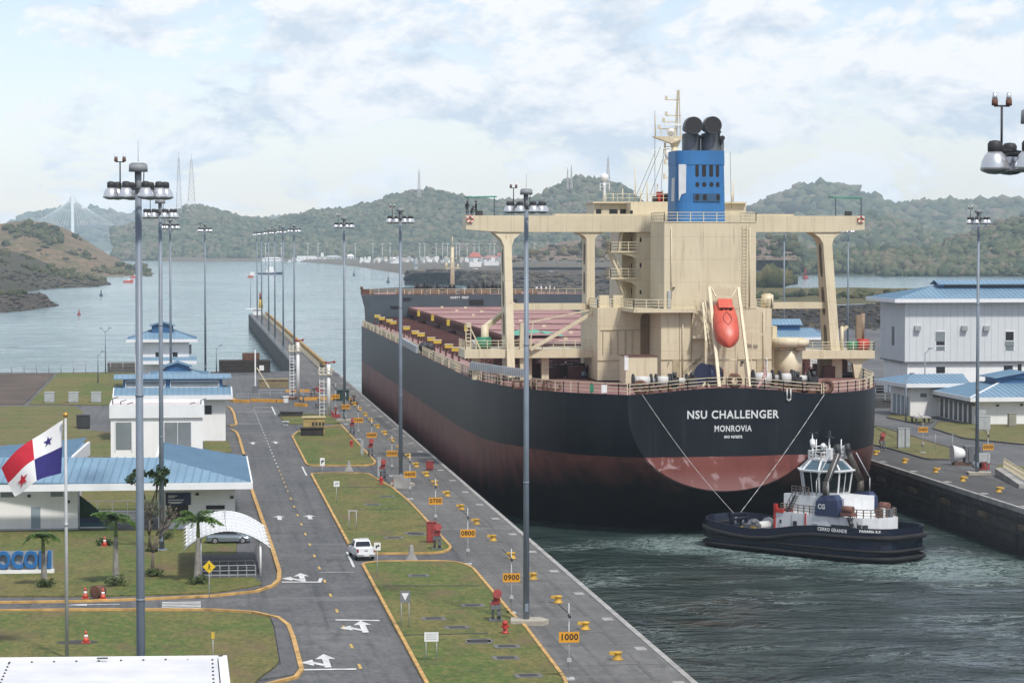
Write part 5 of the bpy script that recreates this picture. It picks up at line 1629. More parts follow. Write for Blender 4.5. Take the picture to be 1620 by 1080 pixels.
for py, l in ((232, 12), (242, 12), (258, 12), (281, 13), (270, 5), (300, 5)):
    x1, z = SP(1064 - l, py, ym); mb.bar((x1, ym, z), (xm, ym, z), 0.10); mb.box(x1 - .12, x1 + .12, ym - .12, ym + .12, z - .2, z + .5)
mb.rail([(x0, ym - .8, zq), (xm - .2, ym - .8, zq)], 1.0, .8, 0.03, 2)
mb.cyl((x0 + .1, ym - .8, zq), (x0 + .1, ym - .8, zq + 2.6), 0.05)
mast = mb.build('mast', [M_CREAM], ship)
mb = MB()
x1, z = SP(1058, 205, ym); mb.sphere((x1 + .3, ym, zq + .6), .55, 10, 6); mb.sphere((xm - .9, ym, SP(1060, 244, ym)[1]), .42, 8, 5, sq=(1, 1, 1.8))
mb.bar((xm - 1.4, ym - .3, SP(0, 193, ym)[1] + .1), (xm + .9, ym - .3, SP(0, 193, ym)[1] + .1), 0.22)
mb.build('radar', [M_WHITE], mast)
mb = MB()
for (ax, az), (cx_, cz) in ((SP(1037, 240, ym), SP(1003, 318, ym)), (SP(1045, 232, ym), SP(1010, 320, ym)), (SP(1050, 248, ym), SP(1028, 310, ym)), (SP(1036, 175, ym), SP(1036, 330, ym)), (SP(1155, 240, ym), SP(1157, 330, ym)), (SP(1050, 235, ym), SP(1045, 315, ym))):
    mb.bar((ax, ym, az), (cx_, ym, cz), 0.045)
mb.build('rigging', [M_SOOT], mast)
# lifeboat davit
mb = MB()
def sb(a, b, w, ya, yb):
    p = SP(*a, ya); q = SP(*b, yb); mb.bar((p[0], ya, p[1]), (q[0], yb, q[1]), w, w)
sb((1122, 455), (1138, 612), 0.36, YC - 2, YC - 8); sb((1168, 455), (1187, 612), 0.32, YC - 2, YC - 8)
sb((1120, 453), (1170, 453), 0.35, YC - 1.5, YC - 1.5); sb((1133, 470), (1158, 470), 0.2, YC - 3, YC - 3)
sb((1117, 540), (1117, 604), 0.32, YC - 4, YC - 4); sb((1165, 540), (1165, 604), 0.3, YC - 4, YC - 4)
sb((1117, 540), (1112, 478), 0.25, YC - 4, YC - 2); sb((1143, 569), (1165, 569), 0.2, YC - 6, YC - 4)
sb((1117, 604), (1112, 611), 0.2, YC - 4, YC - 6); sb((1117, 604), (1122, 611), 0.2, YC - 4, YC - 6)
for k in range(9):
    t_ = k / 9; sb((1111 + 12 * t_, 480 + 70 * t_), (1116 + 12 * t_, 480 + 70 * t_), 0.08, YC - 2 - 3 * t_, YC - 2 - 3 * t_)
sb((1110, 478), (1127, 560), 0.14, YC - 2, YC - 5); sb((1115, 476), (1131, 556), 0.14, YC - 2, YC - 5)
sb((1188, 527), (1207, 529), 0.2, YC - 1, YC - 1); sb((1190, 530), (1190, 552), 0.14, YC - 1, YC - 1); sb((1186, 552), (1192, 600), 0.14, YC - 1, YC - 1)
sb((1133, 470), (1126, 456), 0.14, YC - 3, YC - 2); sb((1158, 470), (1166, 456), 0.14, YC - 3, YC - 2)
mb.build('lifeboat_davit', [M_CREAM2], ship)
# ---- things carried by the ship
lbt = thing('lifeboat', 'orange enclosed free-fall lifeboat hanging nose down on the stern', 'lifeboat', (0, 0, 0))
a = SP(1143, 484, YC - 2.2); b = SP(1154, 549, YC - 7.2)
A, B = Vector((a[0], YC - 2.2, a[1])), Vector((b[0], YC - 7.2, b[1]))
ax = (B - A).normalized(); sx = Vector((1, 0, 0)); sx = (sx - ax * sx.dot(ax)).normalized(); upv = sx.cross(ax).normalized()
if upv.y > 0: upv = -upv
Ln = (B - A).length
mb = MB(); rg = []
for t_, w, h in ((0, .85, .75), (.03, 1.15, 1.0), (.15, 1.35, 1.25), (.35, 1.5, 1.35), (.6, 1.5, 1.25), (.78, 1.35, 1.05), (.90, .85, .7), (.96, .4, .38), (1.0, .06, .06)):
    c = A + ax * (Ln * t_)
    rg.append([tuple(c + sx * (w * abs(cos(2 * pi * k / 20)) ** .75 * (1 if cos(2 * pi * k / 20) > 0 else -1)) + upv * (h * abs(sin(2 * pi * k / 20)) ** .75 * (1 if sin(2 * pi * k / 20) > 0 else -1))) for k in range(20)])
mb.loft(rg, 0); local(mb.build('hull', [M_ORANGE]), lbt)
mb = MB()
c = A + ax * (Ln * .16)
mb.obox(c + upv * 1.05, 1.7, 1.5, 1.1, mat=Matrix((sx, ax, upv)).transposed(), m=0)
cab = local(mb.build('cabin', [M_ORANGE]), lbt)
mb = MB()
c = A + ax * (Ln * .28)
for k in (-.5, 0, .5):
    mb.obox(A + ax * (Ln * .275) + upv * 1.32 + sx * k, .32, .25, .25, mat=Matrix((sx, ax, upv)).transposed())
local(mb.build('window', [M_GLASS]), cab)
mb = MB()
pts = [A + ax * (Ln * (.34 + .30 * k / 8)) + upv * (1.36 - .02 * k) + sx * (.5 * sin(pi * k / 8)) for k in range(9)]
mb.tube(pts, 0.04); mb.tube([p - sx * 2 * (p - (A + ax * (Ln * .3))).dot(sx) for p in pts], 0.04)
for t_ in (.5, ):
    pass
local(mb.build('grab_line', [M_SOOT]), lbt)
lbp = thing('lifebuoy', 'orange lifebuoy on the left tip of the bridge wing', 'lifebuoy', (0, 0, 0), group='lifebuoys on the bridge wings')
x, z = SP(743.5, 347, YH - .62);
mb = MB(); mb.torus((0, 0, 0), (0, 1, 0), 0.36, 0.11, 16, 6, 0)
for k in range(4):
    a_ = pi / 4 + k * pi / 2; mb.obox((0.36 * cos(a_), 0, .36 * sin(a_)), .16, .25, .25, m=1, mat=Matrix.Rotation(-a_, 3, 'Y'))
local(mb.build('ring', [M_ORANGE, M_WHITE]), lbp); lbp.location = (x, YH - .62, z)
x, z = SP(1362, 347, YH - .62); dup(lbp, (x, YH - .62, z), label='orange lifebuoy on the right tip of the bridge wing')
# ensign on the stern staff
fl_ = thing('ship_flag', 'small red and white striped ensign with blue corner on the stern staff', 'flag', (0, 0, 0))
mb = MB(); x, z = SP(1213, 612, YS + 2); _, z1 = SP(1213, 566, YS + 2)
mb.cyl((x, YS + 2, z), (x, YS + 2, z1), .05)
local(mb.build('staff', [M_WHITE]), fl_)
mb = MB()
z2 = z1 - .1
n = 11
for k in range(n):
    for j in range(6):
        def fp_(i, jj): return (x - .08 * sin(jj * 1.9 + i * .3) - jj * .18 * (.4 + .6 * i / n), YS + 1.9 + .12 * sin(jj * 1.3), z2 - i * .16 - jj * .28)
        cantonk = k < 5 and j < 2
        mb.poly([fp_(k, j), fp_(k, j + 1), fp_(k + 1, j + 1), fp_(k + 1, j)], 2 if cantonk else k % 2, True)
local(mb.build('cloth', [M_REDP, M_WHITE, mat('flag_blue', (0.02, 0.03, 0.16), 0.8, 0.1, 2.0)]), fl_)
# ================================================================== tug, built along its own length: x from the towing end, z from the waterline
tug = thing('tugboat', 'navy and white harbour tug with glazed wheelhouse under the ship stern', 'tugboat', (58.9, 290.2, WZ), atan2(-24.0, 17.9))
tug.scale = (0.87, 0.87, 0.87)
M_TUGN = mat('tug_navy', (0.008, 0.012, 0.028), 0.42, 0.25, 0.5, streak=0.2, dirt=(0.06, 0.06, 0.06))
M_RUBBER = mat('black_rubber', (0.009, 0.009, 0.010), 0.8, 0.4, 0.9)
M_TUGW = mat('tug_white', (0.68, 0.69, 0.69), 0.45, 0.08, 0.8, streak=0.25, dirt=(0.30, 0.22, 0.15))
M_TUGD = mat('tug_deck', (0.045, 0.055, 0.075), 0.8, 0.25, 0.7)
M_EXH = mat('scorched_pipe', (0.062, 0.050, 0.042), 0.55, 0.35, 1.2)
TW = [(0, 1.6), (0.4, 3.0), (1.0, 4.1), (2.2, 5.0), (4, 5.5), (20, 5.6), (24, 5.5), (27, 5.0), (29, 4.1), (29.8, 3.2), (30.2, 2.2)]
TT = [(0, 3.7), (3, 3.4), (8, 2.9), (12, 2.9), (15, 3.6), (20, 4.1), (30.2, 4.2)]
LIFT = {'deckhouse', 'red_frame', 'wheelhouse', 'window', 'roof', 'skylight', 'antenna_mast', 'radar', 'funnel', 'exhaust_pipe', 'pipe_guard', 'life_raft', 'railing', 'stairway', 'door', 'deck_equipment', 'tyre_fender', 'lettering_funnel'}
sts = [0, .4, 1, 1.6, 2.2, 3, 4, 7, 10, 13, 17, 20, 24, 25.5, 27, 28, 29, 29.5, 29.8, 30.2]
def local_part(mb, name, mats, parent=tug):
    if name in LIFT: mb.V = [(x, y, z + 1.1 * min(1, max(0, (z - 1.25) / 2.75))) for x, y, z in mb.V]
    name = name.replace('_funnel', '')
    if name in ('red_frame', 'door', 'life_raft', 'stairway', 'deck_equipment', 'tyre_fender', 'mooring_bitt', 'railing', 'window', 'radar'):
        mb.split(name, mats); return [local(o, parent) for o in mb.last][0]
    return local(mb.build(name, mats), parent)
mb = MB(); rg = []
for x in sts:
    w, zt = tab(TW, x), tab(TT, x)
    P_ = [(1.0, zt), (1.0, 2.0), (1.0, 1.2), (.985, .6), (.96, 0), (.80, -1.2), (.35, -2.2), (0, -2.4)]
    e = 0.35 * max(0, 1 - x / 3.0) - 0.35 * max(0, (x - 27) / 3.2)
    rg.append([(x + e * (zt - z) * .55, -w * f, z) for f, z in P_] + [(x + e * (zt - z) * .55, w * f, z) for f, z in P_[::-1][1:]])
mb.grid(rg, 0)
mb.poly([rg[0][k] for k in range(len(rg[0]))], 0); mb.poly([rg[-1][k] for k in range(len(rg[-1]))][::-1], 0)
inner = [[(max(.25, min(x, 29.9)), -(w - .18), z), (max(.25, min(x, 29.9)), -(w - .18), 1.25)] for x in sts for w, z in ((tab(TW, x), tab(TT, x)),)]
inner2 = [[(p[0], -p[1], p[2]) for p in r_] for r_ in inner]
mb.grid(inner, 0, False); mb.grid(inner2, 0, False)
mb.grid([[r_[0], (x, -tab(TW, x), tab(TT, x))] for r_, x in zip(inner, sts)], 0, False); mb.grid([[r_[0], (x, tab(TW, x), tab(TT, x))] for r_, x in zip(inner2, sts)], 0, False)
th = local_part(mb, 'hull', [M_TUGN])
mb = MB()
mb.grid([[(max(.2, min(x, 29.9)), -(tab(TW, x) - .1), 1.25), (max(.2, min(x, 29.9)), tab(TW, x) - .1, 1.25)] for x in sts], 0, False)
local_part(mb, 'deck', [M_TUGD])
# rubber fenders: two fat belts all round, heavier at the ends
def belt(z, r, name, x0=0, x1=30.2, out=0.10, zz=None):
    mb = MB(); n = 8
    path = [(x, -(tab(TW, x) + out), (zz(x) if zz else z)) for x in sts if x0 <= x <= x1]
    path2 = [(x, tab(TW, x) + out, (zz(x) if zz else z)) for x in sts[::-1] if x0 <= x <= x1]
    loop = path + path2
    m = len(loop); rings = []
    for i in range(m):
        a, b, c = Vector(loop[i - 1]), Vector(loop[i]), Vector(loop[(i + 1) % m])
        tg = (c - a).normalized(); nx = Vector((tg.y, -tg.x, 0)).normalized()
        rr = r * (1.25 if (b.x < 2.5 or b.x > 28) else 1.0)
        rings.append([tuple(b + nx * (rr * cos(2 * pi * k / n)) + Vector((0, 0, rr * sin(2 * pi * k / n)))) for k in range(n)])
    rings.append(rings[0])
    mb.loft(rings, 0, caps=False)
    return local_part(mb, name, [M_RUBBER])
belt(0, .27, 'fender_belt', zz=lambda x: tab(TT, x) - 1.15)
belt(.55, .22, 'fender_belt')
belt(0, .15, 'fender_belt', zz=lambda x: 1.45)
# bulwark stays inside the working deck
mb = MB()
for x in [.9 + .85 * k for k in range(11)]:
    for sy in (-1, 1):
        w = tab(TW, x); mb.extrude([(x, sy * (w - .16), 1.25), (x, sy * (w - .75), 1.25), (x, sy * (w - .16), tab(TT, x) - .1)], (.1, 0, 0))
for x in (4.6, 6.4, 8.0):
    mb.box(x, x + .9, -tab(TW, x) - .03, -tab(TW, x) + .02, 1.35, 1.62, 1)
local_part(mb, 'bulwark_stay', [M_TUGN, M_BLACK])
# name on the bulwark
mb = MB()
y_ = -(5.6 + .03)
text_mesh('CERRO GRANDE', .56, mb, (22.9, y_, 3.72), (1, .0, 0), (0, 0, 1), bold=.02, spacing=1.1)
local_part(mb, 'lettering', [M_WHITE], th)
mb = MB()
text_mesh('PANAMA R.P.', .42, mb, (28.0, -4.72, 3.85), (1, .46, 0), (0, 0, 1), bold=.02, spacing=1.1)
local_part(mb, 'lettering', [M_WHITE], th)
# towing staple and winch at the working end
mb = MB()
for y in (-.75, .75): mb.cyl((3.0, y, 1.2), (3.0, y, 3.3), .34, .34, 12)
mb.cyl((3.0, -1.2, 3.25), (3.0, 1.2, 3.25), .36, .36, 12)
mb.extrude([(2.6, -1.4, 1.2), (3.4, -1.4, 1.2), (3.3, -1.3, 3.8), (2.7, -1.3, 3.8)], (0, .3, 0)); mb.extrude([(2.6, 1.1, 1.2), (3.4, 1.1, 1.2), (3.3, 1.2, 3.8), (2.7, 1.2, 3.8)], (0, .3, 0))
mb.box(2.65, 3.35, -1.3, 1.3, 3.65, 3.95)
local_part(mb, 'towing_staple', [M_TUGN])
mb = MB()
mb.cyl((6.8, -1.3, 2.4), (6.8, 1.3, 2.4), .75, None, 14, 1)
for y in (-1.45, 1.3): mb.cyl((6.8, y, 2.4), (6.8, y + .15, 2.4), 1.2, None, 16, 0)
mb.box(6.0, 8.2, -2.6, -1.6, 1.25, 3.0, 2); mb.box(6.0, 8.2, 1.6, 2.6, 1.25, 2.9, 2); mb.cyl((5.3, -2.3, 2.1), (5.3, -1.5, 2.1), .45, None, 10, 3)
mb.box(8.3, 9.4, -1.8, 1.8, 1.25, 2.6, 2); mb.cyl((7.4, -2.1, 3.0), (7.4, -2.1, 3.5), .3, None, 8, 2)
mb.cyl((8.9, .6, 2.6), (8.9, .6, 3.3), .35, None, 8, 2)
local_part(mb, 'towing_winch', [M_STEEL, M_ROPE, M_GREYP, M_YELLOW])
# deckhouse
mb = MB()
mb.prism([(12.3, -3.6), (12.3, 3.6), (20.5, 3.9), (25.5, 3.0), (27, 1.8), (27, -1.8), (25.5, -3.0), (20.5, -3.9)], 1.25, 4.0)
mb.prism([(13.0, -2.9), (13.0, 2.9), (22.5, 2.9), (22.5, -2.9)], 4.0, 6.2)
dh = local_part(mb, 'deckhouse', [M_TUGW])
mb = MB()
mb.box(12.05, 12.3, -3.75, 3.75, 1.25, 4.3); mb.box(12.05, 13.6, -3.75, -3.58, 3.9, 4.3); mb.box(12.05, 12.5, -3.75, -3.4, 4.2, 4.9)
mb.box(17.1, 17.3, -3.85, -3.7, 1.25, 4.1); mb.box(12.0, 12.2, 2.2, 2.6, 4.0, 6.6); mb.box(12.4, 14.5, -2.95, -2.85, 4.0, 4.4)
local_part(mb, 'red_frame', [M_REDP], dh)
mb = MB()
mb.box(14.9, 15.0, -3.72, -3.68, 1.35, 3.8, 2); mb.box(21.2, 24.2, -3.80, -3.40, 1.3, 3.3, 0)
mb.box(18.4, 19.2, -3.93, -3.80, 1.4, 3.3, 2); mb.box(15.2, 15.8, -3.78, -3.70, 2.9, 3.3, 0); mb.box(13.0, 13.25, -3.72, -3.62, 3.0, 3.3, 0)
for x in (23.9, 25.0, 25.8): mb.box(x, x + .3, -3.5, -2.8, 3.1, 3.45, 0)
local_part(mb, 'door', [M_SOOT, M_SOOT, M_GREYBOX], dh)
def ring_buoy(parent, c, ax, col):
    mb = MB(); mb.torus(c, ax, .36, .11, 16, 6, 0)
    o = local(mb.build('lifebuoy', [col]), parent)
    return o
ring_buoy(dh, (13.9, -3.75, 2.85), (0, 1, 0), mat('faded_orange', (0.42, 0.10, 0.05), 0.6, 0.15, 1.0));
mb = MB()
for x in (16.2, 18.0, 19.9): mb.torus((x, -3.95, 1.9), (0, 1, 0), .55, .17, 18, 8)
local_part(mb, 'tyre_fender', [M_GREYP])
# wheelhouse: eight-sided glazed drum leaning out, roof with canted skylights
mb = MB()
cx, cy = 17.3, 0.0
def octo(rx, ry, z, n=8, ph=pi / 8, c=(17.3, 0)): return [(c[0] + rx * cos(ph + 2 * pi * k / n), c[1] + ry * sin(ph + 2 * pi * k / n), z) for k in range(n)]
mb.loft([octo(2.9, 2.7, 4.0), octo(2.75, 2.6, 6.0)], 0, sm=False)
mb.loft([octo(2.55, 2.45, 6.0), octo(3.0, 2.85, 6.6)], 0, sm=False)
lo, hi = octo(2.95, 2.8, 6.5), octo(3.35, 3.2, 9.2)
for k in range(8):                                   # mullions
    mb.bar(Vector(lo[k]), Vector(hi[k]), .18, .18)
    mb.bar(Vector(hi[k]), Vector(hi[(k + 1) % 8]), .22, .28)
    for t_ in (.5,):
        a = Vector(lo[k]).lerp(Vector(lo[(k + 1) % 8]), t_); b = Vector(hi[k]).lerp(Vector(hi[(k + 1) % 8]), t_); mb.bar(a, b, .09, .09)
mb.loft([octo(3.75, 3.6, 9.2), octo(3.75, 3.6, 9.35)], 0, sm=False)
whs = local_part(mb, 'wheelhouse', [M_TUGW])
mb = MB()
for k in range(8):
    j = (k + 1) % 8
    mb.poly([lo[k], lo[j], hi[j], hi[k]])
local_part(mb, 'window', [mat('tinted_glass', (0.006, 0.010, 0.010), 0.2, 0.2, 0.6)], whs)
mb = MB()
a, b = octo(3.3, 3.15, 9.35), octo(2.1, 2.0, 10.5)
for k in range(8):
    mb.bar(Vector(a[k]), Vector(b[k]), .22, .22); mb.bar(Vector(b[k]), Vector(b[(k + 1) % 8]), .2, .2)
mb.loft([octo(2.15, 2.05, 10.45), octo(2.15, 2.05, 10.6)], 0, sm=False)
rf = local_part(mb, 'roof', [M_TUGW], whs)
mb = MB()
a, b = octo(3.25, 3.1, 9.36), octo(2.06, 1.96, 10.47)
for k in range(8):
    j = (k + 1) % 8; mb.poly([a[k], a[j], b[j], b[k]])
local_part(mb, 'skylight', [mat('skylight_glass', (0.06, 0.10, 0.13), 0.10, 0.2, 0.6)], whs)
# roof rails, antennas, radar, searchlights
mb = MB()
o8 = octo(2.3, 2.2, 10.6)
mb.rail(o8 + [o8[0]], .9, .8, .05, 2)
for (x, y, h) in ((15.6, -.6, 3.0), (15.3, .5, 2.2), (16.4, -1.5, 1.7), (17.0, .9, 2.0), (18.6, -.9, 1.8), (19.0, .8, 2.4), (17.8, 0, 2.6), (16.2, 1.4, 1.4)):
    mb.cyl((x, y, 10.6), (x, y, 10.6 + h), .11, .07, 6)
mb.bar((15.9, -1.2, 12.0), (15.9, 1.2, 12.0), .12); mb.bar((17.8, -1.5, 11.8), (17.8, 1.5, 11.8), .12)
for (x, y, z) in ((15.6, -.6, 12.6), (16.4, -1.5, 12.4), (17.8, -1.2, 12.2), (19.2, 1.2, 11.9)): mb.sphere((x, y, z), .36, 8, 5)
for y in (-1.3, 1.3): mb.box(18.7, 19.3, y - .3, y + .3, 10.6, 11.9)
mt = local_part(mb, 'antenna_mast', [M_TUGW], whs)
mb = MB()
mb.bar((14.9, -.6, 13.6), (16.3, -.6, 13.75), .2, .16); mb.bar((17.1, .2, 13.2), (18.7, -.2, 13.2), .2, .16); mb.box(17.7, 17.95, -.15, .15, 13.2, 14.0)
for (x, y, z) in ((16.1, 1.0, 11.7), (18.3, .6, 11.9), (17.4, -1.6, 11.4), (16.8, .2, 12.3)): mb.cyl((x - .2, y, z), (x + .25, y, z), .25, None, 8)
local_part(mb, 'radar', [M_SOOT], whs)
# funnels: navy casings with leaning exhaust pipes and grab rails
for sy in (-1, 1):
    mb = MB()
    mb.loft([[(18.8, sy * 2.6, 4.0), (22.4, sy * 2.6, 4.0), (22.4, sy * 4.0, 4.0), (18.8, sy * 4.0, 4.0)], [(18.9, sy * 2.6, 5.7), (22.2, sy * 2.6, 6.0), (22.2, sy * 3.9, 6.0), (18.9, sy * 3.9, 5.7)], [(19.5, sy * 2.8, 6.4), (21.6, sy * 2.8, 6.6), (21.6, sy * 3.7, 6.6), (19.5, sy * 3.7, 6.4)]], 0, sm=False)
    fn = local_part(mb, 'funnel', [M_NAVY])
    mb = MB()
    P_ = [(20.0, sy * 3.3, 6.2), (20.0, sy * 3.3, 7.9), (20.0, sy * 1.0, 11.3), (19.8, sy * .9, 12.5)]
    mb.cyl(P_[0], P_[1], .44, .42, 12); mb.cyl(P_[1], P_[2], .42, .38, 12); mb.cyl(P_[2], P_[3], .36, .36, 12, 1); mb.sphere(P_[1], .43, 10, 6); mb.sphere(P_[2], .39, 10, 6, 1)
    local_part(mb, 'exhaust_pipe', [M_EXH, M_SOOT], fn)
    mb = MB()
    q = [(20.9, sy * 4.0, 6.4), (20.9, sy * 4.0, 8.2), (20.6, sy * 1.7, 11.4)]
    mb.tube(q, .07); mb.tube([(19.1, sy * 4.0, 6.4), (19.1, sy * 4.0, 8.2), (19.3, sy * 1.7, 11.4)], .07)
    local_part(mb, 'pipe_guard', [M_GALV], fn)
mb = MB()
text_mesh('CG', .8, mb, (19.9, -4.02, 5.1), (1, 0, 0), (0, .05, 1), bold=.02)
local_part(mb, 'lettering_funnel', [M_WHITE], tug)
# life rafts, boat deck rails, stairs
mb = MB()
for sy in (-1, 1):
    mb.cyl((22.9, sy * 3.6, 5.0), (24.3, sy * 3.4, 5.0), .42, None, 12, 0)
mb.box(22.8, 24.5, -4.0, -3.0, 4.2, 4.6, 0)
local_part(mb, 'life_raft', [mat('raft_canister', (0.16, 0.07, 0.05), 0.6, 0.3, 1.5)])
mb = MB()
mb.rail([(13.0, -3.5, 4.0), (18.7, -3.7, 4.0)], 1.0, .9, .045, 3); mb.rail([(13.0, 3.5, 4.0), (18.7, 3.7, 4.0)], 1.0, .9, .045, 3); mb.rail([(13, -3.5, 4.0), (13, 3.5, 4.0)], 1.0, .9, .045, 3)
mb.rail([(22.6, -3.2, 4.0), (25.4, -2.8, 4.0), (26.8, -1.7, 4.0), (26.8, 1.7, 4.0), (25.4, 2.8, 4.0)], 1.0, .9, .045, 3)
mb.rail([(14.2, -2.8, 6.2), (17, -2.95, 6.2)], 1.0, .8, .045, 3)
local_part(mb, 'railing', [mat('tug_rail', (0.16, 0.13, 0.11), 0.6, 0.3, 1.0)])
mb = MB(); mb.stair((25.8, -3.7, 1.3), (23.8, -3.4, 4.0), .8, (0, 1, 0), n=8); mb.stair((14.0, -3.2, 4.0), (15.3, -3.1, 6.2), .7, (0, 1, 0), n=7)
local_part(mb, 'stairway', [M_SOOT])
mb = MB()
for (x, y, z, h) in ((12.9, -2.0, 4.0, 1.4), (13.5, .8, 4.0, 2.4), (14.2, -2.2, 4.0, 1.2), (12.8, 2.6, 4.0, 1.8), (24.6, 1.0, 4.0, .9), (25.6, -.8, 4.0, 1.1), (26.2, .4, 4.0, 1.0), (10.4, -2.2, 1.25, 1.4), (10.6, 2.4, 1.25, 1.6), (9.8, .6, 1.25, 1.1), (28.4, -2.2, 1.25, 1.2), (28.3, 2.0, 1.25, 1.2)):
    mb.box(x, x + .7, y, y + .6, z, z + h, int(x * 7) % 3)
local_part(mb, 'deck_equipment', [M_GREYP, M_TUGW, M_RUST])
mb = MB()
mb.box(4.2, 5.4, -3.7, -3.3, 1.3, 1.8, 0); mb.box(9.6, 10.2, -5.2, -4.9, 1.3, 3.1, 0); mb.cyl((9.0, -3.4, 1.3), (9.0, -3.4, 1.9), .4, None, 10, 0)
local_part(mb, 'mooring_bitt', [mat('ochre_paint', (0.35, 0.21, 0.04), 0.6, 0.2, 1.0)])
# tow lines from the ship's stern chocks down to the towing staple
def rope(p, q, sag, r, label):
    p, q = Vector(p), Vector(q); mb = MB()
    pts = [p.lerp(q, k / 14) - Vector((0, 0, sag * sin(pi * k / 14))) for k in range(15)]
    mb.tube(pts, r, 6)
    o = mb.build('tow_rope', [M_ROPE]); return tag(o, label, 'rope', 'tow ropes between ship and tug')
stp = world_matrix(tug) @ Vector((2.7, -.3, 3.7)); stp2 = world_matrix(tug) @ Vector((2.8, .4, 3.75))
xa, za = SP(1016, 624, YS - .05); xb, zb2 = SP(1304, 624, YS - .05)
rope((xa, YS - .05, za), stp, .6, .022, 'pale tow rope from the left corner of the dark stern to the tug')
rope((xb, YS - .05, zb2), stp2, .3, .03, 'pale tow rope from the right corner of the dark stern to the tug')
# loop of rope hanging over the stern
mb = MB(); x, z = SP(1248, 622, YS - .1)
mb.tube([(x - .2, YS - .1, z + .5), (x - .22, YS - .12, z - .6), (x, YS - .12, z - .9), (x + .22, YS - .12, z - .6), (x + .2, YS - .1, z + .5)], .09)
tag(mb.build('rope_loop', [M_ROPE]), 'white loop of rope hanging over the dark stern right of the ship name', 'rope')
# ================================================================== light masts, marker signs, bollards and other quay furniture
M_POLE = mat('galvanised_pole', (0.170, 0.205, 0.245), 0.45, 0.14, 0.6, streak=0.15, dirt=(0.10, 0.11, 0.12))
M_ALU = mat('spun_aluminium', (0.62, 0.63, 0.64), 0.28, 0.05, 2.0, metal=0.75)
M_LENS = mat('lamp_lens', (0.10, 0.13, 0.12), 0.15, 0.0)
M_HUB = mat('grey_hub', (0.22, 0.235, 0.245), 0.6, 0.1, 2.0)
M_SIGN = mat('orange_sign', (0.640, 0.290, 0.012), 0.5, 0.06, 1.5)
M_DARKTXT = mat('dark_lettering', (0.020, 0.018, 0.015), 0.6, 0.0)
HM = 30.9
def make_mast(ox, oy, label, group, z0=0.0):
    t = thing('light_mast', label, 'light mast', (ox, oy, z0), 0, group)
    mb = MB();
    mb.cyl((0, 0, 0), (0, 0, HM - .3), .235, .165, 14); mb.cyl((0, 0, 0.0), (0, 0, .18), .5, .5, 14)
    mb.box(-.12, .12, -.33, -.26, .9, 1.5)
    for z in (10.4, 20.6): mb.cyl((0, 0, z), (0, 0, z + .12), .235 - z * .0023 + .02, None, 14)
    local(mb.build('pole', [M_POLE]), t)
    mb = MB(); mb.torus((0, 0, HM), (0, 0, 1), .85, .05, 20, 6)
    for k in range(4):
        a = pi / 4 + k * pi / 2; mb.bar((.2 * cos(a), .2 * sin(a), HM), (1.0 * cos(a), 1.0 * sin(a), HM), .09)
    for k in range(3):
        a = k * 2 * pi / 3; mb.bar((.25 * cos(a), .25 * sin(a), HM), (.28 * cos(a), .28 * sin(a), HM + .9), .05)
    local(mb.build('head_frame', [M_SOOT]), t)
    mb = MB(); mb.cyl((0, 0, HM + .85), (0, 0, HM + 1.22), .47, .45, 16); mb.cyl((0, 0, HM + 1.22), (0, 0, HM + 1.3), .43, .3, 16)
    mb.cyl((0, 0, HM + 1.35), (0, 0, HM + 2.4), .015, .01, 5); mb.cyl((0, 0, HM - .25), (0, 0, HM + .9), .16, .16, 10)
    local(mb.build('hub', [M_HUB]), t)
    mb = MB(); mb.cyl((-.9, .4, HM), (-.9, .4, HM + 1.35), .035, None, 6, 0); mb.bar((-1.12, .4, HM + 1.35), (-.68, .4, HM + 1.35), .05, m=0)
    for d in (-.2, .2): mb.cyl((-.9 + d, .4, HM + 1.36), (-.9 + d, .4, HM + 1.52), .09, .09, 8, 1); mb.cyl((-.9 + d, .4, HM + 1.52), (-.9 + d, .4, HM + 1.72), .08, .06, 8, 2)
    local(mb.build('obstruction_light', [M_SOOT, M_RUST, M_ALU]), t)
    first = None
    for k in range(8):
        a = 2 * pi * (k + .35) / 8; r = 1.38 if k % 2 == 0 else 1.18
        if first is None:
            mb = MB()
            mb.lathe([(.40, -.42), (.395, -.34), (.36, -.18), (.28, -.02), (.19, .08)], (0, 0, 0), 16, 0)
            mb.lathe([(.17, .06), (.20, .10), (.20, .30), (.15, .37), (.05, .39)], (0, 0, 0), 12, 1)
            mb.lathe([(.39, -.43), (.20, -.50), (.02, -.52)], (0, 0, 0), 14, 2)
            mb.bar((-.55, 0, .12), (-.15, 0, .16), .06, m=1)
            first = f = mb.build('floodlight', [M_ALU, M_SOOT, M_LENS])
        else: f = first.copy(); COL.objects.link(f)
        f.parent = t; f.location = (r * cos(a), r * sin(a), HM - .02); f.rotation_euler = (0, 0, a)
    return t
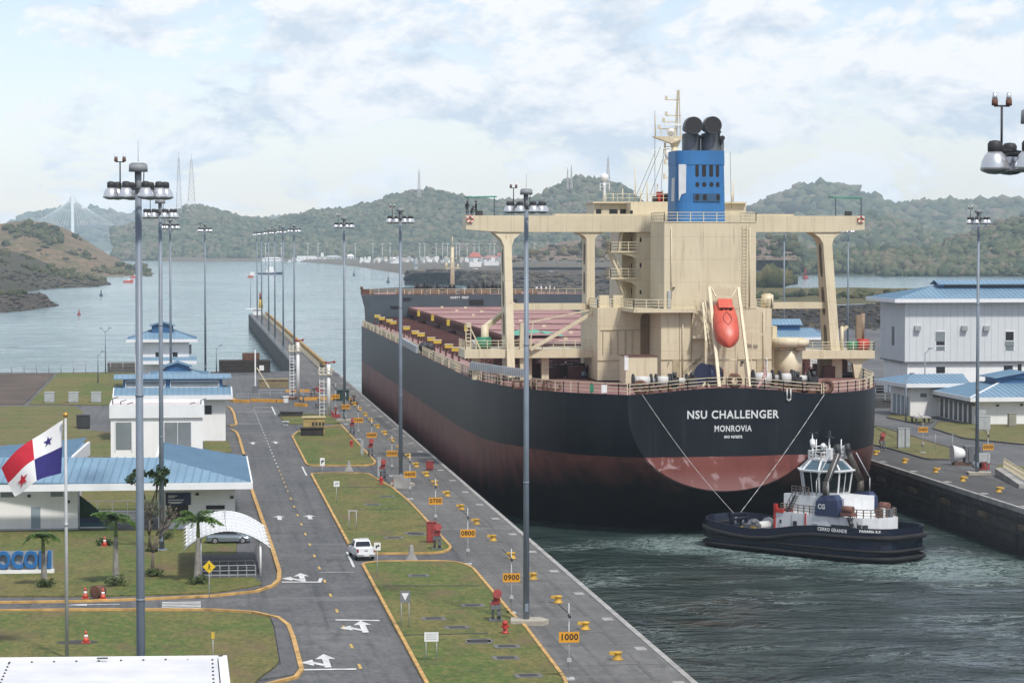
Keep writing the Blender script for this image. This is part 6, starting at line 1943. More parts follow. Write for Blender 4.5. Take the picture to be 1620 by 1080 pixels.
# quayside row (X = 25): depth along the line of sight
def on_line(px, py):
    g = G(px, py); return g.x, g.y
def by_depth(px, py, depth):
    p = D(px, py, depth); return p.x, p.y
masts = [
    (on_line(832.5, 985), 'tall grey light mast on the quay edge by the 0900 sign'),
    (on_line(634, 768), 'tall grey light mast beside the quay signs 0500 and 0600'),
    (on_line(545, 666), 'grey light mast on the quay beside the ship flank'),
    ((25.0, 618), 'grey light mast at the near root of the long approach wall'),
    ((25.0, 688), 'second light mast outward along the approach wall'),
    ((25.0, 752), 'third light mast outward along the approach wall'),
    ((25.0, 808), 'fourth light mast outward along the approach wall'),
    ((25.0, 882), 'fifth light mast outward along the approach wall'),
    ((25.0, 938), 'sixth light mast, close to the tip of the approach wall'),
    (by_depth(222, 900, 133), 'nearest and tallest light mast beside the Panama flag'),
    (on_line(256, 871), 'light mast rising from the palm lawn before the blue roofed gatehouse'),
    (by_depth(270.5, 640, 452), 'light mast rising behind the blue roofed control house'),
    (on_line(325, 588), 'light mast at the end of the left quay beside the water'),
    (on_line(1545.5, 750), 'grey light mast on the right quay before the white building'),
    (by_depth(1341, 580, 640), 'thin light mast seen through the right leg of the ship'),
    (by_depth(1240, 580, 640), 'thin light mast seen below the right bridge wing'),
    (by_depth(1638, 700, 74), 'light mast of which only large floodlights show at the right picture edge'),
]
proto = None
for (x, y), lab in masts:
    if proto is None: proto = make_mast(x, y, lab, 'tall floodlight masts along the lock')
    else: dup(proto, (x, y, -.2 if 'picture edge' in lab else 0), label=lab)
# concrete feet of the masts
fp = None
for (x, y), lab in masts[:3] + masts[13:14]:
    if fp is None:
        mb = MB(); mb.prism([(-1.3, -1.0), (1.0, -1.6), (1.6, -.6), (1.2, 1.0), (-1.0, 1.1)], 0, .32); fp = o = mb.build('mast_footing', M_KERB_G)
        tag(o, None, 'footing', 'concrete feet of the light masts')
    else: o = dup(fp)
    o.location = (x, y, 0.0); o['label'] = 'pale concrete footing under the ' + {0: 'light mast by the 0900 sign', 1: 'light mast by the 0600 sign', 2: 'light mast beside the ship flank', 3: 'light mast on the right quay'}[[m[0] for m in masts[:3] + masts[13:14]].index((x, y))]
mb = MB(); g = G(634, 771); mb.box(g.x - .9, g.x + 1.0, g.y - 1.0, g.y - .4, 0, 1.5)
tag(mb.build('concrete_plinth', M_COPING), 'pale concrete plinth in front of the mast by sign 0600', 'plinth')
# numbered distance signs
def make_sign(txt, sy, label, group, h=2.75):
    t = thing('distance_sign', label, 'sign', (0, 0, 0), 0, group)
    mb = MB(); mb.cyl((0, 0, 0), (0, 0, h + 2.2), .05, .04, 8); mb.box(-.35, .35, -.35, .35, 0, .10); local(mb.build('post', [M_GALV]), t)
    mb = MB(); mb.box(-.66, .66, -.11, -.065, h - .34, h + .34); b = local(mb.build('board', [M_SIGN]), t)
    mb = MB(); text_mesh(txt, .56, mb, (0, -.118, h), (1, 0, 0), (0, 0, 1), bold=.016, spacing=1.08); local(mb.build('lettering', [M_DARKTXT]), b)
    mb = MB(); mb.box(-.14, .14, -.22, -.05, 1.15, 1.4); mb.box(-.12, .05, .05, .2, .75, 1.2)
    local(mb.build('equipment_box', [M_GREYBOX]), t)
    mb = MB(); mb.bar((0, -.1, h + 1.5), (-.75, -.2, h + 2.2), .05); mb.cyl((0, -.35, h + 1.35), (0, .0, h + 1.4), .10, None, 8)
    local(mb.build('camera', [M_SOOT]), t)
    return t
for n, (px, py) in ((10, (900, 1007)), (9, (809, 913)), (8, (740, 843)), (7, (689, 792)), (6, (648.5, 750)), (5, (620, 717)), (4, (588, 688)), (3, (567, 664.5)), (2, (547, 643)), (1, (531, 627))):
    g = G(px, py, 2.75); txt = '%02d00' % n
    s_ = make_sign(txt, 0, 'orange quay distance sign reading %s on a grey post' % txt, 'orange distance signs on the left quay'); s_.location = (g.x, g.y, 0)
for txt, px, py, bx, by in (('0500', 1563, 707.5, 0, 0), ('0400', 1460, 680, 0, 0)):
    g = G(px, py, 3.1)
    s_ = make_sign(txt, 0, 'orange distance sign reading %s on the right bank lawn' % txt, 'orange distance signs on the right bank', 3.1); s_.location = (g.x, g.y, 0.05)
# yellow mooring bollards
def make_bollard():
    mb = MB()
    mb.lathe([(.62, 0), (.62, .08), (.42, .14), (.36, .45), (.40, .62), (.50, .72), (.46, .84), (.20, .90)], (0, 0, 0), 14, 0)
    mb.hexa([(-.9, -.25, .55), (-.2, -.3, .5), (-.2, .3, .5), (-.9, .25, .55), (-.85, -.2, .85), (-.2, -.3, .86), (-.2, .3, .86), (-.85, .2, .85)], 0)
    mb.move(Matrix.Scale(0.66, 4))
    b = mb.build('mooring_bollard', [mat('bollard_yellow', (0.46, 0.27, 0.030), 0.6, 0.3, 2.0, streak=0.5)])
    return b
def between(y):
    d = lambda n: 171.0 + (10 - n) * 30.35
    n = 10 - (y - 171.0) / 30.35
    return n
bp = None
lst = [(977, 1043), (926, 995), (883, 953), (844, 916), (810, 883), (780, 855), (754, 829), (730, 806), (708, 784.5), (689, 767.5), (675, 753), (659, 738.5)]
ys = [G(*p).y for p in lst]
stp_ = (ys[-1] - ys[0]) / (len(ys) - 1)
spots = [(G(*p).x, G(*p).y) for p in lst] + [(29.0, ys[-1] + stp_ * k) for k in range(1, 11)]
ordw = ['first', 'second', 'third', 'fourth', 'fifth', 'sixth', 'seventh', 'eighth', 'ninth', 'tenth', 'eleventh', 'twelfth', 'thirteenth', 'fourteenth', 'fifteenth', 'sixteenth', 'seventeenth', 'eighteenth', 'nineteenth', 'twentieth', 'twenty-first', 'twenty-second']
for k, (x, y) in enumerate(spots):
    lab = '%s yellow mooring bollard from the near end of the left quay' % ordw[k]
    if bp is None: bp = o = tag(make_bollard(), lab, 'bollard', 'yellow bollards on the left quay')
    else: o = dup(bp, label=lab)
    o.location = (x, y, .004); o.rotation_euler = (0, 0, 0.0)
for k, (px, py) in enumerate(((1580, 778), (1523, 761), (1480, 747), (1431, 732), (1385, 719))):
    g = G(px, py); o = dup(bp, (g.x, g.y, .004), pi, label='%s yellow mooring bollard from the near end of the right quay' % ordw[k], group='yellow bollards on the right quay')
# red hose reels / fire points, hydrants and cabinets on the left quay
M_REEL = mat('faded_red', (0.26, 0.035, 0.030), 0.65, 0.25, 2.0)
def fire_point(px, py, label, s_=1.0, reel=True):
    g = G(px, py, .1); t = thing('hose_reel', label, 'hose reel', (g.x, g.y, .05), 0, 'red hose reels along the quay')
    mb = MB(); mb.box(-.5, .5, -.4, .4, 0, .15); mb.cyl((-.2, 0, .1), (-.2, 0, 1.6), .10, None, 8); mb.cyl((.25, 0, .1), (.25, 0, 1.3), .14, None, 8); mb.box(-.35, .4, -.25, .25, .9, 1.25); mb.cyl((.25, -.3, .6), (.25, .1, .6), .2, None, 8)
    local(mb.build('valve_stand', [M_GREYP]), t)
    mb = MB(); mb.cyl((.1, -.35, 2.1), (.1, .15, 2.0), .34, .30, 14, 0); mb.bar((.3, 0, 1.7), (-.35, 0, 1.2), .3, .3, m=0); mb.box(-.15, .3, -.2, .2, 1.3, 1.8, 0)
    local(mb.build('reel', [M_REEL]), t)
    return t
for px, py, lab in ((784, 981, 'red hose reel on a stand beside the sign 0900'), (691, 868, 'red hose reel pair at the corner of the lawn by sign 0800'), (605, 757, 'red hose reel near the foot of sign 0600'), (586, 722, 'red hose reel near the foot of sign 0500'), (557, 686, 'red hose reel beside the sign 0300')):
    fire_point(px, py, lab)
hyd = None
for px, py, lab in ((799, 1001, 'red fire hydrant in the lawn left of the light mast'), (624, 768, 'red fire hydrant beside the mast plinth'), (603, 766, 'red fire hydrant in the lawn corner below sign 0500'), (556, 706, 'small red hydrant in the lawn below sign 0400')):
    g = G(px, py, .1)
    if hyd is None:
        mb = MB(); mb.lathe([(.26, 0), (.26, .08), (.16, .12), (.16, .62), (.22, .68), (.19, .82), (.08, .92)], (0, 0, 0), 12); mb.cyl((-.3, 0, .5), (.3, 0, .5), .09, None, 8); mb.cyl((0, -.3, .45), (0, 0, .45), .11, None, 8)
        hyd = o = tag(mb.build('fire_hydrant', [M_REDP]), lab, 'hydrant', 'red fire hydrants')
    else: o = dup(hyd, label=lab)
    o.location = g
def cabinet(px, py, w, h, d, m, label, name='control_cabinet', cat='cabinet', group=None, z=.1):
    g = G(px, py, z); t = thing(name, label, cat, g, 0, group)
    mb = MB(); mb.box(-w / 2, w / 2, 0, d, .12, h); mb.box(-w / 2 - .06, w / 2 + .06, -.06, d + .06, h, h + .06); mb.box(-w / 2 + .05, w / 2 - .05, .05, d - .05, 0, .12)
    local(mb.build('body', [m]), t)
    mb = MB(); mb.box(-w / 2 + .06, -.02, -.03, 0, .2, h - .08); mb.box(.02, w / 2 - .06, -.03, 0, .2, h - .08); mb.box(.04, .08, -.07, -.03, h * .5, h * .6)
    local(mb.build('door', [m]), t)
    return t
cabinet(683, 858, .9, 1.9, .5, M_REEL, 'tall red cabinet at the lawn corner by sign 0800')
cabinet(573, 720, .35, 2.0, .3, M_GREYBOX, 'narrow grey cabinet post below sign 0400')
cabinet(600, 755, .4, 2.3, .35, M_GREYBOX, 'narrow grey cabinet post near the foot of sign 0600')
cabinet(680, 743, .9, 1.0, .5, M_REEL, 'small red and white cabinet on the quay right of sign 0600')
# lamp standards (slim, with square head) near sign 0700 and far gate
def post_sign(px, py, h, w, bh, label, name, m, txt=None, mt=None, posts=1, shape='rect', zc=None, z=.1, cat='sign', extra=None, tcol=None):
    g = G(px, py, z); t = thing(name, label, cat, g)
    mb = MB()
    for d in ([0] if posts == 1 else [-w * .38, w * .38]): mb.cyl((d, .04, 0), (d, .04, h), .035, None, 6)
    local(mb.build('post', [M_GALV]), t)
    mb = MB()
    if shape == 'rect': mb.box(-w / 2, w / 2, -.03, 0, h - bh, h)
    elif shape == 'diamond': mb.extrude([(0, -.03, h - bh), (w / 2, -.03, h - bh / 2), (0, -.03, h), (-w / 2, -.03, h - bh / 2)], (0, .03, 0))
    b = local(mb.build('board', [m]), t)
    if extra:
        mb = MB(); extra(mb, w, h, bh); local(mb.build('symbol', [tcol or M_DARKTXT]), b)
    return t
def sym_lines(mb, w, h, bh):
    for k in range(4): mb.box(-w * .4, w * .4, -.036, -.032, h - bh * (.22 + .2 * k), h - bh * (.14 + .2 * k))
def sym_arrow(mb, w, h, bh):
    mb.poly([(-w * .25, -.036, h - bh * .75), (-w * .05, -.036, h - bh * .75), (-w * .05, -.036, h - bh * .5), (w * .3, -.036, h - bh * .5), (w * .3, -.036, h - bh * .35), (-w * .25, -.036, h - bh * .35)])
    mb.poly([(w * .05, -.036, h - bh * .2), (w * .4, -.036, h - bh * .42), (w * .05, -.036, h - bh * .62)])
def sym_yield(mb, w, h, bh): mb.poly([(-w * .36, -.036, h - bh * .18), (0, -.036, h - bh * .82), (w * .36, -.036, h - bh * .18)])
def sym_walk(mb, w, h, bh):
    c = h - bh / 2; k = bh
    mb.poly([(.05 * k * cos(2 * pi * i / 8), -.036, c + .2 * k + .05 * k * sin(2 * pi * i / 8)) for i in range(8)])
    mb.poly([(-.05 * k, -.036, c + .13 * k), (.06 * k, -.036, c + .13 * k), (.05 * k, -.036, c - .02 * k), (-.05 * k, -.036, c - .02 * k)])
    mb.poly([(-.05 * k, -.036, c - .02 * k), (0, -.036, c - .02 * k), (-.06 * k, -.036, c - .24 * k), (-.12 * k, -.036, c - .24 * k)]); mb.poly([(0, -.036, c - .02 * k), (.05 * k, -.036, c - .02 * k), (.12 * k, -.036, c - .24 * k), (.06 * k, -.036, c - .24 * k)])
    mb.poly([(.05 * k, -.036, c + .12 * k), (.14 * k, -.036, c + .02 * k), (.11 * k, -.036, c), (.05 * k, -.036, c + .06 * k)])
M_SBACK = mat('sign_back_grey', (0.16, 0.17, 0.18), 0.6, 0.1, 1.0)
post_sign(682.5, 1045, 1.95, .95, .62, 'white rectangular notice with text lines on two posts in the near lawn', 'notice_sign', M_WHITE, posts=2, extra=sym_lines, tcol=M_GREYBOX)
post_sign(641, 990, 2.6, .75, .85, 'grey yield sign with white triangle on posts in the lawn', 'road_sign', M_SBACK, posts=2, extra=sym_yield, tcol=M_WHITE)
post_sign(597, 912, 2.9, .55, .65, 'small white turn-right sign beside the pickup truck', 'road_sign', M_WHITE, extra=sym_arrow)
post_sign(532.5, 795, 2.35, .62, .60, 'small white square sign in the middle lawn', 'road_sign', M_WHITE, extra=sym_arrow, tcol=M_GREYBOX)
post_sign(510, 757, 2.5, .55, .95, 'white double road sign at the lawn corner by the service lane', 'road_sign', M_WHITE, extra=sym_arrow)
post_sign(558, 838, 1.95, .95, .10, 'thin pale horizontal rail sign on two posts in the middle lawn', 'notice_sign', M_GALV, posts=2)
post_sign(331, 948, 3.1, 1.0, 1.0, 'yellow diamond pedestrian warning sign by the arched shelter', 'road_sign', mat('sign_yellow', (0.70, 0.46, 0.01), 0.5, 0.05, 1.0), shape='diamond', extra=sym_walk)
post_sign(337, 1046, 2.0, .22, .45, 'thin yellow marker post on the near left lawn', 'marker_post', M_YELLOW)
# pale concrete wedge blocks
wb = None
for px, py, lab in ((651, 885, 'grey concrete wedge block between the two near lawns'), (552, 745, 'grey concrete wedge block at the far service lane')):
    g = G(px, py)
    if wb is None:
        mb = MB(); mb.loft([[(-.75, -.6, 0), (.75, -.6, 0), (.75, .6, 0), (-.75, .6, 0)], [(-.3, -.5, .8), (.3, -.5, .8), (.3, .5, .8), (-.3, .5, .8)], [(-.16, -.45, 1.7), (.16, -.45, 1.7), (.16, .45, 1.7), (-.16, .45, 1.7)]], sm=False)
        wb = o = tag(mb.build('concrete_block', M_COPING), lab, 'concrete block', 'concrete wedge blocks')
    else: o = dup(wb, label=lab)
    o.location = (g.x, g.y, 0); o.scale = (.75,) * 3
# traffic cones
cone = None
for px, py, lab in ((135, 946, 'orange traffic cone left of the barrel at the kerb'), (163, 947, 'orange traffic cone right of the barrel at the kerb'), (136, 1016, 'orange and white cone on the near left lawn'), (165.5, 863, 'orange traffic cone before the gatehouse passage')):
    g = G(px, py, .1)
    if cone is None:
        cone = o = thing('traffic_cone', lab, 'cone', (0, 0, 0), 0, 'orange traffic cones')
        mb = MB(); mb.lathe([(.24, .04), (.16, .40)], (0, 0, 0), 12, 0); mb.lathe([(.16, .40), (.12, .58)], (0, 0, 0), 12, 1); mb.lathe([(.12, .58), (.05, .86)], (0, 0, 0), 12, 0); local(mb.build('body', [M_ORANGE, M_WHITE]), o)
        mb = MB(); mb.box(-.3, .3, -.3, .3, 0, .05); local(mb.build('base', [M_ORANGE]), o)
    else: o = dup(cone, label=lab)
    o.location = g
mb = MB(); g = G(150, 946, .1); mb.cyl((g.x, g.y, g.z + .5), (g.x + .5, g.y + .7, g.z + .5), .5, .5, 14); mb.cyl((g.x - .01, g.y - .02, g.z + .5), (g.x, g.y, g.z + .5), .36, .36, 12)
tag(mb.build('barrel', M_RUST), 'brown barrel lying between two orange cones at the kerb', 'barrel')
mb = MB(); g = G(136, 1016, .1); mb.prism([(g.x - 1.5 + 2.9 * cos(a_ * pi / 6) * .5 + .9, g.y + .3 + .9 * sin(a_ * pi / 6)) for a_ in range(12)], .10, .115)
structure(mb.build('ground_patch', M_GRATE))
# flagpole with the flag
g = G(106, 1040, .1)
fpz = D(102, 655, G(106, 1040).length)
fp_ = thing('flagpole', 'silver flagpole with a gold ball beside the nearest light mast', 'flagpole', (g.x, g.y, 0))
_dep = (Vector((g.x, g.y, 0)) - Vector((0, 0, HC))).dot(_f)
ztop = D(102, 658, _dep).z
mb = MB(); mb.cyl((0, 0, 0), (0, 0, ztop), .13, .085, 12); mb.cyl((0, 0, ztop * .55), (0, 0, ztop * .55 + .2), .13, None, 12); local(mb.build('pole', [M_GALV]), fp_)
mb = MB(); mb.sphere((0, 0, ztop + .12), .19, 12, 8); local(mb.build('finial', [mat('gold', (0.50, 0.28, 0.06), 0.35, 0.05, 1.0, metal=0.6)]), fp_)
# the cloth: quartered, corners as the wind holds it
def fl_pt(u, v):
    """u from the hoist outward, v from the top down"""
    tl, bl = Vector((99.5, 664)), Vector((97, 748)); tr, br = Vector((6, 735)), Vector((25, 782))
    p = tl.lerp(tr, u).lerp(bl.lerp(br, u), v)
    p += Vector((0, -5 * sin(pi * u) + 4 * sin(u * 7 + v * 2) * u))
    w = .35 * sin(u * 6.0 + v * 1.7) * min(1, u * 2) - .9 * u
    q = D(p.x, p.y, _dep); return q + Vector((.1 * w, w, 0))
flag = thing('flag', 'Panama flag of white, red and blue quarters flying from the silver flagpole', 'flag', (g.x, g.y, ztop * .8))
M_FW = mat('flag_white', (0.72, 0.72, 0.72), 0.85, 0.05, 2.0); M_FR = mat('flag_red', (0.45, 0.012, 0.030), 0.85, 0.1, 2.0); M_FB = mat('flag_navy', (0.022, 0.018, 0.14), 0.85, 0.1, 2.0)
mb = MB(); nu, nv = 24, 16
V = [[mb.v(fl_pt(i / nu, j / nv)) for j in range(nv + 1)] for i in range(nu + 1)]
for i in range(nu):
    for j in range(nv):
        q = (i >= nu // 2, j >= nv // 2); m = {(False, False): 0, (True, False): 1, (False, True): 2, (True, True): 0}[q]
        mb.f((V[i][j], V[i + 1][j], V[i + 1][j + 1], V[i][j + 1]), m, True)
cl = mb.build('cloth', [M_FW, M_FR, M_FB], flag)
mb = MB()
def star(u0, v0, m, r=.11):
    pts = []
    for k in range(10):
        a_ = pi / 2 + k * pi / 5; rr = r if k % 2 == 0 else r * .4
        pts.append(fl_pt(u0 + rr * cos(a_) * .75, v0 - rr * sin(a_)) + Vector((-.02, -.06, 0)))
    c = mb.v(sum(pts, Vector()) / 10); I = [mb.v(p) for p in pts]
    for k in range(10): mb.f((c, I[k], I[(k + 1) % 10]), m)
star(.25, .25, 0); star(.75, .75, 1, .15)
mb.build('star', [M_FB, M_FR], flag)
# ================================================================== buildings
M_WALLW = mat('white_render', (0.77, 0.765, 0.745), 0.7, 0.05, 0.35, streak=0.18, dirt=(0.42, 0.41, 0.38))
M_WALLG = mat('pale_cladding', (0.57, 0.59, 0.595), 0.6, 0.04, 0.3, streak=0.15, dirt=(0.38, 0.40, 0.42))
M_FASCIA = mat('white_fascia', (0.72, 0.73, 0.73), 0.6, 0.05, 0.8)
M_RBLUE = mat('blue_metal_roof', (0.165, 0.270, 0.360), 0.5, 0.12, 0.3, streak=0.0)
M_RRIB = mat('blue_roof_seam', (0.120, 0.210, 0.295), 0.5, 0.10, 0.5)
M_RDARK = mat('deep_blue_wall', (0.030, 0.105, 0.230), 0.5, 0.12, 0.6)
M_WIN = mat('grey_window', (0.19, 0.215, 0.225), 0.18, 0.12, 0.5)
M_WDARK = mat('dark_opening', (0.016, 0.018, 0.020), 0.25, 0.2, 0.8)
M_DOORG = mat('grey_door', (0.24, 0.30, 0.34), 0.55, 0.08, 1.0)
M_ROOFW = mat('white_membrane', (0.60, 0.60, 0.62), 0.75, 0.10, 0.45, streak=0.0)
def roof(mb, pts, th=.14, sp=.75, m=0, mr=1):
    """standing-seam roof plane; the first edge is the eave"""
    P = [Vector(p) for p in pts]
    n = (P[1] - P[0]).cross(P[2] - P[0]).normalized()
    if n.z < 0: P = [P[1], P[0]] + P[:1:-1]; n = (P[1] - P[0]).cross(P[2] - P[0]).normalized()
    mb.extrude([p - n * th for p in P], n * th, m)
    e = (P[1] - P[0]).normalized(); w = n.cross(e)
    q = [((p - P[0]).dot(e), (p - P[0]).dot(w)) for p in P]
    x0, x1 = min(a[0] for a in q), max(a[0] for a in q)
    x = x0 + sp * .5
    while x < x1:
        ys = []
        for (ax, ay), (bx, by) in zip(q, q[1:] + q[:1]):
            if (ax - x) * (bx - x) < 0: ys.append(ay + (by - ay) * (x - ax) / (bx - ax))
        if len(ys) >= 2 and max(ys) - min(ys) > .2:
            a = P[0] + e * x + w * min(ys) + n * .02; b = P[0] + e * x + w * max(ys) + n * .02
            mb.bar(a, b, .09, .07, mr)
        x += sp
    return mb
def on_plane(px, py, a, b, c):
    n = (b - a).cross(c - a); o = Vector((0, 0, HC)); d = ray(px, py)
    return o + d * ((a - o).dot(n) / d.dot(n))
def face_box(mb, px0, px1, py0, py1, Y, dep, m=0, proud=0.0):
    x0, z0 = SP(px0, py0, Y); x1, z1 = SP(px1, py1, Y)
    mb.box(x0, x1, Y - proud, Y + dep, min(z0, z1), max(z0, z1), m)
def ac_unit(px, py, Y, parent, s_=.9):
    x, z = SP(px, py, Y); mb = MB(); mb.box(x - s_ / 2, x + s_ / 2, Y - .7, Y - .002, z - s_ * .42, z + s_ * .42)
    for k in range(4): mb.box(x - s_ * .42, x + s_ * .42, Y - .73, Y - .7, z - s_ * .3 + k * s_ * .18, z - s_ * .22 + k * s_ * .18)
    return mb.build('air_conditioner', [M_GREYBOX], parent)
# ---- gatehouse with the long blue roof
ZE, ZR = 4.9, 6.9
C_ = G(397, 763, ZE); P0 = G(-75, 763, ZE); R0 = G(-75, 723, ZR); Dp = G(251, 723.5, ZR); B_ = G(389, 721.5, ZE)
A_ = on_plane(257, 699.5, C_, B_, Dp)
gh = thing('gatehouse', 'long white gatehouse with pale blue metal roof and open passage', 'building', (C_.x - 12, C_.y + 3, 0))
mb = MB(); roof(mb, [P0, C_, Dp, R0], .16, .8); rfo = mb.build('roof', [M_RBLUE, M_RRIB], gh)
mb = MB(); roof(mb, [B_, C_, Dp, A_], .12, .8); mb.build('roof', [M_RBLUE, M_RRIB], gh)
Dl = G(112, 723, ZR); Al = G(138.5, 700, A_.z); Ll = G(-75, 736, ZR - 1.2); Lb = G(-75, 713, ZR - 1.0)
mb = MB(); roof(mb, [Lb, Ll, Dl, Al], .12, .8); mb.build('roof', [M_RBLUE, M_RRIB], gh)
mb = MB()
mb.extrude([Dl + Vector((.03, 0, -.9)), Al + Vector((.03, 0, -1.3)), Al + Vector((.03, 0, .12)), Dl + Vector((.03, 0, .10))], (.25, 0, 0))
mb.extrude([Dp + Vector((-.3, 0, -.9)), A_ + Vector((-.3, 0, -1.3)), A_ + Vector((-.3, 0, .12)), Dp + Vector((-.3, 0, .10))], (.25, 0, 0))
mb.build('gable', [M_FASCIA], gh)
mb = MB()
mb.box(P0.x, C_.x + .14, C_.y - .16, C_.y - .0, ZE - .62, ZE + .04)
mb.bar(C_ + Vector((.1, 0, -.28)), B_ + Vector((.1, 0, -.28)), .16, .62)
mb.box(P0.x, C_.x, C_.y, C_.y + 2.2, ZE - .62, ZE - .5)
mb.build('fascia', [M_FASCIA], gh)
YW = G(60, 839.5).y
xw = lambda px: SP(px, 800, YW)[0]
mb = MB(); mb.box(xw(-75), xw(123), YW, YW + 9.5, 0, ZE - .55); mb.build('wall', [M_WALLW], gh)
mb = MB(); mb.box(xw(250), xw(372), YW, YW + 9.5, 0, ZE - .55); mb.build('wall', [M_WALLW], gh)
mb = MB(); mb.box(xw(-75), xw(123) + .02, YW - .05, YW, 0, .25); mb.build('plinth', [M_GREYBOX], gh)
mb = MB(); face_box(mb, 49, 64, 801.5, 836, YW, .05, 0, .04); dr = mb.build('door', [M_DOORG], gh)
mb = MB(); face_box(mb, 1, 24, 778, 786, YW, .05, 0, .03); face_box(mb, 80, 100, 778, 785, YW, .05, 0, .03); mb.build('window', [M_WIN], gh)
mb = MB(); face_box(mb, 326, 355.5, 799, 805, YW, .05, 0, .03); face_box(mb, 326, 340, 807.5, 811, YW, .05, 0, .03); face_box(mb, 342, 355.5, 807.5, 811, YW, .05, 0, .03); face_box(mb, 264, 298, 798, 821, YW, .05, 0, .03); mb.build('window', [M_WDARK], gh)
mb = MB()
for px, py in ((46, 784), (108, 793), (312, 781), (367, 786)): face_box(mb, px - 2.5, px + 2.5, py - 2, py + 2, YW, .1, 0, .18)
mb.split('wall_lamp', [M_SOOT], gh)
mb = MB(); face_box(mb, 262, 302, 779, 798, YW, .02, 0, .10); bd = mb.build('sign_board', [mat('navy_board', (0.012, 0.022, 0.075), 0.4, 0.1, 1.0)], gh)
mb = MB()
for py, a, b in ((783.5, 266, 280), (786, 266, 276), (790, 266, 291), (793.5, 266, 289), (795, 270, 286)):
    face_box(mb, a, b, py, py + 1.0, YW - .104, .002, 0)
mb.build('lettering', [M_WHITE], bd)
mb = MB()                                                     # fence and gate in the passage
mb.rail([(xw(123) + .1, YW + 8, 0), (xw(250) - .1, YW + 8, 0)], 2.1, 1.5, .03, 2)
mb.build('passage_gate', [M_STEEL], gh)
# painted screen standing in the passage
scn = thing('painted_screen', 'dark green and blue screen standing in the gatehouse passage', 'screen', (xw(145), YW + 2, 0))
mb = MB(); x0, x1 = xw(124.5), xw(170); Ys = YW + 2
mb.box(x0, x1, Ys, Ys + .1, .15, 1.0, 0); mb.box(x0, x1, Ys - .02, Ys + .12, .0, .15, 2); mb.box(x0, x1, Ys - .015, Ys, .15, .55, 3)
mb.extrude([(x0, Ys + .05, 1.0), (x1 - .4, Ys + .05, 1.0), (x1 - 1.0, Ys + .05, 1.8), (x0 + 1.0, Ys + .05, 2.5), (x0, Ys + .05, 3.3)], (0, .06, 0), 1)
mb.build('panel', [M_NAVY, mat('screen_green', (0.012, 0.045, 0.018), 0.7, 0.4, 1.5), M_WHITE, mat('screen_teal', (0.02, 0.09, 0.11), 0.5, 0.2, 1.0)], scn)
def house(name, label, cat='building'):
    return thing(name, label, cat)
# ---- white flat roofed block
b2 = house('flat_roofed_block', 'white cubic block with parapet and two tall grey windows behind the gatehouse')
Y2 = G(250, 741).y
b2.location = (0, Y2, 0)
mb = MB(); face_box(mb, 175, 321, 650, 742, Y2, 11); mb.build('wall', [M_WALLW], b2)
mb = MB(); x0, z0 = SP(173, 640, Y2); x1, z1 = SP(323, 660, Y2)
for (a, b, c, d) in ((x0, x1, Y2 - .3, Y2), (x0, x1, Y2 + 11, Y2 + 11.3), (x0, x0 + .3, Y2, Y2 + 11), (x1 - .3, x1, Y2, Y2 + 11)): mb.box(a, b, c, d, z1, z0)
mb.build('parapet', [M_FASCIA], b2)
mb = MB(); mb.box(x0 + .3, x1 - .3, Y2, Y2 + 11, z0 - .7, z0 - .45); mb.build('roof', [mat('pinkish_roofing', (0.52, 0.46, 0.45), 0.8, 0.1, 0.5)], b2)
mb = MB(); face_box(mb, 183, 208, 668, 711, Y2, .05, 0, .03); face_box(mb, 260, 302, 668, 711, Y2, .05, 0, .03)
w_ = mb.build('window', [M_WIN], b2)
mb = MB()
for a, b, c, d in ((181, 183, 666, 713), (208, 210, 666, 713), (280.5, 281.5, 668, 711), (258, 260, 666, 713), (302, 304, 666, 713)): face_box(mb, a, b, c, d, Y2, .03, 0, .10)
mb.build('window_frame', [M_FASCIA], b2)
mb = MB()
for px, h in ((178, 1.6), (191, 1.0), (202, .5), (300, .4), (318, 1.2)):
    x, _ = SP(px, 640, Y2 + 3); mb.bar((x, Y2 + 3, z0 - .5), (x, Y2 + 3, z0 - .4 + h * .6), .12); mb.bar((x, Y2 + 3, z0 - .4 + h * .6), (x + .7, Y2 + 3, z0 - .2 + h * .6), .1)
mb.build('roof_pipe', [M_SOOT], b2)
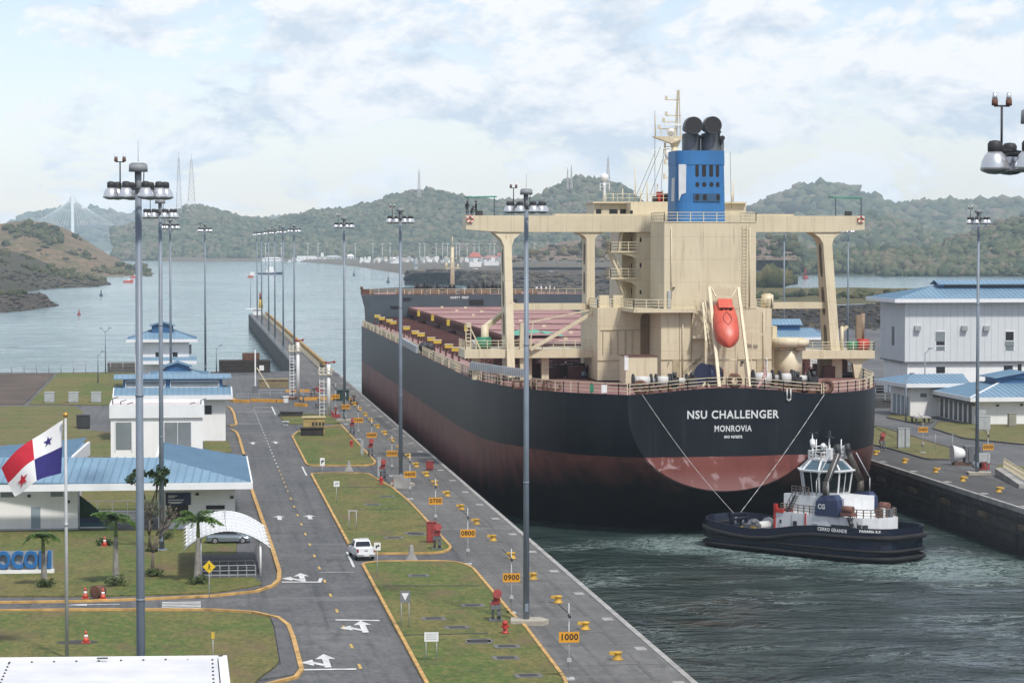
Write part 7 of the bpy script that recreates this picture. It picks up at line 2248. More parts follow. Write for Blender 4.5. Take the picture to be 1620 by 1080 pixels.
# ---- house with the clerestory
def clerestory(label, X0, X1, wx0, wx1, pe, pr, pm0, pm1, pmr, base, Yw, mx, wins, name='control_house', dep=11):
    """front eave row pe (top of fascia), foot of monitor pr, monitor wall pm0..pm1, monitor roof top pmr"""
    t = house(name, label); t.location = (0, Yw, 0)
    mb = MB(); x0, _ = SP(wx0, base, Yw); x1, _ = SP(wx1, base, Yw); Ye = Yw - 1.3
    _, ze = SP(X0, pe, Ye); mb.box(x0, x1, Yw, Yw + dep, 0, ze - .3); mb.build('wall', [M_WALLW], t)
    ex0, _ = SP(X0, pe, Ye); ex1, _ = SP(X1, pe, Ye)
    Ym = Yw + dep * .30; _, zm = SP(X0, pr, Ym)
    mb = MB(); roof(mb, [(ex0, Ye, ze), (ex1, Ye, ze), (ex1, Ym, zm), (ex0, Ym, zm)], .14, .8)
    Yb = Yw + dep + 1.3; Yn = Yw + dep * .70
    roof(mb, [(ex1, Yb, ze), (ex0, Yb, ze), (ex0, Yn, zm), (ex1, Yn, zm)], .14, .8)
    r = mb.build('roof', [M_RBLUE, M_RRIB], t)
    mb = MB(); mb.box(ex0 - .05, ex1 + .05, Ye - .14, Ye - .01, ze - .62, ze + .02)
    for xx in (ex0, ex1 - .15): mb.bar((xx + .07, Ye, ze - .2), (xx + .07, Ym, zm - .2), .15, .4); mb.bar((xx + .07, Yb, ze - .2), (xx + .07, Yn, zm - .2), .15, .4)
    mb.box(x0 - .02, x1 + .02, Yw - .02, Ym, ze - .3, ze - .1)
    mb.build('fascia', [M_FASCIA], t)
    mb = MB(); a, za = SP(mx[0], pm0, Ym); b, zb = SP(mx[1], pm1, Ym); mb.box(a, b, Ym, Yn, zb - .6, za); m_ = mb.build('monitor', [M_RDARK], t)
    for (p, q) in wins:
        mb = MB(); face_box(mb, p, q, pm0 + 3.5, pm1 - 2, Ym, .02, 0, .06); f = mb.build('clerestory_window', [M_WIN], m_)
        mb = MB()
        for (u0, u1, v0, v1) in ((p - .8, q + .8, pm0 + 2.9, pm0 + 3.6), (p - .8, q + .8, pm1 - 2.1, pm1 - 1.4), (p - .8, p + .1, pm0 + 2.9, pm1 - 1.4), (q - .1, q + .8, pm0 + 2.9, pm1 - 1.4)): face_box(mb, u0, u1, v0, v1, Ym - .05, .02, 0, .06)
        mb.build('window_frame', [M_FASCIA], m_)
    rx0, _ = SP(mx[2], pm0, Ym - .6); rx1, _ = SP(mx[3], pm0, Ym - .6); _, zt = SP(mx[2], pmr, (Ym + Yn) / 2)
    _, z00 = SP(mx[2], pm0, Ym - .6)
    mb = MB(); roof(mb, [(rx0, Ym - .6, z00), (rx1, Ym - .6, z00), (rx1, (Ym + Yn) / 2, zt), (rx0, (Ym + Yn) / 2, zt)], .14, .8); roof(mb, [(rx1, Yn + .6, z00), (rx0, Yn + .6, z00), (rx0, (Ym + Yn) / 2, zt), (rx1, (Ym + Yn) / 2, zt)], .14, .8)
    mb.build('monitor_roof', [M_RBLUE, M_RRIB], t)
    return t, Yw, ze
Y3 = G(340, 697).y
b3, _, _ = clerestory('white control house with two clerestory strips under a blue roof, left of the road', 178, 368, 190, 357, 626, 613, 599, 614, 592, 697, Y3, (195, 352, 180, 366), ((199, 261), (270, 346)))
mb = MB(); face_box(mb, 324, 335, 641, 655, Y3, .05, 0, .03); mb.build('window', [M_WDARK], b3)
mb = MB(); face_box(mb, 228, 237, 641, 643, Y3, .05, 0, .03); face_box(mb, 268, 285, 641, 643, Y3, .05, 0, .03); mb.build('vent', [M_WDARK], b3)
# ---- two-storey house at the quay end, hipped roof with a lantern
def hipped(t, X0, X1, Ye, pe, ridge_px, pr, dep, fascia=.55, sp=.8, over=0):
    ex0, ze = SP(X0, pe, Ye); ex1, _ = SP(X1, pe, Ye)
    Yr = Ye + dep / 2; ra, zr = SP(ridge_px[0], pr, Yr); rb, _ = SP(ridge_px[1], pr, Yr); Yb = Ye + dep
    mb = MB()
    roof(mb, [(ex0, Ye, ze), (ex1, Ye, ze), (rb, Yr, zr), (ra, Yr, zr)], .14, sp); roof(mb, [(ex1, Ye, ze), (ex1, Yb, ze), (rb, Yr, zr)], .14, sp)
    roof(mb, [(ex0, Yb, ze), (ex0, Ye, ze), (ra, Yr, zr)], .14, sp); roof(mb, [(ex1, Yb, ze), (ex0, Yb, ze), (ra, Yr, zr), (rb, Yr, zr)], .14, sp)
    for a, b in (((ex0, Ye, ze), (ra, Yr, zr)), ((ex1, Ye, ze), (rb, Yr, zr)), ((ra, Yr, zr), (rb, Yr, zr))): mb.bar(Vector(a) + Vector((0, 0, .05)), Vector(b) + Vector((0, 0, .05)), .22, .12, 1)
    r = mb.build('roof', [M_RBLUE, M_RRIB], t)
    mb = MB(); mb.box(ex0 - .06, ex1 + .06, Ye - .12, Ye, ze - fascia, ze + .02); mb.box(ex0 - .06, ex0 + .06, Ye, Yb, ze - fascia, ze + .02); mb.box(ex1 - .06, ex1 + .06, Ye, Yb, ze - fascia, ze + .02); mb.box(ex0, ex1, Ye, Yb, ze - fascia, ze - fascia + .1)
    mb.build('fascia', [M_FASCIA], t)
    return ex0, ex1, ze, Yr, zr, ra, rb, r
b4 = house('lockside_tower_house', 'two-storey white house with blue hipped roof and lantern at the water end of the lot');
Y4 = 518.0; b4.location = (0, Y4, 0)
ex0, ex1, ze, Yr, zr, ra, rb, _ = hipped(b4, 200, 312, Y4 - 1.5, 537, (238, 276), 522, 13)
mb = MB(); x0, _ = SP(214, 600, Y4); x1, _ = SP(299, 600, Y4); mb.box(x0, x1, Y4, Y4 + 10, 0, ze - .3); mb.build('wall', [M_WALLW], b4)
mb = MB()
for a, b in ((246, 254), (273, 281)): face_box(mb, a, b, 557, 564, Y4, .05, 0, .03)
mb.build('window', [M_WDARK], b4)
mb = MB(); a, z = SP(240, 524, Yr); b, _ = SP(274, 524, Yr); zt = SP(240, 514, Yr)[1]; mb.prism([(a, Yr - 2), (b, Yr - 2), (b, Yr + 2), (a, Yr + 2)], z - .6, zt)
zk = SP(257, 508.5, Yr)[1]
roof(mb, [(a - .4, Yr - 2.5, zt - .1), (a - .4, Yr + 2.5, zt - .1), ((a + b) / 2, Yr + 2.5, zk), ((a + b) / 2, Yr - 2.5, zk)], .12, .6, 1, 2); roof(mb, [(b + .4, Yr + 2.5, zt - .1), (b + .4, Yr - 2.5, zt - .1), ((a + b) / 2, Yr - 2.5, zk), ((a + b) / 2, Yr + 2.5, zk)], .12, .6, 1, 2)
mb.extrude([(a, Yr - 2.02, zt), (b, Yr - 2.02, zt), ((a + b) / 2, Yr - 2.02, zk - .1)], (0, .1, 0), 0)
mb.build('lantern', [M_RDARK, M_RBLUE, M_RRIB], b4)
mb = MB(); a, z0 = SP(226, 565, Y4 - 2.2); b, _ = SP(311, 565, Y4 - 2.2); roof(mb, [(a, Y4 - 2.6, z0 - .7), (b, Y4 - 2.6, z0 - .7), (b, Y4 + .1, z0), (a, Y4 + .1, z0)], .12, .7); mb.build('canopy_roof', [M_RBLUE, M_RRIB], b4)
mb = MB(); mb.box(a, b, Y4 - 2.75, Y4 - 2.6, z0 - 1.35, z0 - .68); mb.build('canopy_fascia', [M_FASCIA], b4)
mb = MB(); face_box(mb, 299, 303, 545, 560, Y4 + 3, 1); mb.build('air_conditioner', [M_GREYBOX], b4)
# ---- low house with hipped roof between them
b5 = house('pump_house', 'low house with small blue hipped roof and lantern before the tower house'); Y5 = 440.0; b5.location = (0, Y5, 0)
ex0, ex1, ze, Yr, zr, ra, rb, _ = hipped(b5, 236, 332, Y5 - 1, 594, (262, 300), 584, 12)
mb = MB(); x0, _ = SP(242, 600, Y5); x1, _ = SP(328, 600, Y5); mb.box(x0, x1, Y5, Y5 + 9, 0, ze - .3); mb.build('wall', [M_WALLW], b5)
mb = MB(); a, z = SP(262, 587, Yr); b, _ = SP(300, 587, Yr); zt = SP(262, 578, Yr)[1]; zk = SP(281, 571.5, Yr)[1]; mb.prism([(a, Yr - 2), (b, Yr - 2), (b, Yr + 2), (a, Yr + 2)], z - .6, zt)
roof(mb, [(a - .4, Yr - 2.5, zt - .1), (a - .4, Yr + 2.5, zt - .1), ((a + b) / 2, Yr + 2.5, zk), ((a + b) / 2, Yr - 2.5, zk)], .12, .6, 1, 2); roof(mb, [(b + .4, Yr + 2.5, zt - .1), (b + .4, Yr - 2.5, zt - .1), ((a + b) / 2, Yr - 2.5, zk), ((a + b) / 2, Yr + 2.5, zk)], .12, .6, 1, 2)
mb.extrude([(a, Yr - 2.02, zt), (b, Yr - 2.02, zt), ((a + b) / 2, Yr - 2.02, zk - .1)], (0, .1, 0), 0)
mb.build('lantern', [M_RDARK, M_RBLUE, M_RRIB], b5)
# ---- the white membrane roof at the near left
b6 = house('near_building', 'building below the viewpoint of which the pale flat membrane roof shows'); zb6 = 9.0
ca, cb_ = G(359, 1037, zb6), G(367, 1095, zb6); cl_ = G(-60, 1041, zb6); dl_ = G(-90, 1100, zb6)
b6.location = (ca.x - 5, ca.y - 5, 0)
mb = MB(); mb.prism([(ca.x, ca.y), (cb_.x, cb_.y - 8), (dl_.x, dl_.y - 8), (cl_.x, cl_.y)], 0, zb6 - .5); mb.build('wall', [M_WALLW], b6)
ins = lambda px, py: (G(px, py, zb6).x, G(px, py, zb6).y)
mb = MB(); mb.prism([(ca.x - .45, ca.y - .3), (cb_.x - .45, cb_.y - 8), (dl_.x, dl_.y - 8), (cl_.x, cl_.y - .3)], zb6 - .5, zb6 - .12); rr_ = mb.build('roof', [M_ROOFW], b6)
mb = MB(); mb.bar(ca + Vector((-.2, -.1, -.2)), cl_ + Vector((0, -.1, -.2)), .35, .45); mb.bar(ca + Vector((-.2, .07, -.2)), Vector((cb_.x - .2, cb_.y - 8, zb6 - .2)), .40, .45); mb.build('parapet', [M_FASCIA], b6)
mb = MB()
def dot(px, py):
    g = G(px, py, zb6 - .12); mb.sphere((g.x, g.y, zb6 - .10), .055, 8, 4)
for k in range(10): dot(15 + 36 * k * .98, 1048 - 6 * k / 9 * .95)
for k in range(7): dot(336 + k * .3, 1044 + 6 * k); dot(14 - 2.2 * k, 1050 + 5 * k)
mb.build('roof_fixing', [M_SOOT], rr_)
mb = MB(); g = G(162, 1042, zb6); mb.box(g.x - .25, g.x + .25, g.y - .05, g.y + .1, zb6 + .02, zb6 + .07); mb.build('roof_vent', [M_SOOT], b6)
# ---- right bank: the machinery building
b7 = house('machinery_building', 'large pale two-storey building with overhanging upper floor and blue roof on the right bank')
Y7 = 462.0; b7.location = (SP(1432, 600, Y7)[0], Y7, 0)
x0, zu = SP(1432, 482, Y7); x1, _ = SP(1900, 482, Y7); _, zl = SP(1432, 572, Y7)
mb = MB(); mb.box(x0, x1, Y7, Y7 + 17, zl, zu + .4); mb.build('upper_wall', [M_WALLG], b7)
mb = MB()
x = x0 + .8
while x < x1: mb.box(x, x + .05, Y7 - .03, Y7, zl, zu + .3); x += 1.25
y = Y7 + .8
while y < Y7 + 17: mb.box(x0 - .03, x0, y, y + .05, zl, zu + .3); y += 1.25
mb.build('cladding_seam', [mat('cladding_seam_grey', (0.40, 0.44, 0.47), 0.6, 0.05, 1.0)], b7)
mb = MB(); mb.box(x0 + .6, x1, Y7 + .5, Y7 + 16.5, 0, zl); mb.build('lower_wall', [M_WALLW], b7)
mb = MB(); mb.box(x0 - .05, x1, Y7 - .06, Y7 + 17, zl - .25, zl); mb.build('soffit', [M_GREYP], b7)
Ye = Y7 - 1.6; e0, ze = SP(1416, 473, Ye); eb = SP(1372, 470, Y7 + 18.5)[0]
_, zr = SP(1480, 452, Y7 + 8); ra = SP(1478, 452, Y7 + 8)[0]
mb = MB(); roof(mb, [(e0, Ye, ze), (x1, Ye, ze), (x1, Y7 + 8.5, zr), (ra, Y7 + 8.5, zr)], .18, .9); roof(mb, [(e0, Y7 + 18.6, ze), (e0, Ye, ze), (ra, Y7 + 8.5, zr)], .18, .9); roof(mb, [(x1, Y7 + 18.6, ze), (e0, Y7 + 18.6, ze), (ra, Y7 + 8.5, zr), (x1, Y7 + 8.5, zr)], .18, .9)
mb.build('roof', [M_RBLUE, M_RRIB], b7)
mb = MB(); mb.box(e0 - .06, x1, Ye - .15, Ye, ze - .65, ze + .02); mb.box(e0 - .1, e0 + .05, Ye, Y7 + 18.6, ze - .65, ze + .02); mb.box(e0, x1, Ye, Y7, ze - .65, ze - .55); mb.box(e0, x0, Y7, Y7 + 18, ze - .65, ze - .55)
mb.build('fascia', [M_FASCIA], b7)
mb = MB(); a, zt = SP(1484, 446, Y7 + 8); mb.box(a, x1, Y7 + 6.2, Y7 + 10.8, zr - 1.2, zt - .3); m_ = mb.build('monitor', [M_RDARK], b7)
mb = MB(); mb.box(a + .6, x1, Y7 + 6.12, Y7 + 6.2, zr - .25, zr + .35); mb.build('clerestory_window', [M_WDARK], m_)
mb = MB(); roof(mb, [(a - .6, Y7 + 5.6, zt - .35), (x1, Y7 + 5.6, zt - .35), (x1, Y7 + 8.5, zt + .4), (a - .6, Y7 + 8.5, zt + .4)], .14, .9); roof(mb, [(x1, Y7 + 11.4, zt - .35), (a - .6, Y7 + 11.4, zt - .35), (a - .6, Y7 + 8.5, zt + .4), (x1, Y7 + 8.5, zt + .4)], .14, .9); mb.build('monitor_roof', [M_RBLUE, M_RRIB], b7)
for k, (a, b) in enumerate(((1480.5, 1495), (1590, 1604))):
    mb = MB(); face_box(mb, a, b, 524, 554, Y7, .05, 0, .03); w_ = mb.build('window', [M_WDARK], b7, True)
    mb = MB()
    if k == 0: face_box(mb, a, b, 525, 539, Y7 - .12, .05, 0, .05)
    else: face_box(mb, a, b, 539.5, 547, Y7 - .12, .05, 0, .05)
    face_box(mb, a, b, 547, 554, Y7 - .04, .02, 0, .02)
    mb.build('sash', [M_WIN], w_)
    mb = MB()
    for u in ((a - 1, a + .3, 523, 555), (b - .3, b + 1, 523, 555), (a, b, 523, 524.5), (a, b, 538.5, 540), (a, b, 546.3, 547.5)): face_box(mb, *u, Y7 - .03, .02, 0, .06)
    mb.build('window_frame', [M_FASCIA], w_)
mb = MB(); xs, zs_ = SP(1413, 522, Y7 + 8);
mb.box(x0 - .05, x0, Y7 + 7.2, Y7 + 8.8, zl + 2.6, zl + 6.0); mb.build('window', [M_WDARK], b7, True)
mb = MB(); face_box(mb, 1481, 1495, 580, 590, Y7 + .5, .05, 0, .03); face_box(mb, 1588, 1602, 578, 588, Y7 + .5, .05, 0, .03); face_box(mb, 1610, 1616, 576, 592, Y7 + .5, .05, 0, .03); mb.build('window', [M_WDARK], b7)
for px, py in ((1451, 519), (1525, 519), (1560, 519)): ac_unit(px, py, Y7, b7, 1.05)
mb = MB();
for k in range(5): mb.box(x0 + .55, x0 + .6, Y7 + 2 + 2.6 * k, Y7 + 3.2 + 2.6 * k, .1, 3.0)
mb.split('door', [M_DOORG], b7)
# ---- small house with a canopy before it
b8 = house('annex_house', 'small white annex with flat pale blue canopy roof left of the hipped pavilion'); Y8 = 420.0
b8.location = (SP(1450, 655, Y8)[0], Y8, 0)
x0, _ = SP(1449, 650, Y8); x1, _ = SP(1476, 650, Y8 )
_, ze = SP(1450, 607, Y8 - 1.5)
mb = MB(); mb.box(SP(1440, 650, Y8)[0], x1 + 8, Y8, Y8 + 12, 0, ze - .3); mb.build('wall', [M_WALLW], b8)
e0, _ = SP(1434, 607, Y8 - 1.5); e1, _ = SP(1535, 607, Y8 - 1.5); ra, zr = SP(1440, 592, Y8 + 6); rb = SP(1526, 592, Y8 + 6)[0]
mb = MB(); roof(mb, [(e0, Y8 - 1.5, ze), (e1, Y8 - 1.5, ze), (rb, Y8 + 7, zr), (ra, Y8 + 7, zr)], .14, .8); roof(mb, [(e0 - 1.2, Y8 + 14, ze), (e0, Y8 - 1.5, ze), (ra, Y8 + 7, zr)], .14, .8); mb.build('roof', [M_RBLUE, M_RRIB], b8)
mb = MB(); mb.box(e0, e1, Y8 - 1.65, Y8 - 1.5, ze - .6, ze + .02); mb.bar((e0, Y8 - 1.5, ze - .3), (e0 - 1.2, Y8 + 14, ze - .3), .15, .6); mb.build('fascia', [M_FASCIA], b8)
mb = MB(); face_box(mb, 1456, 1466, 622, 628, Y8, .05, 0, .03); mb.build('window', [M_WIN], b8)
mb = MB(); xx = SP(1440, 650, Y8)[0]
for k in range(4): mb.box(xx - .05, xx, Y8 + 1 + 2.6 * k, Y8 + 2.6 + 2.6 * k, .1, 3.2)
mb.split('door', [M_DOORG], b8)
# ---- hipped pavilion in front
b9 = house('hipped_pavilion', 'white pavilion with blue hipped roof and row of tall doors behind the right light mast'); g9 = G(1543, 672); Y9 = g9.y
b9.location = (g9.x, Y9, 0)
_, ze = SP(1535, 629, Y9 - 1.4); x0 = g9.x; x1 = SP(1800, 672, Y9)[0]; dep9 = 26
mb = MB(); mb.box(x0, x1, Y9, Y9 + dep9, 0, ze - .35); mb.build('wall', [M_WALLW], b9)
e0 = SP(1535.5, 629, Y9 - 1.4)[0]; eb_y = Y9 + dep9 + 1.4
ra, zr = SP(1585, 603, Y9 + 11);
mb = MB(); roof(mb, [(e0, Y9 - 1.4, ze), (x1, Y9 - 1.4, ze), (x1, Y9 + 11, zr), (ra, Y9 + 11, zr)], .16, .9); roof(mb, [(e0, eb_y, ze), (e0, Y9 - 1.4, ze), (ra, Y9 + 11, zr), (ra, Y9 + 15, zr)], .16, .9); roof(mb, [(x1, eb_y, ze), (e0, eb_y, ze), (ra, Y9 + 15, zr), (x1, Y9 + 15, zr)], .16, .9)
mb.bar((e0, Y9 - 1.4, ze + .05), (ra, Y9 + 11, zr + .05), .3, .14, 2)
mb.build('roof', [M_RBLUE, M_RRIB, M_FASCIA], b9)
mb = MB(); mb.box(e0 - .05, x1, Y9 - 1.55, Y9 - 1.4, ze - .62, ze + .02); mb.box(e0 - .1, e0 + .05, Y9 - 1.4, eb_y, ze - .62, ze + .02); mb.box(e0, x0, Y9, eb_y, ze - .6, ze - .5); mb.box(e0, x1, Y9 - 1.4, Y9, ze - .6, ze - .5); mb.build('fascia', [M_FASCIA], b9)
a, zt = SP(1583, 596, Y9 + 11); mb = MB(); mb.box(ra - 1.2, x1, Y9 + 9.5, Y9 + 16, zr - 1, zr + .75); mb.build('monitor', [M_RDARK], b9)
mb = MB(); zq = zr + 1.6
roof(mb, [(ra - 1.9, Y9 + 17, zr + .7), (ra - 1.9, Y9 + 8.8, zr + .7), (ra + 3.2, Y9 + 8.8, zq), (ra + 3.2, Y9 + 17, zq)], .14, .9); roof(mb, [(ra + 8, Y9 + 8.8, zr + .7), (ra + 8, Y9 + 17, zr + .7), (ra + 3.2, Y9 + 17, zq), (ra + 3.2, Y9 + 8.8, zq)], .14, .9)
mb.extrude([(ra - 1.7, Y9 + 9.2, zr + .6), (ra + 7.8, Y9 + 9.2, zr + .6), (ra + 3.2, Y9 + 9.2, zq - .1)], (0, .1, 0), 2)
mb.build('monitor_roof', [M_RBLUE, M_RRIB, M_RDARK], b9)
mb = MB()
for k in range(7): mb.box(x0 - .05, x0, Y9 + 2.0 + 2.6 * k, Y9 + 3.5 + 2.6 * k, .1, 3.0)
mb.split('door', [mat('slate_door', (0.075, 0.085, 0.095), 0.5, 0.15, 1.0)], b9)
mb = MB(); mb.box(x0 - .9, x0, Y9 + 1.5, Y9 + 20.5, 3.2, 3.45); mb.build('door_canopy', [M_GREYP], b9)
mb = MB()
for px, py in ((1578, 641), (1616, 640), (1540, 640)): face_box(mb, px - 2, px + 2, py - 1.5, py + 1.5, Y9, .1, 0, .2)
mb.split('wall_lamp', [M_SOOT], b9)
# ---- roof seen between the casing and the right leg of the ship
b10 = house('far_pavilion', 'blue roofed white pavilion seen between casing and right wing column of the ship'); Y10 = 560.0; b10.location = (SP(1260, 560, Y10)[0], Y10, 0)
ex0, ex1, ze, Yr, zr, ra, rb, _ = hipped(b10, 1170, 1312, Y10 - 1.5, 534, (1205, 1285), 519, 16)
mb = MB(); mb.box(ex0 + 1.5, ex1 - 1.5, Y10, Y10 + 13, 0, ze - .3); mb.build('wall', [M_WALLG], b10)
mb = MB(); a = ra; b = SP(1262, 515, Yr)[0]; mb.prism([(a, Yr - 2), (b, Yr - 2), (b, Yr + 2), (a, Yr + 2)], zr - .7, zr + .9)
roof(mb, [(a - .5, Yr - 2.6, zr + .8), (b + .5, Yr - 2.6, zr + .8), (b + .5, Yr, zr + 2.0), (a - .5, Yr, zr + 2.0)], .12, .8, 1, 2); roof(mb, [(b + .5, Yr + 2.6, zr + .8), (a - .5, Yr + 2.6, zr + .8), (a - .5, Yr, zr + 2.0), (b + .5, Yr, zr + 2.0)], .12, .8, 1, 2)
mb.build('lantern', [M_RDARK, M_RBLUE, M_RRIB], b10)
# ================================================================== vehicles, shelter, gate gear and small things on the ground
M_CARW = mat('white_car_paint', (0.70, 0.71, 0.72), 0.3, 0.03, 1.0)
M_CARS = mat('silver_car_paint', (0.20, 0.235, 0.26), 0.25, 0.04, 1.0, metal=0.4)
M_TYRE = mat('tyre', (0.012, 0.012, 0.012), 0.8, 0.1, 4.0)
M_RIM = mat('alloy_rim', (0.40, 0.41, 0.42), 0.35, 0.05, 4.0, metal=0.6)
M_TAIL = mat('tail_lamp', (0.20, 0.012, 0.012), 0.25, 0.0)
def wheel(t, x, y, r=.36, w=.24):
    mb = MB(); mb.cyl((-w / 2, 0, 0), (w / 2, 0, 0), r, r, 18, 0); o = local(mb.build('wheel', [M_TYRE]), t); o.location = (x, y, r)
    mb = MB(); s_ = 1 if x > 0 else -1; mb.cyl((s_ * (w / 2 - .02), 0, 0), (s_ * (w / 2 + .012), 0, 0), r * .62, r * .55, 14, 0)
    for k in range(5):
        a = 2 * pi * k / 5; mb.bar((s_ * (w / 2 + .02), 0, 0), (s_ * (w / 2 + .02), r * .58 * cos(a), r * .58 * sin(a)), .05, .07)
    local(mb.build('rim', [M_RIM]), o)
    return o
def body_sections(mb, secs, m=0):
    """cross-sections along y: (y, half width low, half width high, z low, z high)"""
    rings = []
    for y, wl, wh, zl, zh in secs:
        r = .10
        rings.append([(-wl, y, zl), (wl, y, zl), (wl + .02, y, zl + (zh - zl) * .5), (wh, y, zh - r), (wh - r * 1.2, y, zh), (-wh + r * 1.2, y, zh), (-wh, y, zh - r), (-wl - .02, y, zl + (zh - zl) * .5)])
    mb.loft(rings, m, sm=False)
g = G(575, 887)
tr = thing('pickup_truck', 'white double-cab pickup truck turning off the road between the lawns', 'pickup truck', (g.x, g.y + 2.6, 0), radians(6)); tr.scale = (.93, .93, .93)
mb = MB()
body_sections(mb, [(-2.6, .82, .84, .55, 1.08), (-2.5, .90, .90, .48, 1.12), (-.85, .92, .90, .42, 1.14)])
body_sections(mb, [(-.85, .92, .90, .42, 1.12), (1.3, .92, .90, .42, 1.12), (2.45, .90, .86, .45, 1.05), (2.68, .78, .74, .50, .92)])
for sx in (-.86, .86): mb.box(sx - .05, sx + .05, -2.55, -.85, 1.08, 1.18)
mb.box(-.84, .84, -2.62, -2.54, .60, 1.18)
local(mb.build('body', [M_CARW]), tr)
mb = MB(); mb.loft([[(-.86, -.85, 1.1), (.86, -.85, 1.1), (.86, 1.35, 1.1), (-.86, 1.35, 1.1)], [(-.70, -.62, 1.72), (.70, -.62, 1.72), (.70, .62, 1.72), (-.70, .62, 1.72)], [(-.62, -.50, 1.79), (.62, -.50, 1.79), (.62, .5, 1.79), (-.62, .5, 1.79)]], 0, sm=False)
cabp = local(mb.build('cab', [M_CARW]), tr)
mb = MB(); mb.poly([(-.74, -.845, 1.20), (.74, -.845, 1.20), (.63, -.665, 1.64), (-.63, -.665, 1.64)]); mb.V = [(x, y - .03, z) for x, y, z in mb.V]; local(mb.build('rear_window', [M_GLASS]), cabp)
for sx in (-1, 1):
    mb = MB(); mb.poly([(sx * .855, -.55, 1.18), (sx * .855, 1.05, 1.18), (sx * .735, .52, 1.62), (sx * .735, -.45, 1.62)]); mb.V = [(x + sx * .012, y, z) for x, y, z in mb.V]; local(mb.build('side_window', [M_GLASS]), cabp)
mb = MB(); mb.poly([(-.80, 1.27, 1.16), (.80, 1.27, 1.16), (.66, .68, 1.66), (-.66, .68, 1.66)]); mb.V = [(x, y + .03, z + .01) for x, y, z in mb.V]; local(mb.build('windscreen', [M_GLASS]), cabp)
mb = MB(); mb.box(-.78, .78, -2.52, -.95, 1.08, 1.10); local(mb.build('load_bed', [M_SOOT]), tr)
for sx in (-.80, .80):
    mb = MB(); mb.box(sx - .08, sx + .08, -2.645, -2.56, .80, 1.12); local(mb.build('tail_light', [M_TAIL]), tr)
mb = MB(); mb.box(-.88, .88, -2.78, -2.60, .42, .62); local(mb.build('bumper', [M_RIM]), tr)
mb = MB(); mb.box(-.26, .26, -2.80, -2.78, .46, .60); local(mb.build('number_plate', [M_WHITE]), tr)
mb = MB(); mb.box(-.16, .16, -2.635, -2.62, .92, 1.0); local(mb.build('tailgate_handle', [M_SOOT]), tr)
for sx in (-1.0, 1.0):
    mb = MB(); mb.box(sx - .10, sx + .10, .95, 1.05, 1.12, 1.30); local(mb.build('mirror', [M_SOOT]), tr)
for sx in (-.80, .80):
    for y in (-1.55, 1.70): wheel(tr, sx, y, .38)
mb = MB(); mb.obox((.25, .1, 1.83), .9, .5, .08); local(mb.build('roof_beacon', [M_GREYBOX]), tr)
# silver hatchback under the shelter
g = G(362, 861)
car = thing('parked_car', 'silver grey hatchback parked side-on behind the arched white shelter', 'car', (g.x, g.y + .9, .02), radians(-90))
mb = MB(); body_sections(mb, [(-2.1, .70, .66, .45, .92), (-1.95, .84, .78, .32, .98), (-.9, .86, .80, .28, .96), (.9, .86, .80, .28, .92), (1.8, .82, .74, .30, .80), (2.1, .66, .60, .40, .66)]); local(mb.build('body', [M_CARS]), car)
mb = MB(); mb.loft([[(-.78, -1.85, .92), (.78, -1.85, .92), (.78, 1.15, .92), (-.78, 1.15, .92)], [(-.64, -1.30, 1.36), (.64, -1.30, 1.36), (.64, .25, 1.40), (-.64, .25, 1.40)], [(-.56, -1.1, 1.44), (.56, -1.1, 1.44), (.56, .05, 1.47), (-.56, .05, 1.47)]], 0, sm=False); cb2 = local(mb.build('cabin', [M_CARS]), car)
for sx in (-1, 1):
    mb = MB(); mb.poly([(sx * .775, -1.45, .96), (sx * .775, .85, .96), (sx * .66, .22, 1.34), (sx * .66, -1.15, 1.32)]); mb.V = [(x + sx * .012, y, z) for x, y, z in mb.V]; local(mb.build('side_window', [M_GLASS]), cb2)
for sx in (-.76, .76):
    for y in (-1.28, 1.30): wheel(car, sx, y, .33)
for sx in (-.5, .5):
    mb = MB(); mb.box(sx - .16, sx + .16, 2.0, 2.1, .60, .72); local(mb.build('headlight', [M_ALU]), car)
# arched shelter
gl, gr = G(318, 915), G(413, 917)
sh = thing('arched_shelter', 'white shelter with arched ribbed canopy over the path by the palm', 'shelter', ((gl.x + gr.x) / 2, gl.y, 0))
W_, X_c = (SP(430, 868, gl.y)[0] - SP(290, 868, gl.y)[0]) / 2, (SP(430, 868, gl.y)[0] + SP(290, 868, gl.y)[0]) / 2
dpt = 16.5
def arch(u, y):
    a = -1 + 2 * u; return (X_c + a * W_, y, 2.45 + 1.55 * (1 - a * a))
mb = MB(); mb.grid([[arch(.03 + .94 * i / 20, gl.y - .3 + dpt * j / 10) for i in range(21)] for j in range(11)])
mb.grid([[Vector(arch(.03 + .94 * i / 20, gl.y - .3 + dpt * j / 10)) - Vector((0, 0, .05)) for i in range(21)] for j in range(11)])
local_c = mb.build('canopy', [mat('shelter_sheet', (0.58, 0.59, 0.60), 0.5, 0.06, 0.7)], sh)
for j in range(7):
    mb = MB(); y = gl.y - .3 + dpt * j / 6
    mb.tube([Vector(arch(i / 20, y)) + Vector((0, 0, .03)) for i in range(21)], .055, 6)
    mb.build('rib', [M_WHITE], sh)
mb = MB(); mb.tube([Vector(arch(.5, gl.y - .3)) + Vector((0, 0, .1)), Vector(arch(.5, gl.y - .3 + dpt)) + Vector((0, 0, .1))], .08, 6); mb.build('ridge_tube', [M_WHITE], sh)
for j in range(4):
    for x in (gl.x, gr.x):
        mb = MB(); y = gl.y + (dpt - .6) * j / 3; mb.cyl((x, y, 0), (x, y, 3.05), .085, .085, 8); mb.build('post', [M_WHITE], sh)
mb = MB()
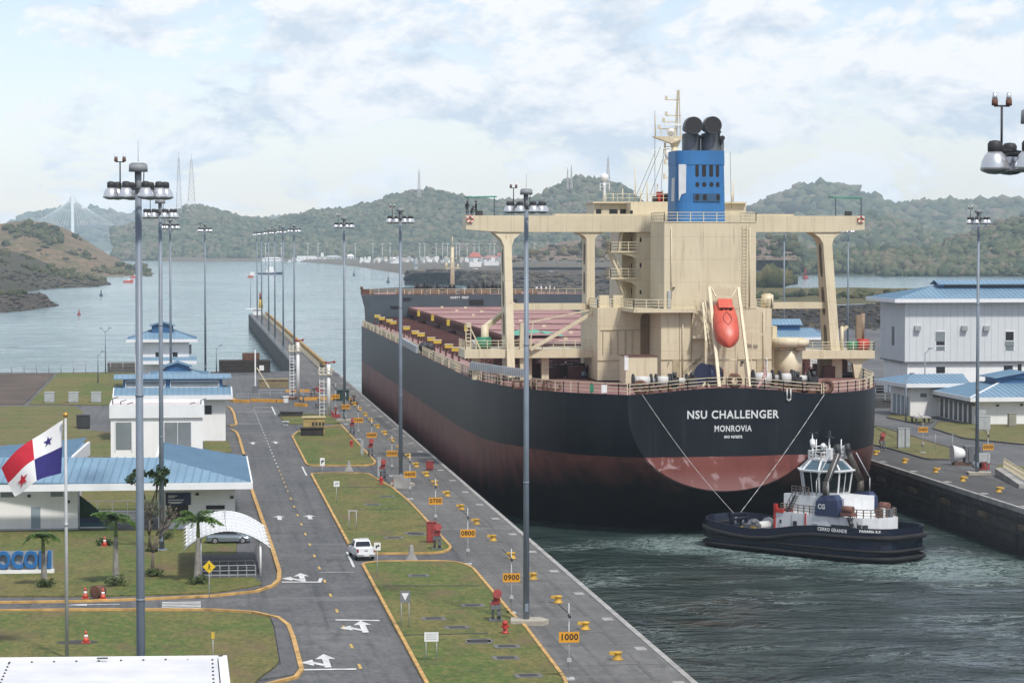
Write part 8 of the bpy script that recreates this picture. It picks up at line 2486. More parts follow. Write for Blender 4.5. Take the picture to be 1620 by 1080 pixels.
for (y, hs) in ((gl.y + .3, (.25, .62, 1.05)), (gl.y + 4, (.4, 1.0))):
    for h in hs: mb.bar((gl.x + .1, y, h), (gr.x - .4, y, h), .05)
    for k in range(7):
        x = gl.x + .1 + (gr.x - gl.x - .5) * k / 6; mb.bar((x, y, 0), (x, y, max(hs)), .05)
mb.split('railing', [M_GALV], sh)
mb = MB(); mb.prism([(gl.x - .2, gl.y - .2), (gr.x + .1, gl.y - .2), (gr.x + .1, gl.y + dpt), (gl.x - .2, gl.y + dpt)], .08, .115); structure(mb.build('pavement', [M_WALK]))
# letter sign
g = G(84, 905, .1)
cs = thing('letter_sign', 'row of big blue letters on a pale plinth on the palm lawn', 'sign', (g.x - 3, g.y, .1))
mb = MB(); text_mesh('COCOLI', 2.0, mb, (g.x - 4.25, g.y, .1 + .28 + .78), (1, 0, 0), (0, 0, 1), extrude=.18, bold=.07, spacing=1.02, align='CENTER');
w0, w1 = min(v[0] for v in mb.V), max(v[0] for v in mb.V); mb.V = [(g.x - .15 + (x - w1) * 5.7 / (w1 - w0), y, z) for x, y, z in mb.V]; w0 = w1 - 5.7
mb.build('lettering', [mat('sign_blue', (0.018, 0.125, 0.330), 0.4, 0.12, 0.8)], cs)
mb = MB(); mb.box(g.x - .15 - (w1 - w0) - .3, g.x + .1, g.y - .35, g.y + .35, .1, .38); mb.build('plinth', [M_WHITE], cs)
mb = MB(); mb.box(g.x - .15 - (w1 - w0) - .2, g.x + .02, g.y + .22, g.y + .28, .38, 1.95); mb.build('back_panel', [mat('panel_grey', (0.26, 0.29, 0.31), 0.5, 0.1, 1.0)], cs)
# grey cabinets on the far lawn
for k, (px, lab) in enumerate(((78, 'leftmost'), (116, 'middle'), (152, 'rightmost'))):
    cabinet(px, 637, 1.7, 1.8, 1.8, M_GREYBOX, '%s of three grey plant cabinets on the far left lawn' % lab, name='plant_cabinet', group='grey cabinets on the far lawn')
cabinet(131.5, 678, 2.0, 2.0, 1.6, M_SOOT, 'dark boxy container at the end of the small parking strip', name='waste_container', cat='container', z=0)
# fence along the far water edge
fn = thing('wire_fence', 'grey wire fence along the water edge at the far left lawn', 'fence', (-20, 583, 0))
pa, pb_ = G(-40, 591), G(214, 591)
mb = MB(); n = 13
for k in range(n + 1):
    p = pa.lerp(pb_, k / n); m2 = MB(); m2.cyl(p, p + Vector((0, 0, 2.6)), .07, .07, 6); m2.build('post', [M_STEEL], fn)
for h in (.5, 1.1, 1.7, 2.3, 2.55): mb.bar(pa + Vector((0, .03, h)), pb_ + Vector((0, .03, h)), .035)
mb.build('wire', [M_STEEL], fn)
def lamp_post(px, py0, py1, label, arms=2):
    g = G(px, py0); d_ = (g - Vector((0, 0, HC))).dot(_f); h = D(px, py1, d_).z
    t = thing('lamp_post', label, 'lamp post', g)
    mb = MB(); mb.cyl((0, 0, 0), (0, 0, h), .14, .09, 8); local(mb.build('pole', [M_POLE]), t)
    for s_ in ((-1, 1) if arms == 2 else (1,)):
        mb = MB(); mb.bar((0, 0, h - .4), (s_ * .8, 0, h + .5), .09); mb.obox((s_ * .95, 0, h + .55), .7, .3, .2); local(mb.build('lamp_arm', [M_POLE]), t)
    return t
lamp_post(167, 589, 523, 'double-armed lamp post at the far water edge')
lamp_post(155, 606, 560, 'short dark lamp post on the far left lawn', 1)
lamp_post(342.5, 589, 550, 'slim pale lamp post by the dark barge', 1)
# slatted dock and dark barge-like caisson at the basin
def heap(px0, px1, py0, py1, name, label, cat, m, rows=4):
    a, b = G(px0, py1), G(px1, py1); d_ = (a - Vector((0, 0, HC))).dot(_f); h = max(.6, D(px0, py0, d_).z)
    t = thing(name, label, cat, a.lerp(b, .5)); L = b.x - a.x
    for k in range(rows):
        mb = MB(); mb.box(-L / 2, L / 2, 0, 6, h * k / rows + .03, h * (k + 1) / rows - .06); local(mb.build('tier', [m]), t)
    return t, L, h
t, L, h = heap(347, 428, 570, 589, 'caisson', 'dark tiered steel caisson lying at the basin edge', 'caisson', mat('dark_timber', (0.030, 0.024, 0.020), 0.85, 0.4, 0.7))
mb = MB(); mb.prism([(-.5, 1), (3.2, 1), (3.2, 4), (-.5, 4)], h, h + 1.5); local(mb.build('deck_hut', [M_RUST]), t)
mb = MB(); mb.box(L / 2 - 2.4, L / 2 - 1.4, -.06, 0, .4, 1.5); local(mb.build('notice', [M_WHITE]), t)
heap(170, 214, 574, 590, 'slatted_dock', 'weathered grey slatted dock block behind the fence', 'dock block', mat('grey_timber', (0.10, 0.095, 0.085), 0.85, 0.3, 0.7))
# gate machinery area: ladder posts with warning lights
def ladder_post(px, py0, py1, label):
    g = G(px, py0); d_ = (g - Vector((0, 0, HC))).dot(_f); h = D(px, py1, d_).z
    t = thing('signal_post', label, 'signal post', g, 0, 'white signal posts with caged ladders')
    mb = MB(); mb.cyl((0, 0, 0), (0, 0, h), .32, .28, 12); local(mb.build('pole', [M_WHITE]), t)
    mb = MB(); mb.ladder((-1.1, -.1, 0), (-1.1, -.1, h - .4), .7, (1, 0, 0), .55, .05)
    for k in range(int(h / 1.2)): mb.bar((-1.5, -.5, 1.2 + k * 1.1), (-.7, -.5, 1.2 + k * 1.1), .05); mb.bar((-.7, -.5, 1.2 + k * 1.1), (-.3, 0, 1.2 + k * 1.1), .05)
    local(mb.build('ladder', [M_WHITE]), t)
    mb = MB(); mb.box(-1.6, .5, -.6, .6, h - 1.7, h - 1.6); mb.rail([(-1.6, -.6, h - 1.6), (.5, -.6, h - 1.6)], 1.0, .7, .05, 2); local(mb.build('platform', [M_CREAM2]), t)
    mb = MB(); mb.bar((-.5, 0, h + .25), (1.0, 0, h + .35), .2, .2); mb.sphere((-.4, 0, h + .3), .22, 8, 5); mb.sphere((.9, 0, h + .4), .24, 8, 5); mb.cyl((0, 0, h), (0, 0, h + .3), .1); local(mb.build('signal_light', [M_REEL]), t)
    return t
ladder_post(471.5, 632, 541, 'farther white signal post with caged ladder at the lock gate')
ladder_post(520, 658, 576, 'nearer white signal post with caged ladder at the lock gate')
# raised road barrier
def barrier(px, py0, py1, label):
    g = G(px, py0); d_ = (g - Vector((0, 0, HC))).dot(_f); h = D(px, py1, d_).z
    t = thing('road_barrier', label, 'barrier', g)
    mb = MB(); mb.box(-.5, .5, -.4, .4, 0, 1.4); local(mb.build('drive_box', [M_GREYP]), t)
    mb = MB(); mb.bar((0, 0, 1.2), (0, 0, h), .35, .25); local(mb.build('arm', [M_WHITE]), t)
    mb = MB(); mb.bar((.3, 0, 4.8), (2.6, 0, 1.0), .2); local(mb.build('strut', [M_CREAM2]), t)
barrier(404, 622, 553, 'raised white road barrier arm before the lock gate')
def box_thing(px0, px1, py0, py1, dep, name, label, cat, m, roofm=None, slots=0):
    a, b = G(px0, py1), G(px1, py1); d_ = (a - Vector((0, 0, HC))).dot(_f); h = max(.5, D(px0, py0, d_).z); L = b.x - a.x
    t = thing(name, label, cat, a.lerp(b, .5))
    mb = MB(); mb.box(-L / 2, L / 2, 0, dep, 0, h)
    for k in range(3): mb.box(-L / 2 - .03, L / 2 + .03, -.04, dep + .04, h * (.2 + .3 * k), h * (.25 + .3 * k))
    local(mb.build('body', [m]), t)
    mb = MB(); mb.box(-L / 2 - .15, L / 2 + .15, -.15, dep + .15, h, h + .15); local(mb.build('lid', [roofm or m]), t)
    if slots:
        mb = MB()
        for k in range(slots): x = -L * .1 + k * L * .16; mb.box(x, x + L * .1, -.07, -.04, h * .55, h * .75)
        local(mb.build('slot', [M_SOOT]), t)
    return t
M_TAN = mat('machine_tan', (0.38, 0.28, 0.10), 0.6, 0.2, 0.8, streak=.3)
box_thing(410, 456, 601, 613, 4, 'tan_machine', 'long tan machine housing behind the raised barrier', 'machine', mat('dull_tan', (0.22, 0.17, 0.09), 0.7, 0.25, 0.8))
box_thing(480, 514, 661, 688, 2.0, 'yellow_compressor', 'yellow ochre compressor housing on dark skids on the small lawn', 'machine', M_TAN, mat('pale_tan', (0.48, 0.40, 0.20), 0.6, 0.15, 1.0), 4)
box_thing(476, 512, 678, 690, 1.0, 'timber_skid', 'stack of dark timber skids before the yellow compressor', 'timber skid', mat('dark_timber', (0.030, 0.024, 0.020), 0.85, 0.4, 0.7))
box_thing(445, 479, 652, 659, 6, 'steel_cover', 'dark edged steel cover plate beside the far end of the road', 'cover', mat('plate_dark', (0.05, 0.045, 0.04), 0.8, 0.3, 0.7), M_ASPHALT)
box_thing(448, 456, 668, 674, 1.0, 'grey_cabinet', 'small low grey cabinet at the road edge below the steel cover', 'cabinet', M_GREYBOX)
box_thing(534, 552, 618, 634, 3, 'green_container', 'dark green container beside the lock gate machinery', 'container', mat('dark_green_steel', (0.015, 0.045, 0.040), 0.6, 0.2, 0.8))
box_thing(449, 456, 628, 637, .6, 'concrete_post', 'white concrete block on the orange cross kerb', 'block', M_WHITE)
mbs = [(463, 632), (480, 640), (506, 620), (560, 640), (505, 645), (531, 660), (497, 628), (545, 650)]
for k, (px, py) in enumerate(mbs):
    g = G(px, py); t = thing('gate_equipment', '%s small rusty valve stand from the left at the lock gate' % ordw[k], 'valve stand', g, 0, 'valve stands at the lock gate')
    mb = MB(); mb.box(-.7, .7, -.5, .5, 0, .5); mb.cyl((0, 0, .5), (0, 0, 1.5), .14, None, 8); mb.torus((0, 0, 1.5), (0, .3, 1), .35, .06, 12, 6); mb.cyl((-.5, 0, .5), (-.5, 0, 1.0), .2, None, 8); local(mb.build('stand', [[M_RUST, M_GREYP, M_REEL][k % 3]]), t)
mb = MB()
for px0, px1, py in ((375, 410, 632), (478, 548, 630), (410, 480, 626)):
    mb.rail([G(px0, py), G(px1, py)], 1.1, 2.0, .05, 2)
tag(mb.build('guard_rail', [M_STEEL]), 'grey guard rail around the lock gate machinery', 'railing')
# approach wall: fender rail in ochre, hand rail, end beacon
gw = thing('approach_rail', 'ochre fender rail along the top of the long approach wall', 'fender rail', (31, 600, 0))
M_OCH = mat('ochre_rail', (0.36, 0.22, 0.06), 0.7, 0.35, 0.4)
for k in range(30):
    y = 600 + k * 14.4; mb = MB(); mb.box(30.6, 31.2, y, y + 12.8, .5, 1.35); mb.box(30.7, 31.1, y + 1, y + 1.4, 0, .5); mb.box(30.7, 31.1, y + 11, y + 11.4, 0, .5); mb.build('panel', [M_OCH], gw)
mb = MB(); mb.rail([(29.6, 596, 0), (29.6, 1030, 0)], 1.1, 7.2, .06, 2); mb.build('hand_rail', [M_CREAM2], gw)
mb = MB(); mb.rail([(24.8, 596, 0), (24.8, 1030, 0)], 1.1, 7.2, .05, 2); tag(mb.build('hand_rail', [M_STEEL]), 'thin grey hand rail on the left edge of the approach wall', 'railing')
bc = thing('end_beacon', 'yellow and red beacon with white shelter at the approach wall tip', 'beacon', (27.5, 1032, 0))
mb = MB(); mb.box(-1.5, 2.0, -2, 2, 0, 2.2); mb.box(-4.2, 2.2, -2.4, 2.4, 2.2, 2.6); local(mb.build('shelter', [M_WHITE]), bc)
mb = MB(); mb.cyl((1.4, 0, 2.6), (1.4, 0, 6.0), .9, .7, 10); local(mb.build('beacon_body', [M_YELLOW]), bc)
mb = MB(); mb.cyl((1.4, 0, 6.0), (1.4, 0, 8.5), .6, .5, 10); local(mb.build('lamp', [M_REEL]), bc)
mb = MB(); mb.cyl((-2.5, 0, 2.6), (-2.5, 0, 16.5), .12, .08, 6); local(mb.build('mast', [M_POLE]), bc)
mb = MB(); mb.box(-3.6, -1.4, -.1, .1, 14.3, 15.2, 0); mb.box(-2.6, -1.0, -.1, .1, 15.2, 16.6, 1); local(mb.build('banner', [mat('pale_red', (0.42, 0.14, 0.11), 0.8, 0.1, 1.0), M_WHITE]), bc)
# right bank small things
cabinet(1557, 681, 1.9, 2.1, 1.0, M_GREYBOX, 'grey green transformer cabinet before the hipped pavilion wall', name='transformer', cat='transformer')
mb = MB(); g = G(1556, 679, .1); mb.box(g.x - .9, g.x + .6, g.y + .6, g.y + 1.4, 2.1, 2.9)
tag(mb.build('meter_box', [M_GREYBOX]), 'small grey meter box on top of the transformer cabinet', 'cabinet')
cabinet(1602, 675, 1.15, 2.0, .8, mat('olive_cabinet', (0.26, 0.26, 0.20), 0.6, 0.15, 1.0), 'olive condenser cabinet against the hipped pavilion wall', name='condenser', cat='cabinet')
cabinet(1426, 709, .9, 2.7, .7, M_GREYBOX, 'left grey switch cabinet on the right lawn')
cabinet(1436, 708, .6, 2.6, .6, M_GREYBOX, 'right narrow grey switch cabinet on the right lawn')
fire_point(1395, 711, 'red hose reel on the right lawn beside the ship stern')
t = thing('low_platform', 'low concrete slab table on short legs in the right lawn', 'platform', G(1456, 668, .1))
mb = MB(); mb.box(-1.3, 1.3, -1.5, 1.5, .75, .95); local(mb.build('slab', [M_COPING]), t)
for sx in (-1, 1):
    for sy in (-1.2, 1.2): mb = MB(); mb.box(sx - .12, sx + .12, sy - .12, sy + .12, 0, .75); local(mb.build('leg', [M_SOOT]), t)
g = G(1518, 735); t = thing('mobile_tank', 'white funnel shaped tank with dark machinery beside the right mast', 'tank', g)
mb = MB(); mb.cyl((-1.0, 0, 1.4), (1.0, 0, 1.4), 1.15, .45, 16); local(mb.build('tank', [M_WHITE]), t)
mb = MB(); mb.box(.6, 2.6, -.6, .6, .3, 2.4); mb.cyl((3.0, -.2, .2), (3.0, -.2, 2.2), .14, None, 8); mb.box(1.0, 1.4, -.7, -.6, .5, 2.2); local(mb.build('pump', [M_GREYP]), t)
mb = MB(); mb.box(-.9, 2.4, -.5, .5, 0, .35); local(mb.build('skid', [M_RUST]), t)
g = G(1557, 745); t = thing('engine_skid', 'small white and red engine on a skid right of the mast foot', 'machine', g)
mb = MB(); mb.box(-1.2, .6, -.5, .5, 1.2, 2.2); mb.cyl((-1.0, -.6, .8), (-1.0, .5, .8), .5, None, 14); local(mb.build('engine', [M_GREYBOX]), t)
mb = MB(); mb.box(-.8, .5, -.6, .6, .2, 1.1); local(mb.build('pump', [M_REEL]), t)
a, b = G(1574, 752), G(1612, 772)
t = thing('access_ramp', 'pale concrete ramp with handrail on the right quay', 'ramp', a)
mb = MB(); mb.hexa([(0, 0, 0), (b.x - a.x, b.y - a.y, 0), (b.x - a.x + 1.5, b.y - a.y + .2, 0), (1.5, 1.2, 0), (0, 0, .9), (b.x - a.x, b.y - a.y, .45), (b.x - a.x + 1.5, b.y - a.y + .2, .45), (1.5, 1.2, .9)]); local(mb.build('slab', [M_COPING]), t)
mb = MB(); mb.rail([(1.4, 1.0, .9), (b.x - a.x + 1.4, b.y - a.y + .3, .5)], 1.1, .6, .04, 2); local(mb.build('handrail', [M_CREAM2]), t)
sp_ = None
for px, py, lab in ((1480, 712, 'left thin grey post on the right lawn edge'), (1507, 716, 'right thin grey post on the right lawn edge')):
    post_sign(px, py, 2.6, .3, .35, lab, 'marker_post', M_SBACK)
lamp_post(1433, 668, 596, 'slim lamp post beside the white annex', 1)
lamp_post(1463, 640, 556, 'slim lamp post before the machinery building', 1)
# basins behind the ship: low walls and rails
for k, (py, x0, x1) in enumerate(((633, 1385, 1428), (621, 1385, 1432), (645, 1380, 1440))):
    a, b = G(x0, py), G(x1, py); mb = MB(); mb.box(a.x, b.x, a.y, a.y + .8, 0, 1.3); mb.rail([a + Vector((0, 0, 1.3)), b + Vector((0, -.3, 1.3))], 1.0, 2.5, .05, 2, 1)
    tag(mb.build('basin_wall', [M_APRON_DARK, M_STEEL]), '%s low concrete basin wall with rail right of the ship' % ['middle', 'farthest', 'nearest'][k], 'wall', 'basin walls right of the ship')
# ================================================================== palms, bare trees, shrubs
M_FROND = mat('palm_frond', (0.075, 0.145, 0.022), 0.6, 0.35, 1.2)
M_SHAFT = mat('palm_crownshaft', (0.115, 0.155, 0.035), 0.6, 0.2, 1.2)
M_TRUNK = mat('palm_trunk', (0.230, 0.215, 0.190), 0.85, 0.25, 2.5, bump=.3)
M_BARK = mat('bark', (0.105, 0.085, 0.065), 0.9, 0.3, 2.0)
M_LEAF = mat('dark_leaves', (0.026, 0.055, 0.014), 0.7, 0.4, 1.0)
M_SHRUB = mat('shrub_leaves', (0.060, 0.085, 0.022), 0.75, 0.4, 1.5)
def palm(px, py, trunk_h, shaft_h, label, seed, nf=11, L=2.9, lean=0.0):
    rn = random.Random(seed); g = G(px, py, .1); t = thing('palm_tree', label, 'palm tree', g, 0, 'palms on the lawn')
    mb = MB(); n = 10
    mb.loft([[((.30 - .14 * k / 8 + (.12 if k == 0 else 0)) * cos(2 * pi * a / n) + lean * k / 8, (.30 - .14 * k / 8 + (.12 if k == 0 else 0)) * sin(2 * pi * a / n), trunk_h * k / 8) for a in range(n)] for k in range(9)])
    for k in range(int(trunk_h / .3)): z = .3 * k + .2; mb.cyl((lean * z / trunk_h, 0, z), (lean * z / trunk_h, 0, z + .03), .31 - .14 * z / trunk_h, None, 10)
    local(mb.build('trunk', [M_TRUNK]), t)
    mb = MB(); mb.lathe([(.15, trunk_h - .02), (.17, trunk_h + .25), (.10, trunk_h + shaft_h)], (lean, 0, 0), 10); local(mb.build('crownshaft', [M_SHAFT]), t)
    top = Vector((lean, 0, trunk_h + shaft_h - .05))
    for k in range(nf):
        a = 2 * pi * k / nf + rn.uniform(-.3, .3); up = rn.uniform(.25, 1.25); ln = L * rn.uniform(.8, 1.1); dr = rn.uniform(.9, 1.6)
        mb = MB(); d = Vector((cos(a), sin(a), 0)); sd_ = Vector((-sin(a), cos(a), 0)); m = 26; prev = None
        P = []
        for i in range(m + 1):
            u = i / m; P.append(top + d * (ln * (u * cos(up * .6) * .9)) + Vector((0, 0, ln * (sin(up) * u - dr * .62 * u * u))))
        for i in range(m): mb.bar(P[i], P[i + 1], .05 * (1 - u * .5), .04, 0)
        for i in range(2, m + 1):
            u = i / m; w = .85 * sin(pi * min(1, .15 + u * .85)) ** .6 * (ln / 2.9)
            for s_ in (-1, 1):
                for j in range(2):
                    b0 = P[i].lerp(P[i - 1], j * .5); tip = b0 + sd_ * (s_ * w * .72) + d * (.28 * w) + Vector((0, 0, rn.uniform(-.55, .05) * w))
                    wd = d * .08; mb.poly([b0 - wd, b0 + wd, tip + wd * .3, tip - wd * .3])
        local(mb.build('frond', [M_FROND]), t)
    return t
palm(183.5, 923, 3.9, 1.5, 'tall royal palm on the lawn left of the nearest light mast', 4, 13, 2.4)
palm(311.5, 920, 3.7, 1.5, 'royal palm beside the arched white shelter', 7, 12, 2.5, .12)
palm(70.5, 926, 2.7, 1.4, 'smaller royal palm in front of the blue letters', 9, 10, 2.0, -.1)
def clump(mb, c, r, n, rn, size=.16, sq=.8):
    for _ in range(n):
        v = Vector((rn.gauss(0, 1), rn.gauss(0, 1), rn.gauss(0, 1))).normalized() * (r * rn.random() ** .4); v.z *= sq
        p = Vector(c) + v; q = Vector((rn.uniform(-1, 1), rn.uniform(-1, 1), rn.uniform(-1, 1))).normalized(); w = q.orthogonal().normalized(); h = q.cross(w)
        s_ = size * rn.uniform(.6, 1.4); mb.poly([p - w * s_, p - h * s_ * .5, p + w * s_, p + h * s_ * .5])
def shrub(px, py, r, label, n=260, m=None, seed=1, group=None, h=.55):
    rn = random.Random(seed); g = G(px, py, .1); mb = MB()
    for k in range(6): clump(mb, (rn.uniform(-.6, .6) * r, rn.uniform(-.4, .4) * r, r * h * rn.uniform(.3, .8)), r * .55, n // 6, rn, .13, .7)
    t = thing('shrub', label, 'shrub', g, 0, group); local(mb.build('foliage', [m or M_SHRUB]), t)
    m2 = MB(); m2.cyl((0, 0, 0), (0, 0, r * .4), .05, .03, 6); local(m2.build('stem', [M_BARK]), t)
    return t
for k, (px, py, r, lab) in enumerate(((183, 926, 1.1, 'low shrub ring at the foot of the tall palm'), (310, 923, 1.0, 'low shrub ring at the foot of the palm by the shelter'), (70, 928, 1.0, 'low shrub ring at the foot of the smaller palm'), (245, 911, 1.0, 'low shrub at the foot of the bare tree'), (165, 862, .9, 'dark shrub beside the cone before the passage'), (240, 872, .7, 'small shrub on the lawn behind the nearest mast'), (262, 852, .9, 'shrub at the foot of the gatehouse wall by the second mast'))):
    shrub(px, py, r, lab, 300, M_LEAF if k == 4 else None, k + 3)
def branching(mb, p, d, r, L, depth, rn, tips, spread=.55):
    q = p + d * L; mb.cyl(p, q, r, r * .68, 6, 0)
    if depth == 0: tips.append(q); return
    for k in range(rn.choice((2, 3, 3))):
        nd = (d + Vector((rn.uniform(-1, 1), rn.uniform(-1, 1), rn.uniform(-.25, .7))) * spread).normalized()
        branching(mb, q, nd, r * .62, L * rn.uniform(.62, .85), depth - 1, rn, tips, spread)
def tree(px, py, label, seed, r, L, depth, leaf=0, size=.2, group=None, m=None, name='tree', lr=.5):
    rn = random.Random(seed); g = G(px, py, .1); t = thing(name, label, 'tree', g, 0, group); mb = MB(); tips = []
    branching(mb, Vector((0, 0, 0)), Vector((.03, 0, 1)), r, L, depth, rn, tips)
    local(mb.build('trunk', [M_BARK]), t)
    if leaf:
        mb = MB()
        for q in tips: clump(mb, q, lr, leaf, rn, size)
        local(mb.build('crown', [m or M_LEAF]), t)
    return t
tree(241, 909, 'nearly leafless spreading tree right of the nearest light mast', 5, .19, 1.9, 4, 3, .12, m=mat('sparse_leaves', (0.10, 0.085, 0.05), 0.8, 0.3, 1.5))
tree(236, 868, 'slim dark tree with dense upright crown before the gatehouse', 12, .12, 2.7, 3, 34, .2, lr=.45)
tree(262, 850, 'small bare shrubby tree by the gatehouse wall', 15, .08, 1.0, 3, 8, .12)
# ================================================================== far things: bridge, towers, far lock, boats, buoys, people
M_PALE = mat('pale_concrete', (0.75, 0.75, 0.74), 0.8, 0.08, 0.1)
# cable-stayed bridge on the horizon
dB = 8300
br = thing('cable_bridge', 'distant pale cable-stayed bridge with one tall pylon on the left horizon', 'bridge', (D(115, 380, dB).x, D(115, 380, dB).y, 0))
mb = MB(); b0 = D(115, 372, dB); t0 = D(115, 299, dB)
mb.box(b0.x - 4.5, b0.x + 4.5, b0.y - 6, b0.y + 6, 0, t0.z)
mb.build('pylon', [M_PALE], br)
mb = MB(); p, q = D(60, 359.5, dB + 150), D(190, 358.5, dB - 100); mb.bar(p, q, 22, 9); mb.build('deck', [mat('bridge_deck', (0.20, 0.20, 0.20), 0.8, 0.1, 0.1)], br)
mb = MB()
for k in range(12):
    for s_ in (-1, 1):
        d_ = D(115 + s_ * (9 + k * 5.6), 359, dB); top_ = Vector((t0.x, t0.y, t0.z - 3 - k * 4.5 * .6)); mb.bar(top_, d_, .8)
mb.build('stay_cable', [M_WHITE], br)
# lattice towers
def lattice(px, pyt, pyb, d_, w0, label, col, name='radio_tower'):
    b, t_ = D(px, pyb, d_), D(px, pyt, d_); h = t_.z - b.z + 12; t = thing(name, label, 'radio tower', (b.x, b.y, b.z - 12), 0)
    mb = MB(); n = 9; r = max(.3, d_ * .00011)
    def c(k, s_, u): w = w0 * (1 - .82 * k / n) / 2; return Vector((s_ * w, u * w, h * k / n))
    for k in range(n):
        for s_ in (-1, 1):
            for u in (-1, 1): mb.bar(c(k, s_, u), c(k + 1, s_, u), r * 1.3)
            mb.bar(c(k, s_, -1), c(k + 1, -s_, -1), r)
        mb.bar(c(k, -1, -1), c(k, 1, -1), r)
    local(mb.build('lattice', [col]), t)
    mb = MB(); mb.bar((0, 0, h), (0, 0, h * 1.10), r * 1.5); local(mb.build('antenna', [col]), t)
M_TW = mat('tower_paint', (0.40, 0.36, 0.35), 0.6, 0.1, 0.05)
lattice(283, 250, 326, 5250, 11, 'left slim lattice tower on the hill behind the masts', M_TW)
lattice(303, 252, 324, 5250, 16, 'right wide lattice tower on the hill behind the masts', M_TW)
lattice(663, 271, 302, 5200, 6, 'slim lattice tower on the middle hill', M_TW)
lattice(962, 250, 284, 5200, 7, 'tall lattice tower on the pointed hill left of the ship mast', M_TW)
lattice(904, 264, 288, 5200, 4, 'right of two small lattice towers on the pointed hill', M_TW)
lattice(898, 268, 290, 5200, 3, 'left of two small lattice towers on the pointed hill', M_TW)
# lamp poles of the far lock
M_FARP = mat('far_pole', (0.50, 0.50, 0.50), 0.6, 0.05, 0.1)
xs = [420, 445, 487, 503, 562, 590, 605, 617, 633, 664, 672, 690, 700, 708, 716, 722, 727, 739, 750, 758, 775, 782, 846, 880, 912, 930]
fpz_ = None
for k, px in enumerate(xs):
    d_ = 3300; b, t_ = D(px, 409, d_), D(px, 386.5 - (k % 3) * .6, d_)
    if fpz_ is None:
        fpz_ = o = thing('far_light_mast', 'thin pale light mast of the distant lock on the far shore', 'light mast', b, 0, 'pale light masts of the distant lock')
        mb = MB(); mb.cyl((0, 0, -8), (0, 0, t_.z - b.z), .45, .35, 5); local(mb.build('pole', [M_FARP]), o)
        mb = MB(); mb.cyl((0, 0, t_.z - b.z), (0, 0, t_.z - b.z + 1.0), 1.9, 1.6, 8); local(mb.build('head', [M_FARP]), o)
    else: o = dup(fpz_, b)
# far buildings
M_TERRA = mat('red_roof', (0.36, 0.10, 0.07), 0.7, 0.1, 0.1)
def far_house(px0, px1, py0, py1, d_, label, roofm=None, gable=True, wallm=None, name='far_building'):
    a, b = D(px0, py1, d_), D(px1, py1, d_); h = D(px0, py0, d_).z - a.z; w = (b - a).length
    t = thing(name, label, 'building', (a + b) / 2)
    mb = MB(); mb.box(-w / 2, w / 2, 0, 14, -3, h * (.62 if gable else 1)); local(mb.build('wall', [wallm or M_WHITE]), t)
    if gable:
        mb = MB(); mb.loft([[(-w / 2 - 1, -1, h * .6), (w / 2 + 1, -1, h * .6), (w / 2 + 1, 15, h * .6), (-w / 2 - 1, 15, h * .6)], [(-w * .25, 6.5, h), (w * .25, 6.5, h), (w * .25, 7.5, h), (-w * .25, 7.5, h)]], sm=False); local(mb.build('roof', [roofm or M_TERRA]), t)
    mb = MB(); n = max(2, int(w / 6))
    for k in range(n): x = -w / 2 + w * (k + .5) / n; mb.box(x - .9, x + .9, -.15, 0, h * .2, h * .42)
    local(mb.split('window', [M_SOOT]) if False else mb.build('window_row', [M_WIN]), t)
    return t
far_house(743, 762, 399, 418, 3100, 'white lock control house with red roof on the far shore')
far_house(766, 790, 404, 416, 3150, 'long white house with dull red roof beside the far control house', mat('dull_red', (0.30, 0.16, 0.13), 0.7, 0.1, 0.1))
far_house(788, 796, 400, 410, 3200, 'small red roofed tower house partly behind the ship column')
far_house(470, 500, 405, 411, 4350, 'long white shed with flat roof on the far shore', gable=False)
far_house(508, 512, 400, 411, 4350, 'narrow white tower beside the long far shed', gable=False)
far_house(514, 540, 404, 411, 4350, 'grey roofed far shed right of the narrow tower', mat('far_grey', (0.35, 0.36, 0.37), 0.7, 0.1, 0.1))
far_house(415, 448, 407, 411, 4400, 'low white tent roofed building on the far left shore', M_WHITE)
far_house(550, 560, 402, 411, 4300, 'white gabled far house beside the row of sheds', M_WHITE)
far_house(618, 636, 407, 413, 3350, 'white domed store left of the distant lock', M_WHITE)
far_house(656, 661, 410, 424, 2500, 'small square grey hut standing on the rocky bank', gable=False, wallm=M_GREYBOX)
far_house(751, 756, 425, 431, 2200, 'tiny white box hut on the rocky bank', gable=False)
far_house(871, 876, 429, 435, 2150, 'tiny white box hut right of the light mast on the bank', gable=False)
far_house(945, 965, 439, 446, 1950, 'low pale hut on the bank behind the inner wing column', gable=False, wallm=mat('pale_hut', (0.50, 0.44, 0.38), 0.8, 0.1, 0.2))
# distant clutter of parked vehicles and stores: too many and small to count
mb = MB(); rn = random.Random(5)
for k in range(240):
    px = rn.uniform(452, 800); py = rn.uniform(407.5, 414); d_ = rn.uniform(3000, 3700) if px > 570 else rn.uniform(4300, 4600); p = D(px, py, d_); s_ = rn.uniform(0.8, 2.8)
    mb.box(p.x - s_ * .7, p.x + s_ * .7, p.y, p.y + 4, p.z - 2, p.z + s_ * .8, rn.choice((0, 0, 0, 1, 2)))
structure(mb.build('distant_yard_stores', [M_WHITE, M_GREYBOX, mat('far_cream', (0.5, 0.44, 0.38), 0.7, 0.1, 0.1)]), 'stuff')
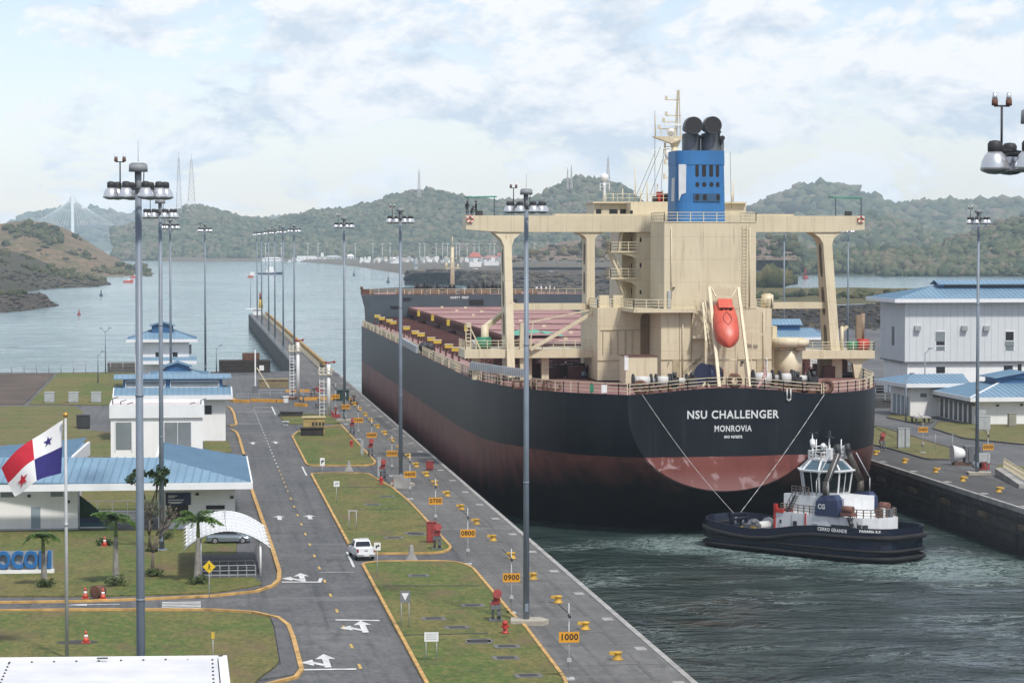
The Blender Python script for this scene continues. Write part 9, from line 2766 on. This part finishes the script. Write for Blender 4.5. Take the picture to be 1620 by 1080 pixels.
# boats and buoys
def boat(px, py, label, L, hullm, rz, wake=True):
    g = G(px, py, WZ); t = thing('workboat', label, 'boat', g, rz)
    mb = MB(); mb.loft([[(-L * .5, -L * .14, 1.6), (-L * .5, L * .14, 1.6), (-L * .48, L * .12, -.3), (-L * .48, -L * .12, -.3)], [(0, -L * .15, 1.7), (0, L * .15, 1.7), (0, L * .13, -.3), (0, -L * .13, -.3)], [(L * .35, -L * .11, 2.2), (L * .35, L * .11, 2.2), (L * .33, L * .07, -.3), (L * .33, -L * .07, -.3)], [(L * .52, -.2, 2.8), (L * .52, .2, 2.8), (L * .46, .1, -.3), (L * .46, -.1, -.3)]], sm=False); local(mb.build('hull', [hullm]), t)
    mb = MB(); mb.box(-L * .18, L * .18, -L * .1, L * .1, 1.6, L * .17); mb.loft([[(-L * .1, -L * .08, L * .17), (L * .12, -L * .08, L * .17), (L * .12, L * .08, L * .17), (-L * .1, L * .08, L * .17)], [(-L * .08, -L * .07, L * .3), (L * .1, -L * .07, L * .3), (L * .1, L * .07, L * .3), (-L * .08, L * .07, L * .3)]], sm=False); mb.cyl((0, 0, L * .3), (0, 0, L * .45), .3, .15, 6); local(mb.build('wheelhouse', [M_WHITE]), t)
    return t
boat(428, 434, 'distant dark and white pilot boat heading across the channel', 26, M_NAVY, 0.0)
boat(203, 447, 'small red workboat off the left bank', 8, M_ORANGE, 0.2); boat(213, 439.5, 'smaller far red workboat nearer the left shore', 8, M_ORANGE, 0.3)
mb = MB()
g = G(428, 435, WZ)
for s_ in (-1, 1): mb.poly([(g.x - 34, g.y - 5 * s_ - 4, WZ + .06), (g.x + 22, g.y - 1 * s_ - 7, WZ + .06), (g.x + 24, g.y - 8, WZ + .06), (g.x - 30, g.y - 9, WZ + .06)])
structure(mb.build('wake_foam', [mat('foam', (0.75, 0.78, 0.78), 0.9, 0.1, 0.3)]), 'stuff')
def buoy(px, py, h, m, label):
    g = G(px, py, WZ); t = thing('buoy', label, 'buoy', g, 0, 'channel buoys')
    mb = MB(); mb.lathe([(h * .35, -.4), (h * .38, .3), (h * .25, h * .35)], (0, 0, 0), 10); local(mb.build('float', [m]), t)
    mb = MB(); mb.cyl((0, 0, h * .3), (0, 0, h), h * .14, h * .08, 8); mb.sphere((0, 0, h), h * .14, 8, 5); local(mb.build('cage', [m]), t)
buoy(125, 498, 2.2, M_REEL, 'dark red channel buoy nearest to the left bank'); buoy(160, 468, 3.2, M_NAVY, 'dark buoy in mid channel beyond the red one'); buoy(614, 447, 4, M_NAVY, 'dark buoy off the rocky bank before the bow'); buoy(560, 436, 4, M_NAVY, 'small far dark buoy left of the rocky bank'); buoy(1274, 441, 8, M_REEL, 'red and white buoy on the lake under the right wing')
# rounded bush trees on the near shore of the lake
forest('forest', [(D(px, 455, 1450).x, D(px, 455, 1450).y, 4.0, r, r * 1.5) for px, r in ((1195, 5), (1203, 6), (1213, 7.5), (1222, 8.5), (1230, 8), (1239, 6.5), (1247, 5), (1226, 6), (1209, 5))] , M_SCRUB)
# ---- people on board: one continuous skinned body each
def person(loc, rz, label, shirt, trousers, group, pose='stand', hat=None):
    t = thing('person', label, 'person', loc, rz, group)
    J = {'stand': [(0, 0, .95), (0, 0, 1.15), (0, 0, 1.40), (0, 0, 1.53), (0, -.02, 1.68), (.20, 0, 1.38), (.26, -.06, 1.10), (.24, -.20, .88), (-.20, 0, 1.38), (-.26, -.04, 1.10), (-.22, -.18, .88), (.10, 0, .90), (.11, -.02, .48), (.11, 0, .06), (.11, -.14, .04), (-.10, 0, .90), (-.11, .04, .48), (-.12, .06, .06), (-.12, -.08, .04)],
         'crouch': [(0, .15, .42), (0, .05, .60), (0, -.12, .82), (0, -.20, .92), (0, -.27, 1.04), (.20, -.10, .80), (.24, -.35, .62), (.16, -.50, .45), (-.20, -.10, .80), (-.24, -.35, .62), (-.16, -.50, .45), (.12, .12, .40), (.16, -.28, .48), (.14, .02, .06), (.14, -.14, .04), (-.12, .12, .40), (-.16, -.28, .48), (-.14, .02, .06), (-.14, -.14, .04)]}[pose]
    E = [(0, 1), (1, 2), (2, 3), (3, 4), (2, 5), (5, 6), (6, 7), (2, 8), (8, 9), (9, 10), (0, 11), (11, 12), (12, 13), (13, 14), (0, 15), (15, 16), (16, 17), (17, 18)]
    Rr = [.15, .14, .16, .065, .10, .075, .055, .045, .075, .055, .045, .10, .07, .05, .04, .10, .07, .05, .04]
    me = bpy.data.meshes.new('body'); me.from_pydata(J, E, []); ob = bpy.data.objects.new('body', me); COL.objects.link(ob)
    sk = ob.modifiers.new('skin', 'SKIN'); me.skin_vertices[0].data[0].use_root = True
    for v_, r in zip(me.skin_vertices[0].data, Rr): v_.radius = (r, r * .8)
    ss = ob.modifiers.new('smooth', 'SUBSURF'); ss.levels = ss.render_levels = 1
    dg = bpy.context.evaluated_depsgraph_get(); m2 = bpy.data.meshes.new_from_object(ob.evaluated_get(dg)); bpy.data.objects.remove(ob); bpy.data.meshes.remove(me)
    m2.name = 'body'
    for m in (trousers, shirt, mat('skin', (0.24, 0.13, 0.08), 0.6, 0.05, 4.0)): m2.materials.append(m)
    hip, neck = J[0][2], J[3][2]
    for p in m2.polygons:
        z = p.center.z; arm = abs(p.center.x) > .215
        p.material_index = 2 if (z > neck) else (1 if z > hip + .02 or (arm and pose == 'stand' and z > .98) else 0); p.use_smooth = True
        if arm and pose == 'stand' and z < 1.0: p.material_index = 2
    ob = bpy.data.objects.new('body', m2); COL.objects.link(ob); ob.parent = t
    mb = MB(); h = J[4]; mb.sphere((h[0], h[1] + .01, h[2] + .05), .125, 10, 6, sq=(1, 1.1, .8)); mb.cyl((h[0], h[1] - .06, h[2] + .02), (h[0], h[1] - .06, h[2] + .035), .13, .13, 10); local(mb.build('helmet' if hat else 'hair', [hat or M_SOOT]), t)
    return t
M_SHW = mat('white_shirt', (0.62, 0.63, 0.64), 0.8, 0.06, 3.0); M_SHB = mat('pale_blue_shirt', (0.30, 0.42, 0.52), 0.8, 0.06, 3.0); M_TRD = mat('dark_trousers', (0.02, 0.022, 0.03), 0.8, 0.1, 3.0); M_TRJ = mat('denim_trousers', (0.06, 0.10, 0.16), 0.8, 0.1, 3.0)
for px, py, lab, sh_, tr_, ps, hat in ((873, 597, 'person in white shirt and dark trousers standing on the aft deck', M_SHW, M_TRD, 'stand', M_WHITE), (895, 594, 'person in pale shirt and helmet standing on deck right of the other', M_SHB, M_TRJ, 'stand', M_WHITE), (922, 599, 'person in blue crouching by the lower house corner', M_SHB, M_TRJ, 'crouch', None), (931, 598, 'person in dark clothes crouching at the lower house corner', M_TRD, M_TRD, 'crouch', None)):
    g = G(px, py, ZD); person((g.x, g.y, ZD), pi if ps == 'stand' else .6, lab, sh_, tr_, 'crew on the aft deck', ps, hat)
for k, px in enumerate((849, 857, 864, 871, 877)):
    x, _ = SP(px, 465, YF + 2.5); person((x, YF + 2.5 + (k % 2) * .8, zf), pi + .4 * k, '%s person in white shirt from the left on the bow deck' % ordw[k], M_SHW, M_TRD, 'white shirted crew on the bow', 'stand', M_WHITE if k % 2 else None)
for k, px in enumerate((739, 746, 753)):
    x, _ = SP(px, 340, YH + 1); person((x, YH + .9, gz1), pi * k * .7, '%s dark clothed person from the left under the bridge wing awning' % ordw[k], M_TRD, M_TRD, 'people on the left bridge wing', 'stand' if k != 1 else 'crouch', None)
# ================================================================== the air: one closed box of thin pale haze
t = NT('haze_air')
t.t.nodes.remove(t.p)
pv = t.n('ShaderNodeVolumePrincipled')
pv.inputs['Color'].default_value = (0.74, 0.88, 1.0, 1)
pv.inputs['Density'].default_value = 6.2e-5
pv.inputs['Anisotropy'].default_value = -0.3
t.l(pv.outputs[0], t.out.inputs['Volume'])
mb = MB(); mb.box(-6000, 9000, -400, 12500, -30, 330)
structure(mb.build('haze', t.m), 'stuff')
